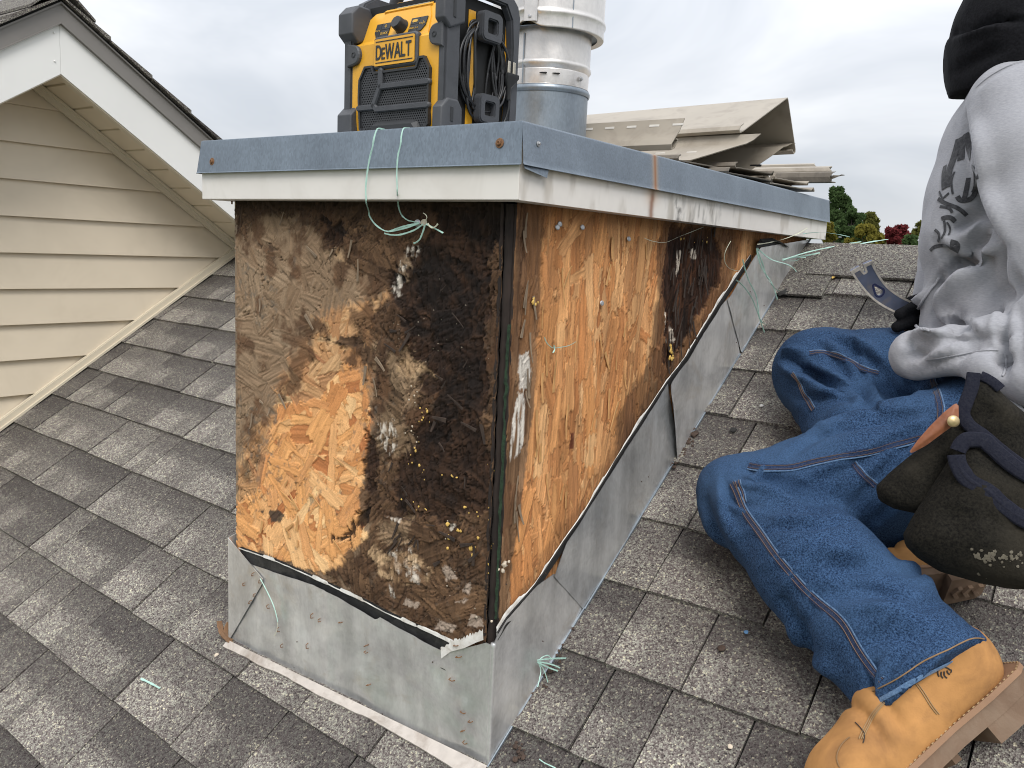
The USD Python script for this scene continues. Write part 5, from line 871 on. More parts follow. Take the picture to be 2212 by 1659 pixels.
# ================================================================ trees beyond the ridge
def leaf_mat(name, cols):
    N = {'oi': ('geometry', {}), 'r': ('rgb_ramp', {'ramp': cols}), 'd': ('diffuse_bsdf', {}), 't': ('translucent_bsdf', {}), 'm': ('mix_closure', {'fac': 0.3})}
    MAT[name] = usdkit.material(stage, '/World/Looks/' + name, N, [('oi.random_per_island', 'r.fac'), ('r.color', 'd.color'), ('r.color', 't.color'), ('d.BSDF', 'm.closure1'), ('t.BSDF', 'm.closure2')], surface='m.closure')
leaf_mat('leaf_green', [(0.0, (0.060, 0.095, 0.036)), (0.5, (0.125, 0.175, 0.066)), (1.0, (0.215, 0.265, 0.11))])
leaf_mat('leaf_olive', [(0.0, (0.108, 0.108, 0.030)), (0.5, (0.227, 0.205, 0.061)), (1.0, (0.410, 0.313, 0.097))])
leaf_mat('leaf_yellow', [(0.0, (0.173, 0.151, 0.032)), (0.5, (0.405, 0.333, 0.057)), (1.0, (0.648, 0.506, 0.092))])
leaf_mat('leaf_red', [(0.0, (0.15, 0.032, 0.034)), (0.5, (0.34, 0.062, 0.070)), (1.0, (0.50, 0.13, 0.13))])
mat('bark', (0.07, 0.055, 0.045), 0.9, var=0.3, vs=3)
def tree(xv, topv, wv, dist, leaf, lab, seed, lean=0.0, cone=0.0):
    r = np.random.default_rng(seed); top = at([(xv, topv)], dist)[0]; rad = wv / 2 / FOC * dist; base = np.array([top[0], top[1], GZ]); H = top[2] - GZ; crown_h = min(H * 0.72, rad * 2.7)
    tr = thing('tree', lab, 'tree', loc=base)
    sp = spline([(0, 0, -0.2), (lean * 0.3, 0.1, H * 0.4), (lean, 0, H * 0.9)], 12); tk = [tube(sp, np.linspace(0.028 * H, 0.05, 12), 8)]
    nb = 64; cl = []
    for i in range(nb):
        u = r.random(); z = H - crown_h * (0.06 + 0.88 * u); k = math.sin(math.pi * (0.10 + 0.82 * u)) * (1 - cone * (1 - u)); a = r.uniform(0, 6.28); rr0 = rad * k * r.uniform(0.3, 1.0); p = np.array([rr0 * math.cos(a) + lean * u, rr0 * math.sin(a), z]); cl.append((p, rad * r.uniform(0.12, 0.27)))
        if i % 3 == 0: tk.append(tube(spline([(lean * 0.5, 0, H - crown_h * (0.95 if u > .4 else .6)), p * [0.5, 0.5, 1] - [0, 0, crown_h * 0.1], p], 6), np.linspace(0.05, 0.015, 6) * H / 10, 5))
    cl.append((np.array([lean, 0, H - rad * 0.2]), rad * 0.22))
    obj('trunk', tk, 'bark', tr, smooth=True)
    n = 15000; ci = r.integers(0, len(cl), n); c = np.array([q[0] for q in cl])[ci]; s_ = np.array([q[1] for q in cl])[ci]
    d = r.normal(size=(n, 3)); d /= np.linalg.norm(d, axis=1)[:, None]; p = c + d * (s_ * r.random(n) ** 0.6)[:, None]; p[:, 2] = np.minimum(p[:, 2], H)
    a1 = r.normal(size=(n, 3)); a1 /= np.linalg.norm(a1, axis=1)[:, None]; b1 = np.cross(a1, r.normal(size=(n, 3))); b1 /= np.linalg.norm(b1, axis=1)[:, None]; L = r.uniform(0.06, 0.15, n)[:, None] * dist / 45
    v = np.stack([p - a1 * L, p + b1 * L * 0.5, p + a1 * L, p - b1 * L * 0.5], 1).reshape(-1, 3); k = np.arange(n) * 4
    obj('crown', (v, np.vstack([np.c_[k, k + 1, k + 2], np.c_[k, k + 2, k + 3]])), leaf, tr)
for a in ((1810, 402, 84, 46, 'leaf_green', 'dark green tree, tallest of the trees, just right of the chimney cap', 1, 0.1, 0.3), (1842, 452, 72, 44, 'leaf_green', 'lower dark green tree leaning on the tallest one', 2), (1793, 482, 34, 38, 'leaf_yellow', 'small yellow green tree right behind the end of the white fascia', 3), (1882, 459, 86, 50, 'leaf_olive', 'olive brown rounded tree behind the yellow autumn tree', 4, 0, 0.3),
          (1872, 486, 92, 36, 'leaf_yellow', 'broad yellow autumn tree in front of the olive one', 5), (1940, 486, 80, 48, 'leaf_red', 'deep red maple between the yellow tree and the hooded worker', 6), (1972, 508, 66, 40, 'leaf_green', 'dark low tree at the right foot of the red maple', 7), (2004, 478, 84, 52, 'leaf_olive', 'green olive tree next to the hooded worker', 8), (2060, 470, 90, 55, 'leaf_olive', 'rounded olive tree hidden behind the hooded worker', 9)): tree(*a)

# ================================================================ green twine, its tufts and bits lying about
def strand(pts, w=0.0028, n=30, nm='strand', par=None, mt='green_twine', jit=0.0008, seed=0, nrm=None, th=0.0006):
    p = spline(np.asarray(pts, float), n); r = np.random.default_rng(seed + len(pts)); 
    if nrm is None: nrm = CAM - p.mean(0); nrm = nrm / np.linalg.norm(nrm)
    tw = np.tile(np.asarray(nrm, float), (n, 1)) + np.cumsum(r.normal(0, 0.09, (n, 3)), 0); tw /= np.linalg.norm(tw, axis=1, keepdims=True)
    m = ribbon(p, w * (0.8 + 0.4 * r.random(n)), tw, th); b = m.copy(); b.invert(); b.vertices -= tw.repeat(4, 0) * 0.0003
    return obj(nm, [m, b], mt, par)
yq = -EC - 0.004
tw = thing('green_twine', 'pale green twine looped over the front of the metal cap under the radio', 'twine')
fpt = lambda pts, y: [onY([p], y)[0] for p in pts]
strand([np.array([onY([(818, 277)], -ET)[0][0], -ET + 0.02, HC1 + 0.001])] + fpt([(817, 277)], -ET - 0.002) + fpt([(806, 310), (799, 340), (793, 375), (790, 410), (791, 432)], yq) + fpt([(797, 462), (812, 486), (838, 500), (870, 494), (905, 482)], -0.014), 0.0023, 46, par=tw, seed=1)
strand([np.array([onY([(870, 277)], -ET)[0][0], -ET + 0.02, HC1 + 0.001])] + fpt([(872, 277)], -ET - 0.002) + fpt([(866, 305), (859, 340), (857, 375), (858, 410)], yq) + fpt([(860, 440), (866, 462), (884, 477), (905, 480)], -0.014), 0.0021, 40, par=tw, seed=2)
for i, pts in enumerate(([(905, 482), (880, 487), (838, 501)], [(914, 484), (888, 500), (852, 508), (830, 504)], [(918, 486), (912, 505), (906, 518), (893, 526)], [(920, 484), (940, 494), (957, 503)], [(924, 482), (934, 492), (946, 483)], [(916, 478), (922, 470), (914, 460)])): strand(fpt(pts, -0.014 - 0.002 * i), 0.0022 if i < 5 else 0.0009, 16, par=tw, seed=10 + i, mt='green_twine' if i < 4 else 'pale_twine')
tf = thing('twine_tuft', 'frayed green twine tuft nailed low on the side flashing', 'twine tuft')
for i, pts in enumerate(([(1160, 1426), (1190, 1421), (1222, 1419)], [(1162, 1430), (1188, 1434), (1204, 1441)], [(1160, 1430), (1180, 1440), (1196, 1446)], [(1160, 1430), (1165, 1446), (1159, 1465), (1152, 1480)], [(1160, 1430), (1172, 1450), (1174, 1470)], [(1163, 1428), (1176, 1414), (1182, 1420)])):
    q = onX(pts, 0.020); q[:, 0] += 0.008 * np.linspace(0, 1, len(pts)); strand(q, 0.0024 if i < 3 else 0.0014, 16, par=tf, seed=30 + i)
tr_ = thing('twine_strands', 'long pale green twine strands trailing over the topmost flashing', 'twine strands')
for i, (pts, w) in enumerate((([(1634, 536), (1642, 566), (1650, 600), (1674, 628)], 0.0026), ([(1636, 536), (1662, 560), (1700, 574), (1722, 606)], 0.0028), ([(1634, 538), (1640, 575), (1660, 612), (1668, 646)], 0.0026), ([(1604, 560), (1612, 600), (1628, 640), (1634, 690), (1646, 700)], 0.0024), ([(1590, 605), (1618, 640), (1634, 690), (1640, 718)], 0.0026), ([(1596, 585), (1560, 545), (1566, 520)], 0.0012), ([(1690, 562), (1712, 545), (1740, 532), (1782, 520)], 0.0026), ([(1692, 562), (1712, 555), (1730, 556)], 0.0026), ([(1690, 560), (1720, 550), (1780, 530), (1846, 515)], 0.0032), ([(1690, 563), (1720, 560), (1716, 552)], 0.0016), ([(1700, 575), (1730, 580), (1770, 565)], 0.0008))):
    q = onX(pts, 0.024); q[:, 0] += (0.012 if i not in (6, 8) else 0.09) * np.linspace(0, 1, len(pts)); strand(q, w, 26, par=tr_, seed=50 + i, mt='pale_twine' if i in (5, 10) else 'green_twine')
tp = thing('twine_strands', 'pale straw coloured twine end poking out under the side fascia', 'twine strands')
strand(onX([(1636, 528), (1680, 520), (1716, 508), (1744, 492)], 0.045), 0.0020, 20, par=tp, mt='pale_twine', seed=3); strand(onX([(1735, 505), (1790, 503), (1836, 512)], 0.06), 0.0020, 20, par=tp, mt='green_twine', seed=4)
ts = thing('twine_scrap', 'short green twine thread stuck to the orange side panel', 'twine'); strand(onX([(1176, 728), (1182, 742), (1198, 752), (1224, 748), (1244, 738)], 0.008), 0.0012, 24, par=ts, seed=5); strand(onX([(1196, 746), (1198, 754), (1194, 762)], 0.009), 0.0022, 10, par=ts, seed=6)
wr_ = thing('hair_thread', 'fine pale thread curling under the side fascia by the rotten column', 'thread'); strand(onX([(1392, 514), (1430, 524), (1470, 510), (1520, 490)], 0.012), 0.0009, 24, par=wr_, seed=7, mt='pale_twine')
tg = thing('twine_scrap', 'green twine thread hanging on the front apron flashing', 'twine'); strand(onY([(562, 1250), (578, 1280), (592, 1312), (600, 1344)], -0.020), 0.0016, 20, par=tg, seed=8); strand(onY([(600, 1344), (598, 1360), (592, 1374)], -0.019), 0.001, 12, par=tg, seed=9, mt='pale_twine')
rb_tw = thing('twine_scrap', 'short blue green twine piece lying on the left shingles', 'twine'); strand(onR([(304, 1466), (322, 1474), (346, 1487)], 0.012), 0.004, 14, par=rb_tw, seed=11, nrm=RN)
rb_t2 = thing('twine_scrap', 'green twine thread lying at the bottom edge of the picture', 'twine'); strand(onR([(1165, 1640), (1180, 1650), (1200, 1659)], 0.012), 0.0016, 12, par=rb_t2, seed=12, nrm=RN)
lf = thing('dead_leaf', 'curled brown dead leaf wedged at the left foot of the flashing', 'leaf')
for i, (pts, w) in enumerate((([(500, 1386), (484, 1378), (476, 1362), (474, 1354)], 0.010), ([(498, 1384), (488, 1370), (494, 1358)], 0.008), ([(502, 1390), (490, 1388), (478, 1380)], 0.006))):
    q = onR(pts, 0.012); q[:, 2] += 0.012 * np.linspace(0, 1, len(pts)); strand(q, w, 14, 'leaf_blade', lf, 'dead_leaf', seed=70 + i)
def chip(nm, lab, cat, v_, size, mt_, h=0.012, seed=0, flat=0.3):
    c_ = thing(nm, lab, cat); obj('body', lump(onR([v_], h)[0], size, RN, seed, flat), mt_, c_, smooth=True)
for a in (('nail_head', 'brass coloured nail head on the shingles below the ridge', 'nail', (1798, 598), 0.0062, 'yellow_mould', 0.012, 1, 0.25), ('debris_bit', 'blue plastic chip on the shingles left of the blue trouser leg', 'debris', (1612, 1365), 0.0032, 'blue_chip', 0.011, 2), ('debris_bit', 'pale paper scrap on the shingles left of the far knee', 'debris', (1645, 876), 0.004, 'torn_wrap', 0.012, 3), ('debris_bit', 'dark brown bark bit beside the second step flashing', 'debris', (1500, 936), 0.008, 'dark_bit', 0.012, 4), ('debris_bit', 'grey flake of shingle between flashing and knee', 'debris', (1584, 928), 0.007, 'roof_underlay', 0.012, 5),
          ('debris_bit', 'tan wood crumb on the shingles left of the toe of the boot', 'debris', (1577, 1612), 0.0035, 'pale_mould', 0.012, 6), ('debris_bit', 'dark chip on the shingles in the middle right', 'debris', (1560, 1400), 0.006, 'dark_bit', 0.011, 7), ('debris_bit', 'grey flake lying on the shingles below the apron flashing', 'debris', (640, 1432), 0.008, 'roof_underlay', 0.012, 8), ('debris_bit', 'pale pebble on the shingles left of the apron flashing', 'debris', (468, 1414), 0.004, 'pale_mould', 0.011, 9), ('debris_bit', 'black shingle crumb below the ridge cap', 'debris', (1693, 632), 0.012, 'roof_underlay', 0.014, 10), ('debris_bit', 'pale chip lying on the ridge cap', 'debris', (1948, 590 - 42), 0.007, 'pale_mould', 0.012, 11)): chip(*a)
gr = []; rg2 = np.random.default_rng(21)
for a, b, n_ in (((1462, 1000), (1500, 930), 46), ((1160, 1500), (1250, 1350), 20), ((1110, 1600), (1130, 1640), 16), ((1440, 1010), (1462, 960), 14)):
    for i in range(n_):
        t = rg2.random(); q = np.array(a) * (1 - t) + np.array(b) * t + rg2.normal(0, 7, 2); gr.append(lump(onR([q], 0.010)[0], rg2.uniform(0.0015, 0.0045), RN, i, 0.5))
tag(obj('wood_crumbs', gr, 'dark_bit'), 'dark rotten wood crumbs strewn along the foot of the side flashing', 'debris', kind='stuff')
# ================================================================ the worker sitting on the shingles
def snets(fn, lo, hi, h):
    """surface nets: the zero surface of fn(points) over a box, one vertex per crossed cell"""
    lo, hi = np.asarray(lo, float), np.asarray(hi, float); n = np.ceil((hi - lo) / h).astype(int) + 1
    G = np.stack(np.meshgrid(*[lo[k] + h * np.arange(n[k]) for k in range(3)], indexing='ij'), -1); V = fn(G.reshape(-1, 3)).reshape(n)
    V = np.where(np.abs(V) < 1e-9, 1e-9, V); ins = V < 0
    cs = [(a, b, c) for a in (0, 1) for b in (0, 1) for c in (0, 1)]; sl = lambda o: tuple(slice(o[k], n[k] - 1 + o[k]) for k in range(3))
    cnt = sum(ins[sl(o)].astype(int) for o in cs); act = (cnt > 0) & (cnt < 8)
    acc = np.zeros(act.shape + (3,)); w = np.zeros(act.shape)
    for i, a in enumerate(cs):
        for b in cs[i + 1:]:
            if sum(abs(x - y) for x, y in zip(a, b)) != 1: continue
            va, vb = V[sl(a)], V[sl(b)]; cr = (va < 0) != (vb < 0); t = np.where(cr, va / np.where(cr, va - vb, 1), 0)
            p = np.asarray(a) + t[..., None] * (np.asarray(b) - np.asarray(a)); acc += np.where(cr[..., None], p, 0); w += cr
    idx = -np.ones(act.shape, int); ii = np.argwhere(act); idx[tuple(ii.T)] = np.arange(len(ii)); v = lo + h * (ii + acc[tuple(ii.T)] / w[tuple(ii.T)][:, None]); F = []
    for k in range(3):
        o = [0, 0, 0]; o[k] = 1; a = ins[tuple(slice(0, n[j] - o[j]) for j in range(3))]; b = ins[tuple(slice(o[j], n[j]) for j in range(3))]
        e = np.argwhere(a != b); u_, w_ = [(1, 2), (2, 0), (0, 1)][k]; ok = (e[:, u_] > 0) & (e[:, w_] > 0) & (e[:, u_] < n[u_] - 1) & (e[:, w_] < n[w_] - 1); e = e[ok]
        du = np.eye(3, dtype=int)[u_]; dw = np.eye(3, dtype=int)[w_]; q = [idx[tuple((e - x).T)] for x in (du + dw, dw, 0 * du, du)]
        q = np.stack(q, 1); fl = a[tuple(e.T)]; q = np.where(fl[:, None], q, q[:, ::-1]); F.append(q)
    q = np.vstack(F); q = q[(q >= 0).all(1)]
    return trimesh.Trimesh(v, np.vstack([q[:, [0, 1, 2]], q[:, [0, 2, 3]]]), process=False)
def cone(p, a, b, ra, rb):
    a, b = np.asarray(a, float), np.asarray(b, float); d = b - a; t = np.clip((p - a) @ d / (d @ d), 0, 1); return np.linalg.norm(p - a - t[:, None] * d, axis=1) - (ra + (rb - ra) * t)
def smin(a, b, k): h_ = np.clip(0.5 + 0.5 * (b - a) / k, 0, 1); return b + (a - b) * h_ - k * h_ * (1 - h_)
def chain(p, pts, rs_, k=0.02):
    f = None
    for a, b, ra, rb in zip(pts[:-1], pts[1:], rs_[:-1], rs_[1:]):
        c = cone(p, a, b, ra, rb); f = c if f is None else smin(f, c, k)
    return f
def A(x, y, t): return at([(x, y)], t)[0]
def Rf(x, y, h): return onR([(x, y)], h)[0]
def surf(mesh, pts, n=40, lift=0.001):
    """the points of a mesh that a drawn line runs over, with the normals there"""
    q = spline(np.asarray([(a, b, 0) for a, b in pts], float), n)[:, :2]; d = D(q); loc, ri, ti = mesh.ray.intersects_location(np.tile(CAM, (n, 1)), d, multiple_hits=False)
    o = np.argsort(ri); return loc[o] + mesh.face_normals[ti[o]] * lift, ti[o]
def vnorm(m): return meshkit.arrays(m, True)[2]
def crease(mesh, lines):
    """pulls folds into cloth: lines of (points, width, height)"""
    v = np.array(mesh.vertices); n = vnorm(mesh); out = np.zeros(len(v))
    for pts, w, h_ in lines:
        p, _ = surf(mesh, pts, 60, 0)
        if len(p) < 4: continue
        d, i = cKDTree(p).query(v, distance_upper_bound=w * 3); ok = np.isfinite(d); t = np.where(ok, i, 0) / max(len(p) - 1, 1); fade = np.clip(np.sin(np.pi * np.clip(t, 0.03, 0.97)), 0, 1) ** 0.5
        out += np.where(ok, 2.0 * h_ * fade * np.exp(-(np.where(ok, d, 1) / w) ** 2), 0)
    return trimesh.Trimesh(v + n * out[:, None], mesh.faces, process=False)
def wrinkle(mesh, amp, sc, seed, axis=None, squeeze=0.3):
    v = np.array(mesh.vertices); q = v.copy()
    if axis is not None: a = np.asarray(axis, float); a /= np.linalg.norm(a); q = q + np.outer(q @ a, a) * (1 / squeeze - 1)
    f = meshkit.fbm(q * sc, 3, seed); f = np.abs(f - 0.5) * 2
    return trimesh.Trimesh(v + vnorm(mesh) * ((0.35 - f) * amp)[:, None], mesh.faces, process=False)

def fabric(name, lo, hi, sc, bump, stretch=(1, 1, 1), fade=None, dirt=None, sheen=0.2, mid=0.5, spread=0.16):
    N = {'tc': ('texture_coordinate', {}), 'mp': ('mapping', {'scale': stretch}), 'n': ('noise_texture', {'scale': sc, 'detail': 3.0, 'roughness': 0.7}), 'r': ('rgb_ramp', {'ramp': [(mid - spread, lo), (mid + spread, hi)]}),
         'b': ('bump', {'strength': bump, 'distance': 0.0015}), 'p': ('principled_bsdf', {'roughness': 0.92, 'specular_ior_level': 0.15, 'sheen_weight': sheen, 'sheen_roughness': 0.5})}
    L = [('tc.object', 'mp.vector'), ('mp.vector', 'n.vector'), ('n.fac', 'r.fac'), ('n.fac', 'b.height'), ('b.normal', 'p.normal')]; last = 'r.color'
    for tag_, col_, s_, a_, m0, m1 in ([('f', fade, 7.0, 0.55, 0.45, 0.66)] if fade else []) + ([('d', dirt, 9.0, 0.6, 0.52, 0.7)] if dirt else []):
        N |= {tag_ + 'n': ('noise_texture', {'scale': s_, 'detail': 5.0}), tag_ + 'r': ('map_range', {'from_min': m0, 'from_max': m1, 'to_min': 0.0, 'to_max': a_, 'clamp': True}), tag_ + 'm': ('mix', {'color2': col_})}
        L += [('tc.object', tag_ + 'n.vector'), (tag_ + 'n.fac', tag_ + 'r.value'), (tag_ + 'r.result', tag_ + 'm.fac'), (last, tag_ + 'm.color1')]; last = tag_ + 'm.color'
    L.append((last, 'p.base_color')); MAT[name] = usdkit.material(stage, '/World/Looks/' + name, N, L, surface='p.BSDF')
fabric('denim', (0.003, 0.010, 0.030), (0.048, 0.098, 0.195), 480.0, 0.8, (1, 1, 1), fade=(0.048, 0.095, 0.18), sheen=0.0, spread=0.15)
fabric('denim_seam', (0.006, 0.012, 0.036), (0.028, 0.050, 0.11), 500.0, 0.5); fabric('denim_light', (0.05, 0.10, 0.19), (0.12, 0.20, 0.32), 300.0, 0.4)
fabric('sweat_grey', (0.265, 0.265, 0.285), (0.335, 0.335, 0.355), 170.0, 0.2, (1.0, 1.0, 3.2), sheen=0.08, spread=0.2); fabric('sweat_print', (0.030, 0.030, 0.034), (0.075, 0.075, 0.08), 200.0, 0.3)
fabric('knit_black', (0.003, 0.003, 0.004), (0.009, 0.009, 0.011), 260.0, 0.5, sheen=0); fabric('glove_black', (0.004, 0.004, 0.005), (0.011, 0.011, 0.013), 400.0, 0.5, sheen=0)
fabric('pouch_canvas', (0.004, 0.0036, 0.003), (0.018, 0.016, 0.012), 300.0, 0.7, dirt=(0.034, 0.029, 0.021), sheen=0); fabric('pouch_binding', (0.010, 0.011, 0.020), (0.020, 0.021, 0.030), 350.0, 0.5, sheen=0); fabric('navy_web', (0.010, 0.014, 0.045), (0.026, 0.032, 0.085), 500.0, 0.3)
mat('nubuck', (0.40, 0.20, 0.070), 0.9, var=0.22, vs=16, bump=0.3, bs=500, dist=0.001, dirt=(0.17, 0.085, 0.04), dirt_amt=0.6, dirt_s=13, spec=0.2)
mat('boot_sole', (0.155, 0.10, 0.066), 0.8, var=0.15, vs=20, bump=0.2, bs=300, dirt=(0.24, 0.18, 0.13), dirt_amt=0.5, dirt_s=16, spec=0.2)
mat('boot_welt', (0.24, 0.135, 0.075), 0.75, var=0.1, vs=30); mat('thread_tan', (0.30, 0.20, 0.10), 0.8); mat('thread_brown', (0.22, 0.13, 0.06), 0.8)
mat('leather_brown', (0.22, 0.075, 0.030), 0.6, var=0.25, vs=25, bump=0.2, bs=300, dirt=(0.08, 0.03, 0.02), dirt_amt=0.6, dirt_s=30); mat('brass', (0.50, 0.38, 0.20), 0.35, metal=0.8, var=0.05); mat('pewter', (0.16, 0.15, 0.12), 0.45, metal=0.6)
mat('skin', (0.52, 0.30, 0.22), 0.55, var=0.06, vs=40); mat('paint_spot', (0.11, 0.095, 0.068), 0.8, var=0.2, vs=200); mat('blue_steel', (0.10, 0.115, 0.17), 0.38, metal=0.4, var=0.2, vs=30, dirt=(0.20, 0.17, 0.14), dirt_amt=0.7, dirt_s=40); mat('bare_steel', (0.55, 0.50, 0.44), 0.45, metal=0.5, var=0.25, vs=120)
mat('boot_mark', (0.03, 0.02, 0.015), 0.8)

worker = thing('person', 'seated worker in grey hooded sweatshirt, black beanie and blue jeans holding a pry bar', 'person')
J = dict(pel=A(2190, 925, 1.345), lhip=A(2125, 960, 1.290), lkn=Rf(1622, 1085, 0.100), lan=A(1990, 1462, 1.096), rhip=A(2090, 845, 1.46), rkn=Rf(1772, 806, 0.092), ran=Rf(1975, 1140, 0.075), waist=A(2180, 850, 1.42))
lmid = A(1772, 1232, 1.235)
def jeans_f(p):
    l = smin(chain(p, [J['lhip'], (J['lhip'] + J['lkn']) / 2, J['lkn']], [0.100, 0.090, 0.072], 0.02), chain(p, [J['lkn'], lmid, J['lan'] + (J['lan'] - lmid) * 0.5], [0.074, 0.083, 0.091], 0.03), 0.02)
    ax = (J['lan'] - lmid) / np.linalg.norm(J['lan'] - lmid); al = (p - J['lan']) @ ax; l = l - 0.0035 * smoothstep(0.0, 0.003, al + 0.0) ; l = np.maximum(l, al - 0.022)
    l = smin(l, cone(p, Rf(1572, 1058, 0.120), Rf(1590, 1110, 0.100), 0.048, 0.052), 0.02)
    sh_ = J['rkn'] + (J['ran'] - J['rkn']) * 0.55; r = smin(chain(p, [J['rhip'], (J['rhip'] + J['rkn']) / 2, J['rkn']], [0.105, 0.090, 0.080], 0.03), chain(p, [J['rkn'], sh_, J['ran'] + (J['ran'] - sh_) * 0.4], [0.078, 0.080, 0.068], 0.03), 0.025)
    ax2 = (J['ran'] - sh_) / np.linalg.norm(J['ran'] - sh_); r = np.maximum(r, (p - J['ran']) @ ax2 - 0.01)
    f = smin(l, r, 0.012); f = smin(f, cone(p, J['pel'], J['waist'], 0.128, 0.115), 0.04)
    return f
allp = np.array(list(J.values())); jm = snets(jeans_f, allp.min(0) - 0.19, allp.max(0) + 0.19, 0.0055)
ax_sh = J['lan'] - J['lkn']; ax_th = J['lhip'] - J['lkn']
z6 = lambda *q: [((2900 + a / 1.508) / 1.8228, (900 + b / 1.508) / 1.8228) for a, b in q]; z7 = lambda *q: [((2700 + a / 1.476) / 1.8228, (1900 + b / 1.476) / 1.8228) for a, b in q]
jm = wrinkle(jm, 0.006, 10, 101, ax_sh, 0.5); jm = wrinkle(jm, 0.0026, 24, 103, ax_th, 0.6)
jm = crease(jm, [(z6((270, 750), (440, 850), (640, 960)), 0.012, -0.014), (z6((260, 800), (430, 905), (600, 1000)), 0.010, 0.010), (z6((420, 800), (560, 880), (690, 950)), 0.008, 0.008), (z6((540, 640), (720, 720), (850, 850)), 0.010, -0.007), (z6((640, 640), (800, 720), (890, 800)), 0.010, 0.006), (z6((255, 760), (300, 730), (380, 725)), 0.007, 0.008),
                 (z6((1020, 850), (1040, 890), (1075, 930)), 0.008, -0.012), (z6((980, 860), (1000, 930), (1090, 980)), 0.012, 0.008), (z6((820, 1000), (700, 1060), (520, 1150)), 0.020, 0.006), (z6((1100, 1080), (900, 1120), (700, 1150), (500, 1230)), 0.016, -0.005), (z6((1150, 1010), (950, 1040), (800, 1060)), 0.014, 0.005),
                 (z6((40, 1440), (250, 1500), (450, 1590), (560, 1659)), 0.012, -0.009), (z6((30, 1470), (200, 1540), (380, 1630)), 0.012, 0.008), (z6((100, 1480), (160, 1430), (180, 1410)), 0.010, 0.006), (z7((420, 10), (620, 60), (760, 140), (860, 220)), 0.012, -0.008), (z7((100, 60), (140, 240), (260, 420)), 0.016, -0.006), (z7((180, 40), (230, 200), (330, 380)), 0.016, 0.006),
                 (z7((780, 450), (950, 480), (1120, 470)), 0.016, -0.009), (z7((760, 400), (900, 410), (1050, 400)), 0.016, 0.006), (z7((700, 690), (900, 650), (1100, 640), (1250, 700)), 0.018, -0.006), (z7((860, 780), (1050, 730), (1250, 760), (1420, 830)), 0.016, 0.006), (z7((520, 640), (640, 830), (760, 1000)), 0.018, -0.007), (z7((600, 800), (720, 980), (860, 1110)), 0.016, 0.007), (z7((1000, 960), (1200, 890), (1450, 880)), 0.014, -0.004), (z7((1250, 500), (1330, 540), (1400, 620)), 0.016, 0.008)])
def fan(hub, tg, w, h_, seed):
    r = np.random.default_rng(seed); out = []
    for i, t in enumerate(tg):
        a = np.array(hub) + r.normal(0, 10, 2); b = np.array(t, float); mid = a + (b - a) * 0.5 + r.normal(0, 14, 2); a = a + (b - a) * 0.08; nrm = np.array([-(b - a)[1], (b - a)[0]]); nrm /= np.linalg.norm(nrm); hh = h_ * r.uniform(0.6, 1.3)
        out += [([tuple(a), tuple(mid), tuple(b)], w, -hh), ([tuple(a + nrm * 14), tuple(mid + nrm * 16), tuple(b + nrm * 18)], w * 0.9, hh * 0.75)]
    return out
jm = crease(jm, fan((1846, 1120), [(1580, 1180), (1600, 1262), (1660, 1345), (1720, 1400), (1640, 1130)], 0.007, 0.0022, 1) + fan((2030, 890), [(1690, 1000), (1740, 1050), (1830, 1110), (1660, 955), (1900, 1120)], 0.008, 0.0038, 2) + fan((1905, 905), [(1690, 790), (1712, 860), (1762, 735), (1840, 735)], 0.007, 0.0048, 3) + fan((2060, 1290), [(1800, 1330), (1850, 1420), (1820, 1260), (1900, 1230)], 0.008, 0.0018, 4) + fan((1880, 1530), [(1960, 1400), (2020, 1400), (1900, 1420)], 0.007, 0.0034, 5) + fan((1560, 1020), [(1640, 1090), (1690, 1040), (1600, 1140)], 0.006, 0.0034, 6))
jeans = obj('jeans', jm, 'denim', worker, smooth=True, label='worn blue jeans with contrast stitched seams')
def seam(pts, w, mt='denim_seam', par=None, lift=0.0012, th=0.0012, nm='seam', n=60, mesh=None):
    mesh = mesh if mesh is not None else jm; p, ti = surf(mesh, pts, n, lift)
    if len(p) < 5: return None
    nn = ndimage.gaussian_filter1d(mesh.face_normals[ti], 4, axis=0); p = ndimage.gaussian_filter1d(p, 2.0, axis=0, mode='nearest'); return obj(nm, ribbon(p, w, nn, th), mt, par or jeans, smooth=True)
def stitched(pts, w, n=70):
    s_ = seam(pts, w, n=n, th=0.0007, lift=0.0006)
    if s_ is None: return
    p, ti = surf(jm, pts, n, 0.0017); nn = ndimage.gaussian_filter1d(jm.face_normals[ti], 4, axis=0); p = ndimage.gaussian_filter1d(p, 2.0, axis=0, mode='nearest'); t = np.gradient(p, axis=0); t /= np.linalg.norm(t, axis=1, keepdims=True); sd = np.cross(nn, t)
    for off, ww, mt_, lf_ in ((0.50, 0.0020, 'denim_light', -0.0010), (-0.28, 0.00035, 'thread_brown', 0), (0.26, 0.00035, 'thread_brown', 0)):
        obj('stitching', ribbon(p + sd * w * off + nn * lf_, ww, nn, 0.0007), mt_, jeans, smooth=True)
stitched(z7((262, -10), (300, 60), (330, 150), (430, 290), (520, 420), (600, 515), (690, 620), (800, 720), (915, 815), (990, 950), (1055, 1050), (1150, 1165)), 0.0125)
stitched(z6((1150, 1235), (1000, 1270), (850, 1310), (650, 1350), (450, 1388), (300, 1422), (150, 1422), (60, 1405)), 0.0125); stitched(z6((430, 742), (500, 735), (580, 748), (680, 790), (760, 835), (850, 860)), 0.011); stitched(z6((330, 860), (365, 900), (395, 970), (430, 1030), (460, 1080)), 0.010)
stitched(z6((5, 1500), (25, 1560), (50, 1640)), 0.011); stitched(z6((1182, 795), (1162, 870), (1190, 980), (1212, 1080), (1203, 1160)), 0.011, 50); stitched(z6((690, 1385), (740, 1450), (830, 1530)), 0.010, 40); pass
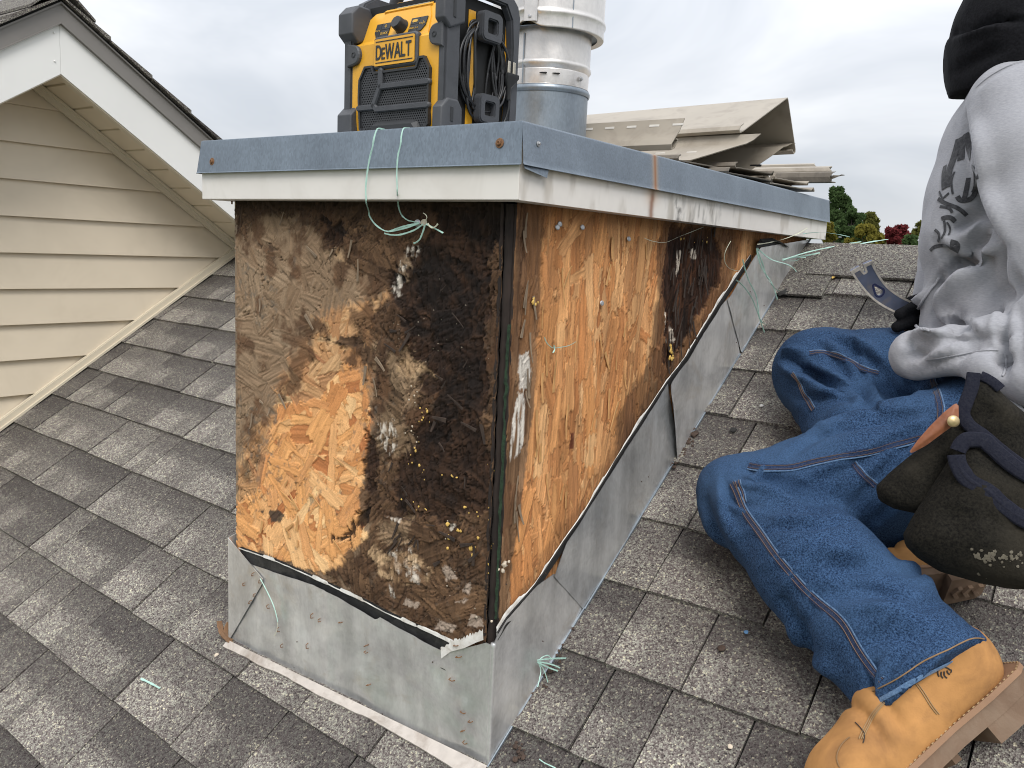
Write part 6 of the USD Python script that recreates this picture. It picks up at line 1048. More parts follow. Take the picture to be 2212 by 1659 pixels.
seam(z7((972, 1262), (1080, 1215), (1160, 1180), (1330, 1075), (1500, 985), (1690, 905), (1740, 910)), 0.0016, 'thread_brown', lift=0.0016); seam(z7((975, 1325), (1090, 1285), (1200, 1228), (1340, 1145), (1500, 1060), (1680, 990), (1775, 972)), 0.006, 'denim_light', lift=0.001)
# thickened cuff: a second band of cloth at the hem
for sh in (): pass

# sweatshirt
pa = lambda x, y, t, r: (A(x, y, t), r * t / FOC)
HB = [pa(2205, 330, 1.42, 150), pa(2200, 520, 1.42, 165), pa(2185, 690, 1.41, 165), pa(2160, 760, 1.40, 150)]
def hood_f(p):
    f = chain(p, [h_[0] for h_ in HB], [h_[1] for h_ in HB], 0.04)
    ct = [pa(2150, 300, 1.43, 78), pa(2112, 425, 1.42, 88), pa(2086, 512, 1.41, 86)]; f = smin(f, chain(p, [h_[0] for h_ in ct], [h_[1] for h_ in ct], 0.02), 0.03)
    f = smin(f, cone(p, A(2080, 640, 1.41), A(2120, 700, 1.41), 66 * 1.41 / FOC, 74 * 1.41 / FOC), 0.014)
    ro = [pa(1982, 768, 1.355, 52), pa(2060, 750, 1.30, 44), pa(2160, 742, 1.25, 56), pa(2260, 750, 1.235, 76)]; f = smin(f, chain(p, [h_[0] for h_ in ro], [h_[1] for h_ in ro], 0.02), 0.014)
    hm = [pa(1978, 802, 1.335, 18), pa(2060, 772, 1.275, 26), pa(2135, 800, 1.225, 34), pa(2230, 835, 1.20, 46)]; f = smin(f, chain(p, [h_[0] for h_ in hm], [h_[1] for h_ in hm], 0.02), 0.010)
    ar = [pa(2196, 232, 1.35, 96), pa(2212, 330, 1.31, 92), pa(2240, 480, 1.28, 88), pa(2275, 640, 1.25, 84)]; f = smin(f, chain(p, [h_[0] for h_ in ar], [h_[1] for h_ in ar], 0.02), 0.016)
    fo = [pa(2275, 640, 1.25, 84), pa(2242, 760, 1.205, 66), pa(2230, 822, 1.19, 56)]; f = smin(f, chain(p, [h_[0] for h_ in fo], [h_[1] for h_ in fo], 0.02), 0.008)
    ra = [pa(2150, 330, 1.56, 70), pa(2060, 560, 1.58, 60), pa(2012, 668, 1.52, 40)]; f = smin(f, chain(p, [h_[0] for h_ in ra], [h_[1] for h_ in ra], 0.02), 0.02)
    f = smin(f, cone(p, A(2215, 228, 1.40), A(2300, 180, 1.46), 105 * 1.4 / FOC, 100 * 1.4 / FOC), 0.03)
    return f
hp_ = np.array([A(1925, 60, 1.4), A(2400, 60, 1.2), A(1925, 900, 1.6), A(2400, 900, 1.2), A(2400, 60, 1.65), A(1900, 60, 1.65), A(1925, 900, 1.2), A(2420, 900, 1.65)])
hm_ = snets(hood_f, hp_.min(0), hp_.max(0), 0.006)
z5 = lambda *q: [((2900 + a / 1.954) / 1.8228, (850 + b / 1.954) / 1.8228) for a, b in q]; z8 = lambda *q: [((3000 + a / 1.659) / 1.8228, b / 1.659 / 1.8228) for a, b in q]
hm_ = wrinkle(hm_, 0.014, 6.5, 111, (0.3, 0.2, 1), 2.2); hm_ = wrinkle(hm_, 0.004, 12, 112, (0.5, 0.3, 1), 1.8)
hm_ = crease(hm_, [(z8((1320, 760), (1360, 900), (1400, 1060), (1440, 1330), (1560, 1620)), 0.010, -0.013), (z8((1370, 760), (1420, 900), (1460, 1060), (1510, 1300), (1600, 1560)), 0.014, 0.009), (z5((1560, 430), (1700, 380), (1850, 250), (1950, 120)), 0.016, -0.010), (z5((1600, 560), (1750, 480), (1900, 340), (2010, 230)), 0.018, 0.010), (z5((1540, 470), (1520, 600), (1510, 760), (1530, 850)), 0.010, -0.016), (z5((1460, 590), (1400, 720), (1380, 860)), 0.008, 0.010),
                   (z5((1520, 780), (1600, 640), (1700, 560), (1840, 420)), 0.014, 0.010), (z5((1640, 880), (1690, 820), (1640, 760)), 0.014, -0.014), (z5((1400, 900), (1560, 930), (1660, 900)), 0.010, 0.010), (z5((1330, 960), (1500, 960), (1700, 950), (2000, 930)), 0.010, -0.007), (z5((2040, 240), (2020, 400), (2040, 560), (2100, 640)), 0.012, -0.012), (z5((2100, 560), (2200, 500)), 0.02, -0.008), (z6((1030, 640), (1020, 670), (1060, 710)), 0.006, -0.006), (z6((1000, 770), (1060, 740), (1130, 740)), 0.010, -0.010),
                   (z6((1600, 610), (1590, 700), (1590, 850)), 0.008, -0.014), (z8((1400, 580), (1500, 480), (1640, 410)), 0.008, -0.004), (z8((1240, 1500), (1300, 1470), (1420, 1360)), 0.014, -0.012), (z8((1250, 1580), (1340, 1540), (1460, 1420)), 0.014, 0.010)])
hm_ = crease(hm_, fan((2120, 745), [(1960, 735), (1985, 800), (2060, 790), (2010, 715)], 0.007, 0.0040, 7) + fan((2150, 560), [(2030, 620), (2050, 560), (2020, 520)], 0.009, 0.0045, 8) + fan((2200, 640), [(2180, 760), (2205, 800)], 0.008, 0.0035, 9))
hoodie = obj('sweatshirt', hm_, 'sweat_grey', worker, smooth=True, label='heather grey hooded sweatshirt with a dark swirl print on the chest')
for pts, w in ((((1290, 900), (1270, 980), (1245, 1060), (1222, 1130), (1214, 1230)), 0.011), (((1310, 890), (1306, 980), (1300, 1050)), 0.010), (((1200, 1080), (1188, 1160), (1192, 1240)), 0.007), (((1370, 1080), (1408, 1170), (1392, 1262), (1350, 1308), (1296, 1312), (1276, 1275)), 0.0062), (((1352, 1160), (1338, 1230), (1322, 1300)), 0.0060), (((1150, 1296), (1200, 1328), (1276, 1358), (1340, 1410)), 0.0050), (((1162, 1350), (1230, 1366), (1244, 1392)), 0.0036), (((1172, 1432), (1220, 1420), (1262, 1450)), 0.0058), (((1190, 1440), (1196, 1500), (1172, 1560)), 0.0030), (((1206, 1450), (1230, 1500), (1216, 1540)), 0.0022), (((1130, 1500), (1160, 1540), (1150, 1580)), 0.0036), (((1100, 1640), (1130, 1612), (1200, 1602), (1244, 1632)), 0.0046), (((1228, 1592), (1264, 1604), (1256, 1640)), 0.011), (((1332, 870), (1350, 950), (1362, 1040)), 0.008), (((1380, 1100), (1392, 1200), (1370, 1260)), 0.0028), (((1250, 1270), (1240, 1190), (1262, 1120)), 0.0028), (((1225, 1260), (1180, 1300)), 0.003), (((1160, 1250), (1182, 1300)), 0.0026)):
    seam(z8(*pts), w * 1.25, 'sweat_print', hoodie, 0.0010, 0.0003, 'chest_print', 40, hm_)
for pts, w in ((z6((1120, 780), (1250, 760), (1400, 735), (1560, 722)), 0.0022), (z8((1400, 575), (1500, 490), (1620, 430), (1712, 405)), 0.0016), (z6((1590, 740), (1600, 800), (1580, 880)), 0.003)): seam(w_ if False else pts, w, 'sweat_grey', hoodie, 0.0014, 0.0008, 'seam', 50, hm_)
p_, _ = surf(hm_, z5((1560, 470), (1500, 560), (1420, 680), (1378, 800), (1376, 850), (1420, 872), (1490, 880)), 60, 0.003); tw_ = ndimage.gaussian_filter1d(p_, 2, axis=0, mode='nearest'); ang_ = np.linspace(0, 60, len(tw_)); obj('drawstring', [tube(tw_ + 0.0011 * np.stack([np.cos(ang_ + k), np.sin(ang_ + k), np.sin(ang_ + k)], -1), 0.0016, 6) for k in (0, 2.1, 4.2)], 'sweat_grey', hoodie, smooth=True)
# ragged hem of the sweatshirt over the belt
def rag(pts, w, seed, mt='sweat_grey'):
    p, ti = surf(hm_, pts, 60, 0.0); 
    if len(p) < 5: return
    r = np.random.default_rng(seed); dn = D(np.array(pts).mean(0))[0]; down = DOWN - RN * 0.0; rows = [p + FWD * 0.004, p + down * w * 0.5 - FWD * 0.003, p + down * (w * (0.75 + 0.4 * ndimage.gaussian_filter1d(r.random(len(p)), 1.0)))[:, None]]
    m = trimesh.Trimesh(np.stack(rows, 1).reshape(-1, 3), grid_faces(len(p), 3), process=False); b = m.copy(); b.invert(); b.vertices += FWD * 0.0012; obj('hem', [m, b], mt, hoodie, smooth=False)
rag([(2128, 838), (2150, 850), (2176, 860), (2212, 878)], 0.012, 1)

# body under the clothes: one continuous figure
hd = A(2200, 78, 1.425); nk = A(2165, 215, 1.43); face = np.array([-0.42, 0.88, -0.12]); face /= np.linalg.norm(face); hup = A(2190, -20, 1.42) - A(2170, 200, 1.43); hup /= np.linalg.norm(hup); face -= hup * (face @ hup); face /= np.linalg.norm(face); ear = np.cross(hup, face)
hw = dict(r=A(2010, 690, 1.515), l=A(2232, 850, 1.232))
fing_r = [[A(2012, 652, 1.50), A(1972, 666, 1.474), A(1944, 679, 1.470)], [A(2008, 684, 1.50), A(1966, 694, 1.472), A(1938, 706, 1.474)], [A(2008, 706, 1.50), A(1976, 716, 1.480), A(1960, 722, 1.486)], [A(2012, 726, 1.51), A(1990, 736, 1.495), A(1980, 744, 1.502)], [A(2026, 646, 1.53), A(1996, 644, 1.512), A(1966, 652, 1.506)]]
fd = A(2238, 910, 1.225) - hw['l']; fd /= np.linalg.norm(fd); sdl = np.cross(fd, [1, 0, 0.2]); sdl /= np.linalg.norm(sdl); cur = np.cross(sdl, fd)
fing_l = [[hw['l'] + fd * 0.075 + sdl * o, hw['l'] + fd * (0.105 + L) + sdl * o * 1.05 + cur * 0.008, hw['l'] + fd * (0.125 + L * 1.5) + sdl * o + cur * 0.028] for o, L in ((-0.03, 0.0), (-0.01, 0.006), (0.01, 0.004), (0.03, -0.008))] + [[hw['l'] + fd * 0.025 + sdl * -0.034, hw['l'] + fd * 0.055 + sdl * -0.058 + cur * 0.01, hw['l'] + fd * 0.078 + sdl * -0.064 + cur * 0.018]]
def hand_f(p, wr, fg, g, fds):
    kn = [f_[0] for f_ in fg[:4]]; f = chain(p, [kn[0], kn[1], kn[2], kn[3]], [0.013 + g] * 4, 0.01); f = smin(f, cone(p, wr, (kn[0] + kn[1]) / 2, 0.024 + g, 0.016 + g), 0.015); f = smin(f, cone(p, wr, (kn[2] + kn[3]) / 2, 0.024 + g, 0.015 + g), 0.015)
    for i, q in enumerate(fg): f = smin(f, chain(p, q, [0.0098 + g, 0.0092 + g, 0.0080 + g], 0.003), 0.004)
    return smin(f, cone(p, wr, fg[4][0], 0.022 + g, 0.012 + g), 0.01)
def body_f(p):
    q = p - hd; s_ = np.stack([q @ face / 0.098, q @ ear / 0.076, q @ hup / 0.112], -1); f = (np.linalg.norm(s_, axis=1) - 1) * 0.085
    f = smin(f, cone(p, hd + face * 0.045 - hup * 0.075, hd + face * 0.062 - hup * 0.098, 0.046, 0.026), 0.03)          # jaw and chin
    f = smin(f, cone(p, hd + face * 0.098 - hup * 0.012, hd + face * 0.110 - hup * 0.036, 0.008, 0.013), 0.012)         # nose
    f = smin(f, cone(p, hd + face * 0.092 - hup * 0.062 - ear * 0.014, hd + face * 0.092 - hup * 0.062 + ear * 0.014, 0.008, 0.008), 0.006)   # mouth
    for sg in (-1, 1):
        f = smin(f, cone(p, hd + ear * sg * 0.077 + hup * 0.015, hd + ear * sg * 0.077 - hup * 0.022, 0.012, 0.008), 0.006); f = -smin(-f, (np.linalg.norm(p - hd - face * 0.101 - ear * sg * 0.031 - hup * 0.0, axis=1) - 0.011), 0.004); f = smin(f, np.linalg.norm(p - hd - face * 0.086 - ear * sg * 0.031, axis=1) - 0.010, 0.001)
    f = smin(f, cone(p, hd - hup * 0.07 - face * 0.01, nk - hup * 0.05, 0.055, 0.058), 0.03)
    f = smin(f, chain(p, [A(2200, 300, 1.42), HB[1][0], HB[2][0], J['pel']], [0.075, 0.085, 0.085, 0.095], 0.04), 0.04)
    for pts, r_ in (([A(2196, 240, 1.35), A(2240, 480, 1.28), A(2275, 640, 1.25), hw['l']], [0.044, 0.038, 0.034, 0.026]), ([A(2150, 320, 1.53), A(2064, 560, 1.57), hw['r']], [0.050, 0.036, 0.026]), ([J['lhip'], J['lkn'], J['lan'] + (lmid - J['lan']) * 0.1], [0.075, 0.044, 0.026]), ([J['rhip'], J['rkn'], J['ran'] + (J['rkn'] - J['ran']) * 0.15], [0.080, 0.050, 0.034])): f = smin(f, chain(p, pts, r_, 0.02), 0.02)
    return smin(smin(f, hand_f(p, hw['r'], fing_r, 0, None), 0.01), hand_f(p, hw['l'], fing_l, 0, None), 0.01)
bp_ = np.vstack([allp, np.array([hd + [0.13, 0.13, 0.14], hd - [0.13, 0.13, 0.14], A(2300, 640, 1.2), A(2240, 1000, 1.2), A(1920, 690, 1.5), A(2064, 560, 1.65)])]); bm_ = snets(body_f, bp_.min(0) - 0.10, bp_.max(0) + 0.10, 0.0085); obj('body', bm_, 'skin', worker, smooth=True)
for nm, wr, fg in (('glove', hw['r'], fing_r), ('glove', hw['l'], fing_l)):
    pp_ = np.vstack([np.array([q for f_ in fg for q in f_]), wr[None]]); gm = snets(lambda p: np.maximum(hand_f(p, wr, fg, 0.0018, None), -((p - wr) @ ((fg[1][0] - wr) / np.linalg.norm(fg[1][0] - wr)) + 0.03)), pp_.min(0) - 0.04, pp_.max(0) + 0.04, 0.0028); obj(nm, gm, 'glove_black', worker, smooth=True)
# beanie: pulled low, with a folded band
def cap_f(p):
    q = p - hd; s_ = np.stack([q @ face / 0.114, q @ ear / 0.102, (q @ hup + 0.004) / 0.128], -1); f = (np.linalg.norm(s_, axis=1) - 1) * 0.098
    b = np.maximum((np.linalg.norm(np.stack([q @ face / 0.119, q @ ear / 0.108, (q @ hup + 0.03) / 0.16], -1), axis=1) - 1) * 0.1, np.abs(q @ hup + 0.052 + 0.10 * (q @ face) * 0) - 0.048); f = smin(f, b, 0.008)
    return np.maximum(f, -(q @ hup + 0.108 - 1.05 * np.maximum(q @ face - 0.012, 0)))
cm = snets(cap_f, hd - 0.15, hd + 0.15, 0.005); cm = wrinkle(cm, 0.007, 14, 121, hup, 2.0); cm = crease(cm, [(z8((1262, 215), (1400, 170), (1560, 120), (1700, 130)), 0.007, -0.009), (z8((1270, 250), (1420, 205), (1580, 150)), 0.009, 0.005), (z8((1240, 470), (1320, 430), (1450, 360), (1600, 300)), 0.012, -0.005)]); obj('beanie', cm, 'knit_black', worker, smooth=True)

# boots
def boot(H, T, N_, nm, lab):
    """H back of the heel at the sole, T tip of the toe, N_ the way from sole to shaft"""
    H, T, N_ = (np.asarray(q, float) for q in (H, T, N_)); x = T - H; L = np.linalg.norm(x); x /= L; z = N_ - x * (N_ @ x); z /= np.linalg.norm(z); y = np.cross(z, x); s_ = L / 0.300
    W = lambda q: H + (np.asarray(q) @ np.stack([x, y, z])) * s_
    bt = UsdGeom.Xform.Define(stage, numbered('/World/' + worker.GetName() + '/' + nm)).GetPrim(); bt.SetCustomDataByKey('label', lab)
    def up_f(p):
        f = chain(p, [(0.050, 0, 0.066), (0.13, 0, 0.066), (0.205, 0.004, 0.052), (0.252, 0.006, 0.054)], [0.046, 0.046, 0.046, 0.043], 0.03); f = smin(f, cone(p, (0.058, 0, 0.082), (0.070, 0, 0.118), 0.047, 0.038), 0.03); f = smin(f, cone(p, (0.10, 0, 0.11), (0.165, 0, 0.075), 0.040, 0.036), 0.02)
        f = smin(f, np.linalg.norm((p - [0.238, 0.006, 0.060]) / [1.0, 1.05, 0.80], axis=1) - 0.048, 0.012); return np.maximum(np.maximum(f, 0.026 - p[:, 2]), p[:, 2] - 0.122)
    um = snets(up_f, (-0.02, -0.09, 0.0), (0.33, 0.09, 0.20), 0.0042); v = um.vertices; n = vnorm(um)
    cr = -0.0065 * np.exp(-((v[:, 0] - 0.192 + 0.25 * (v[:, 2] - 0.08)) / 0.006) ** 2) * smoothstep(0.05, 0.08, v[:, 2]) - 0.006 * np.exp(-((v[:, 0] - 0.165 + 0.3 * (v[:, 2] - 0.08)) / 0.007) ** 2) * smoothstep(0.05, 0.09, v[:, 2]) + 0.0035 * (meshkit.fbm(v * 30, 3, 5) - 0.5) + 0.012 * (meshkit.fbm(v * 13, 3, 6) - 0.5)
    u_ = um = trimesh.Trimesh(W(v + n * cr[:, None]), um.faces, process=False); obj('upper', um, 'nubuck', bt, smooth=True)
    op = Polygon([(0.0, -0.022), (0.012, -0.034), (0.06, -0.041), (0.12, -0.038), (0.19, -0.050), (0.24, -0.051), (0.28, -0.036), (0.30, -0.006), (0.300, 0.014), (0.285, 0.038), (0.25, 0.052), (0.20, 0.052), (0.12, 0.040), (0.06, 0.041), (0.012, 0.034), (0.0, 0.022)]).buffer(0.004, quad_segs=4).buffer(-0.002)
    ex = lambda poly, z0_, z1_: plate(poly, z1_ - z0_, lambda a, b, t: tuple(W(np.stack([a, b, z0_ + t], -1)).T))
    obj('welt', ex(op.buffer(0.004), 0.030, 0.0365), 'boot_welt', bt); obj('midsole', ex(op.buffer(0.001), 0.012, 0.030), 'boot_sole', bt)
    hl = op.intersection(sbox(-0.1, -0.1, 0.085, 0.1)); big = lambda g: max(getattr(g, 'geoms', [g]), key=lambda q: q.area); fr_ = op.intersection(sbox(0.115, -0.1, 0.4, 0.1)); obj('heel_block', ex(hl, -0.010, 0.013), 'boot_sole', bt)
    e = op.buffer(0.0025).exterior
    for i in range(int(e.length / 0.0075)):
        c = e.interpolate((i + 0.5) * 0.0075); c2 = e.interpolate((i + 0.9) * 0.0075); obj('welt_stitch', tube(W(np.array([[c.x, c.y, 0.0372], [c2.x, c2.y, 0.0372]])), 0.0009, 4), 'thread_tan', bt)
    # lugs round the edge
    for base, zz0 in ((fr_, -0.004), (hl, -0.018)):
        e = base.exterior; m_ = int(e.length / 0.017)
        for i in range(m_):
            c = e.interpolate((i + 0.5) / m_, normalized=True); c2 = e.interpolate((i + 0.55) / m_, normalized=True); an = math.atan2(c2.y - c.y, c2.x - c.x); ca_, sa_ = math.cos(an), math.sin(an)
            q = Polygon([(c.x + ca_ * a - sa_ * b, c.y + sa_ * a + ca_ * b) for a, b in ((-0.0062, -0.001), (0.0062, -0.001), (0.0050, 0.017), (-0.0050, 0.017))]).intersection(base.buffer(0.0015))
            if q.area > 4e-5: obj('lug', ex(q, zz0, 0.0125 if zz0 > -0.01 else -0.0095), 'boot_sole', bt)
        for i in range(int((base.bounds[2] - base.bounds[0]) / 0.024)):
            cx = base.bounds[0] + 0.018 + i * 0.024; q = Polygon([(cx - 0.008, -0.016), (cx + 0.004, 0.0), (cx - 0.008, 0.016), (cx + 0.002, 0.016), (cx + 0.013, 0.0), (cx + 0.002, -0.016)]).intersection(base)
            if q.area > 4e-5: obj('lug', ex(q, zz0, 0.0125 if zz0 > -0.01 else -0.0095), 'boot_sole', bt)
    return bt, um, W
lb, lum, lW = boot(A(2222, 1492, 1.070), A(1822, 1836, 1.020), (A(2000, 1400, 1.105) - A(2125, 1545, 1.075)), 'boot', 'tan nubuck left boot with its lugged sole turned out')
rbt, rum, rW = boot(A(2120, 1262, 1.225), A(1838, 1300, 1.215), (A(1950, 1110, 1.30) - A(1975, 1260, 1.20)), 'boot', 'tan right boot tucked under the other leg')
def bseam(pts, w, mt, lift=0.001, mesh=None, par=None, nm='stitching'): return seam(pts, w, mt, par or lb, lift, 0.0008, nm, 40, mesh if mesh is not None else lum)
for off in (0, 14, 24): bseam(z7((1240 + off, 1215 + off * .3), (1150 + off, 1270), (1080 + off, 1350), (1030 + off, 1440), (1005 + off, 1500)), 0.0009, 'thread_tan')
for off in (0, 14): bseam(z7((1330 + off, 1165), (1370 + off, 1220), (1420 + off, 1300), (1460 + off, 1350)), 0.0009, 'thread_tan')
for pts, w in ((((1468, 1082), (1490, 1072), (1520, 1078), (1540, 1092)), 0.0020), (((1468, 1084), (1464, 1100), (1474, 1130)), 0.0022), (((1486, 1100), (1484, 1118), (1496, 1138)), 0.0022), (((1502, 1098), (1502, 1116), (1520, 1138)), 0.0022), (((1520, 1092), (1522, 1104), (1536, 1116)), 0.0022), (((1540, 1086), (1544, 1096), (1538, 1106)), 0.0018)): bseam(z7(*pts), w * 0.8, 'boot_mark', 0.0008, nm='claw_mark')
bseam(z7((985, 1395), (1010, 1420), (1040, 1470), (1030, 1520)), 0.0012, 'boot_mark')
bseam(z7((900, 1659), (880, 1600), (900, 1540), (960, 1480)), 0.0012, 'thread_brown')
bseam(z6((800, 1535 - 0), (900, 1540)), 0.001, 'thread_tan', mesh=rum, par=rbt)

# ================================================================ pry bar in the gloved hand
pb = thing('pry_bar', 'flat blue steel pry bar with a worn claw held in the black glove', 'pry bar')
pc_ = np.array([A(1858, 571, 1.462), A(1878, 606, 1.476), A(1905, 637, 1.484), A(1952, 665, 1.490), A(2020, 690, 1.500), A(2090, 712, 1.515)]); cv = spline(pc_, 90); sl_ = np.r_[0, np.cumsum(np.linalg.norm(np.diff(cv, axis=0), axis=1))]; tt_ = np.gradient(cv, axis=0); tt_ /= np.linalg.norm(tt_, axis=1, keepdims=True)
nv_ = np.tile(CAM - pc_[1] + np.array([0, 0, 0.25]), (90, 1)); nv_ -= tt_ * (nv_ * tt_).sum(1)[:, None]; nv_ /= np.linalg.norm(nv_, axis=1, keepdims=True); sv_ = np.cross(nv_, tt_)
def barmap(poly, th, off=0.0):
    if hasattr(poly, 'geoms'): return trimesh.util.concatenate([barmap(g_, th, off) for g_ in poly.geoms])
    e = trimesh.creation.extrude_polygon(poly, th, engine='earcut'); vv_, ff_ = trimesh.remesh.subdivide_to_size(e.vertices, e.faces, 0.006); e = trimesh.Trimesh(vv_, ff_, process=False); a, b, t = e.vertices.T
    P3 = np.stack([np.interp(a, sl_, cv[:, k]) for k in range(3)], -1); N3 = np.stack([np.interp(a, sl_, nv_[:, k]) for k in range(3)], -1); S3 = np.stack([np.interp(a, sl_, sv_[:, k]) for k in range(3)], -1)
    m = trimesh.Trimesh(P3 + S3 * b[:, None] + N3 * (t + off + 0.5 * b * b / 0.1)[:, None], e.faces, process=False)
    if m.volume < 0: m.invert()
    return m
wb = 0.0175; outb = Polygon([(0.0, -wb * 1.08), (0.0, -0.0030), (0.016, -0.0004), (0.016, 0.0016), (0.0, 0.0040), (0.0, wb * 1.08), (0.10, wb * 0.86), (sl_[-1], wb * 0.8), (sl_[-1], -wb * 0.8), (0.10, -wb * 0.86)])
tear = Polygon([(0.060, 0)] + [(0.085 + 0.0058 * math.cos(a), 0.0062 * math.sin(a)) for a in np.linspace(-1.9, 1.9, 12)]); tear = Polygon([(0.048, 0.001)] + [(0.064 + 0.0050 * math.cos(a), 0.0055 * math.sin(a)) for a in np.linspace(-1.9, 1.9, 12)])
obj('bar', barmap(outb.difference(tear), 0.0045), 'blue_steel', pb, smooth=35); ob_ = outb.difference(outb.buffer(-0.0034)); obj('worn_edge', barmap(ob_.intersection(sbox(-1, -1, 0.16, 1)), 0.0003, 0.0046), 'bare_steel', pb, smooth=35); obj('worn_tip', barmap(outb.intersection(sbox(-1, -1, 0.007, 1)), 0.0003, 0.00495), 'bare_steel', pb); obj('hole_rim', barmap(tear.buffer(0.004).difference(tear.buffer(0.0005)), 0.0004, 0.0046), 'navy_web', pb, smooth=35)

# ================================================================ tool pouch and belt
zp = lambda *q: [((3300 + a / 1.508) / 1.8228, (1300 + b / 1.508) / 1.8228) for a, b in q]
pouch = thing('tool_pouch', 'worn black canvas tool pouch with dark binding hanging at the hip of the worker', 'tool pouch')
# the pouch hangs in a plane of its own beside the hip
pl0 = A(2100, 1120, 1.135); pln = CAM - pl0; pln = pln / np.linalg.norm(pln) + np.array([0.10, -0.25, 0.10]); pln /= np.linalg.norm(pln); PU = np.cross([0, 0, 1], pln); PU /= np.linalg.norm(PU); PVv = np.cross(pln, PU)
def onP(pts, h=0.0):
    q = on(pts, pln, pln @ pl0); return np.stack([(q - pl0) @ PU, (q - pl0) @ PVv], -1)
def P3(ab, h): return pl0 + ab[:, :1] * PU + ab[:, 1:2] * PVv + np.asarray(h).reshape(-1, 1) * pln
def pillow(pts, base, thick, edge, step=0.006, seed=0, sag=0.0, lump_=0.003):
    """a stuffed flat piece: outline in the pouch's plane, rounded over to the rim"""
    poly = Polygon(onP(pts)).buffer(0.004, quad_segs=4).buffer(-0.004); poly = max(getattr(poly, 'geoms', [poly]), key=lambda g: g.area); x0, y0, x1, y1 = poly.bounds
    g_ = np.stack(np.meshgrid(np.arange(x0, x1, step), np.arange(y0, y1, step), indexing='ij'), -1).reshape(-1, 2); import shapely
    inside = shapely.contains_xy(poly.buffer(-step * 0.5), g_[:, 0], g_[:, 1]); g_ = g_[inside]; e = np.array([poly.exterior.interpolate(t).coords[0] for t in np.arange(0, poly.exterior.length, step)])
    allq = np.vstack([e, g_]); from scipy.spatial import Delaunay
    tri = Delaunay(allq).simplices; cen = allq[tri].mean(1); tri = tri[shapely.contains_xy(poly, cen[:, 0], cen[:, 1])]; a_ = allq[tri]; area = np.cross(a_[:, 1] - a_[:, 0], a_[:, 2] - a_[:, 0]); tri = np.where((area < 0)[:, None], tri[:, ::-1], tri)
    d = shapely.distance(poly.exterior, shapely.points(allq)); prof_ = thick * np.sqrt(np.clip(1 - (1 - np.clip(d / edge, 0, 1)) ** 2, 0, 1)); rel = lump_ * 2 * (0.5 - np.abs(fbm(allq[:, 0], allq[:, 1], 16, seed, 4) - 0.5) * 2.4) * np.clip(d / edge, 0, 1)
    n_ = len(allq); top = P3(allq, base + prof_ + rel); bot = P3(allq, base - 0.25 * prof_ - 0.003); v = np.vstack([top, bot]); ne = len(e); k = np.arange(ne); k2 = (k + 1) % ne
    f = np.vstack([tri, tri[:, ::-1] + n_, np.c_[k, k + n_, k2], np.c_[k2, k + n_, k2 + n_]]); m = trimesh.Trimesh(v, f, process=False); return m
def band(par, pts, base, w, mt='pouch_binding', r=None, nm='binding', seed=0):
    q = onP(pts); q = spline(np.c_[q, q[:, :1] * 0], 60)[:, :2]; rr_w = w * (0.9 + 0.25 * fbm(q[:, 0], q[:, 1], 60, seed)); return obj(nm, [ribbon(P3(q, base - 0.001), rr_w * 2.6, np.tile(pln, (60, 1)), min(w * 0.8, 0.004)), tube(P3(q, base - 0.002), rr_w * 0.7, 8)], mt, par, smooth=True)
back = pillow(zp((790, 265), (905, 300), (1000, 400), (1120, 500), (1120, 900), (900, 800), (760, 700), (540, 1060), (470, 1090), (330, 1060), (240, 1010), (222, 930), (300, 850), (420, 750), (560, 650), (700, 460)), 0.0, 0.016, 0.02, seed=131, lump_=0.006); obj('rear_pocket', back, 'pouch_canvas', pouch, smooth=True)
front = pillow(zp((680, 730), (760, 660), (850, 680), (1000, 800), (1160, 900), (1160, 1540), (1000, 1530), (840, 1500), (600, 1430), (470, 1350), (400, 1280), (385, 1215), (440, 1110), (520, 980), (600, 860)), 0.018, 0.034, 0.05, seed=132, lump_=0.009); obj('front_pocket', front, 'pouch_canvas', pouch, smooth=True)
mid_ = pillow(zp((770, 955), (900, 1010), (1040, 1120), (1160, 1180), (1160, 1530), (1000, 1500), (800, 1450), (640, 1390), (560, 1300), (560, 1200), (640, 1080)), 0.036, 0.022, 0.06, seed=133, lump_=0.010); obj('outer_pocket', mid_, 'pouch_canvas', pouch, smooth=True)
for i, (pts, base, w) in enumerate(((zp((800, 268), (790, 340), (760, 430), (735, 500), (760, 560), (860, 640), (980, 740), (1120, 840)), 0.020, 0.0065), (zp((840, 280), (900, 310), (960, 360)), 0.014, 0.005), (zp((690, 760), (700, 810), (760, 900), (860, 960), (960, 1050), (1060, 1120), (1150, 1160)), 0.054, 0.0082), (zp((700, 735), (760, 670), (840, 672), (900, 720), (980, 790), (1060, 850), (1150, 900)), 0.046, 0.0075))): band(pouch, pts, base, w, seed=i)
def prow(m, pts, sz, cnt, seed, mt, nm):
    r = np.random.default_rng(seed); out = []
    for k in range(cnt):
        c_ = np.array(zp(*pts))[r.integers(0, len(pts))] + r.normal(0, 1, 2) * [11, 6]; p, ti = surf(m, [tuple(c_), tuple(c_ + [0.5, 0.3])], 4, 0.0005)
        if len(p): out.append(lump(p[0], sz * r.uniform(0.2, 0.75), m.face_normals[ti[0]], k, 0.06))
    if out: obj(nm, out, mt, pouch, smooth=True, kind='stuff')
prow(mid_, [(645, 1115), (660, 1135), (680, 1140)], 0.0032, 34, 1, 'paint_spot', 'paint_spots'); prow(mid_, [(840, 1340), (880, 1360), (920, 1340)], 0.0030, 46, 2, 'paint_spot', 'paint_spots'); prow(mid_, [(1010, 1350), (1040, 1345), (1050, 1370)], 0.0030, 26, 3, 'paint_spot', 'paint_spots'); prow(front, [(880, 1450), (885, 1445)], 0.0026, 4, 4, 'paint_spot', 'paint_spots')
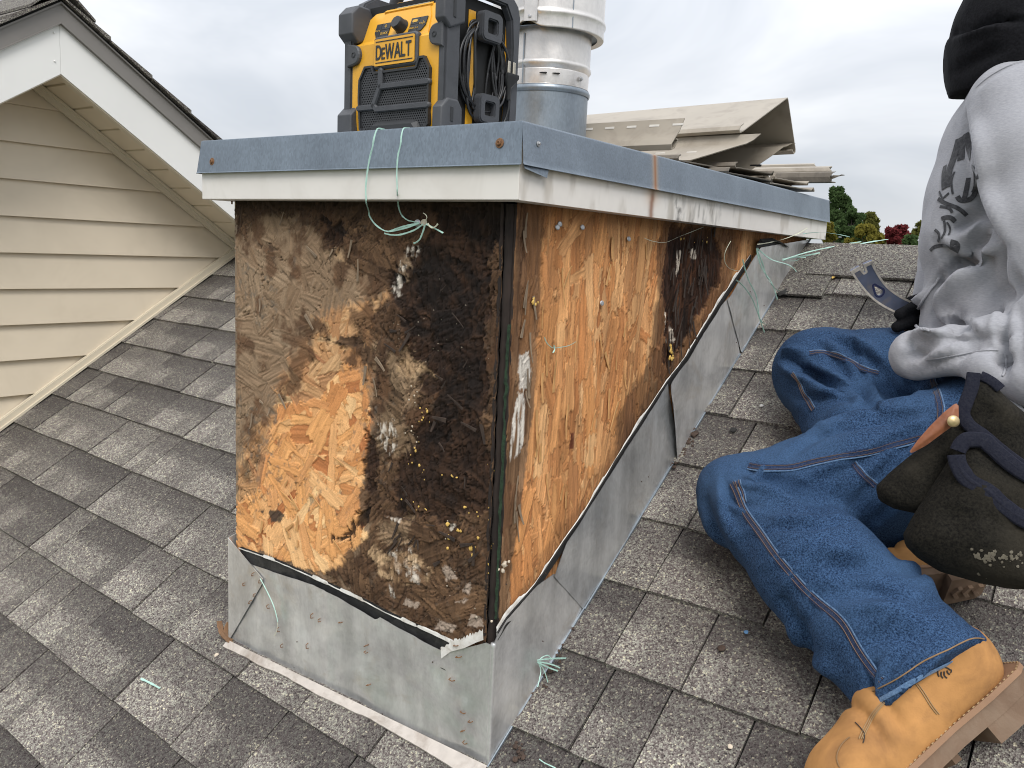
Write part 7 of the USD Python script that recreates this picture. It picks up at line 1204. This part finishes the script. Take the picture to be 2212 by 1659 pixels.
def ring(m, v_, r0, r1, mt, nm, par, fill=False):
    p, ti = surf(m, [v_, (v_[0] + 0.4, v_[1] + 0.2)], 4, 0.002)
    if not len(p): return
    g_ = lathe([(r0, 0), (r0 * 0.9 + r1 * 0.1, 0.0016), ((r0 + r1) / 2, 0.0022), (r1, 0.0012), (r1, 0)] if not fill else [(r0, -0.001), (r0, 0.0008), (r0 * 0.6, 0.0022), (0, 0.0026)], 24); g_.apply_transform(trimesh.geometry.align_vectors([0, 0, 1], m.face_normals[ti[0]])); g_.apply_translation(p[0] + m.face_normals[ti[0]] * 0.003); obj(nm, g_, mt, par, smooth=True)
ring(front, zp((836, 692))[0], 0.0105, 0.0062, 'pewter', 'eyelet', pouch); ring(mid_, zp((850, 968))[0], 0.009, 0.004, 'pewter', 'rivet', pouch, True)
tg_ = pillow(zp((690, 455), (706, 470), (708, 545), (690, 575), (600, 640), (520, 700), (436, 745), (424, 735), (470, 670), (540, 590), (620, 510)), 0.040, 0.006, 0.008, 0.004, 134, lump_=0.0008); tgo = obj('leather_tab', tg_, 'leather_brown', pouch, smooth=True, label='brown leather hammer tab with a brass rivet'); ring(tg_, zp((676, 541))[0], 0.0078, 0, 'brass', 'rivet', tgo, True)
belt = thing('tool_belt', 'navy webbing belt above the tool pouch', 'belt')
bpts = np.array([A(2124, 866, 1.235), A(2160, 884, 1.205), A(2200, 902, 1.195), A(2260, 925, 1.20), A(2320, 930, 1.26)]); bq = spline(bpts, 30); nb_ = np.tile((CAM - bq.mean(0)) / np.linalg.norm(CAM - bq.mean(0)), (30, 1)); bb = ribbon(bq, 0.030, nb_, 0.003); b2 = bb.copy(); b2.invert(); b2.vertices += FWD * 0.001; obj('webbing', [bb, b2], 'navy_web', belt, smooth=False)
bk = lathe([(0.009, -0.002), (0.011, 0), (0.009, 0.002), (0.006, 0.001), (0.006, -0.001)], 20); bk.apply_transform(trimesh.geometry.align_vectors([0, 0, 1], (CAM - bq[4]) / np.linalg.norm(CAM - bq[4]))); bk.apply_translation(A(2134, 872, 1.218)); obj('buckle_ring', bk, 'pipe_bright', belt, smooth=True)
pk_ = pillow(zp((880, 470), (960, 500), (1120, 540), (1160, 900), (980, 740), (880, 650), (850, 600)), -0.012, 0.010, 0.02, seed=135); hb = obj('hip_panel', pk_, 'navy_web', belt, smooth=True)
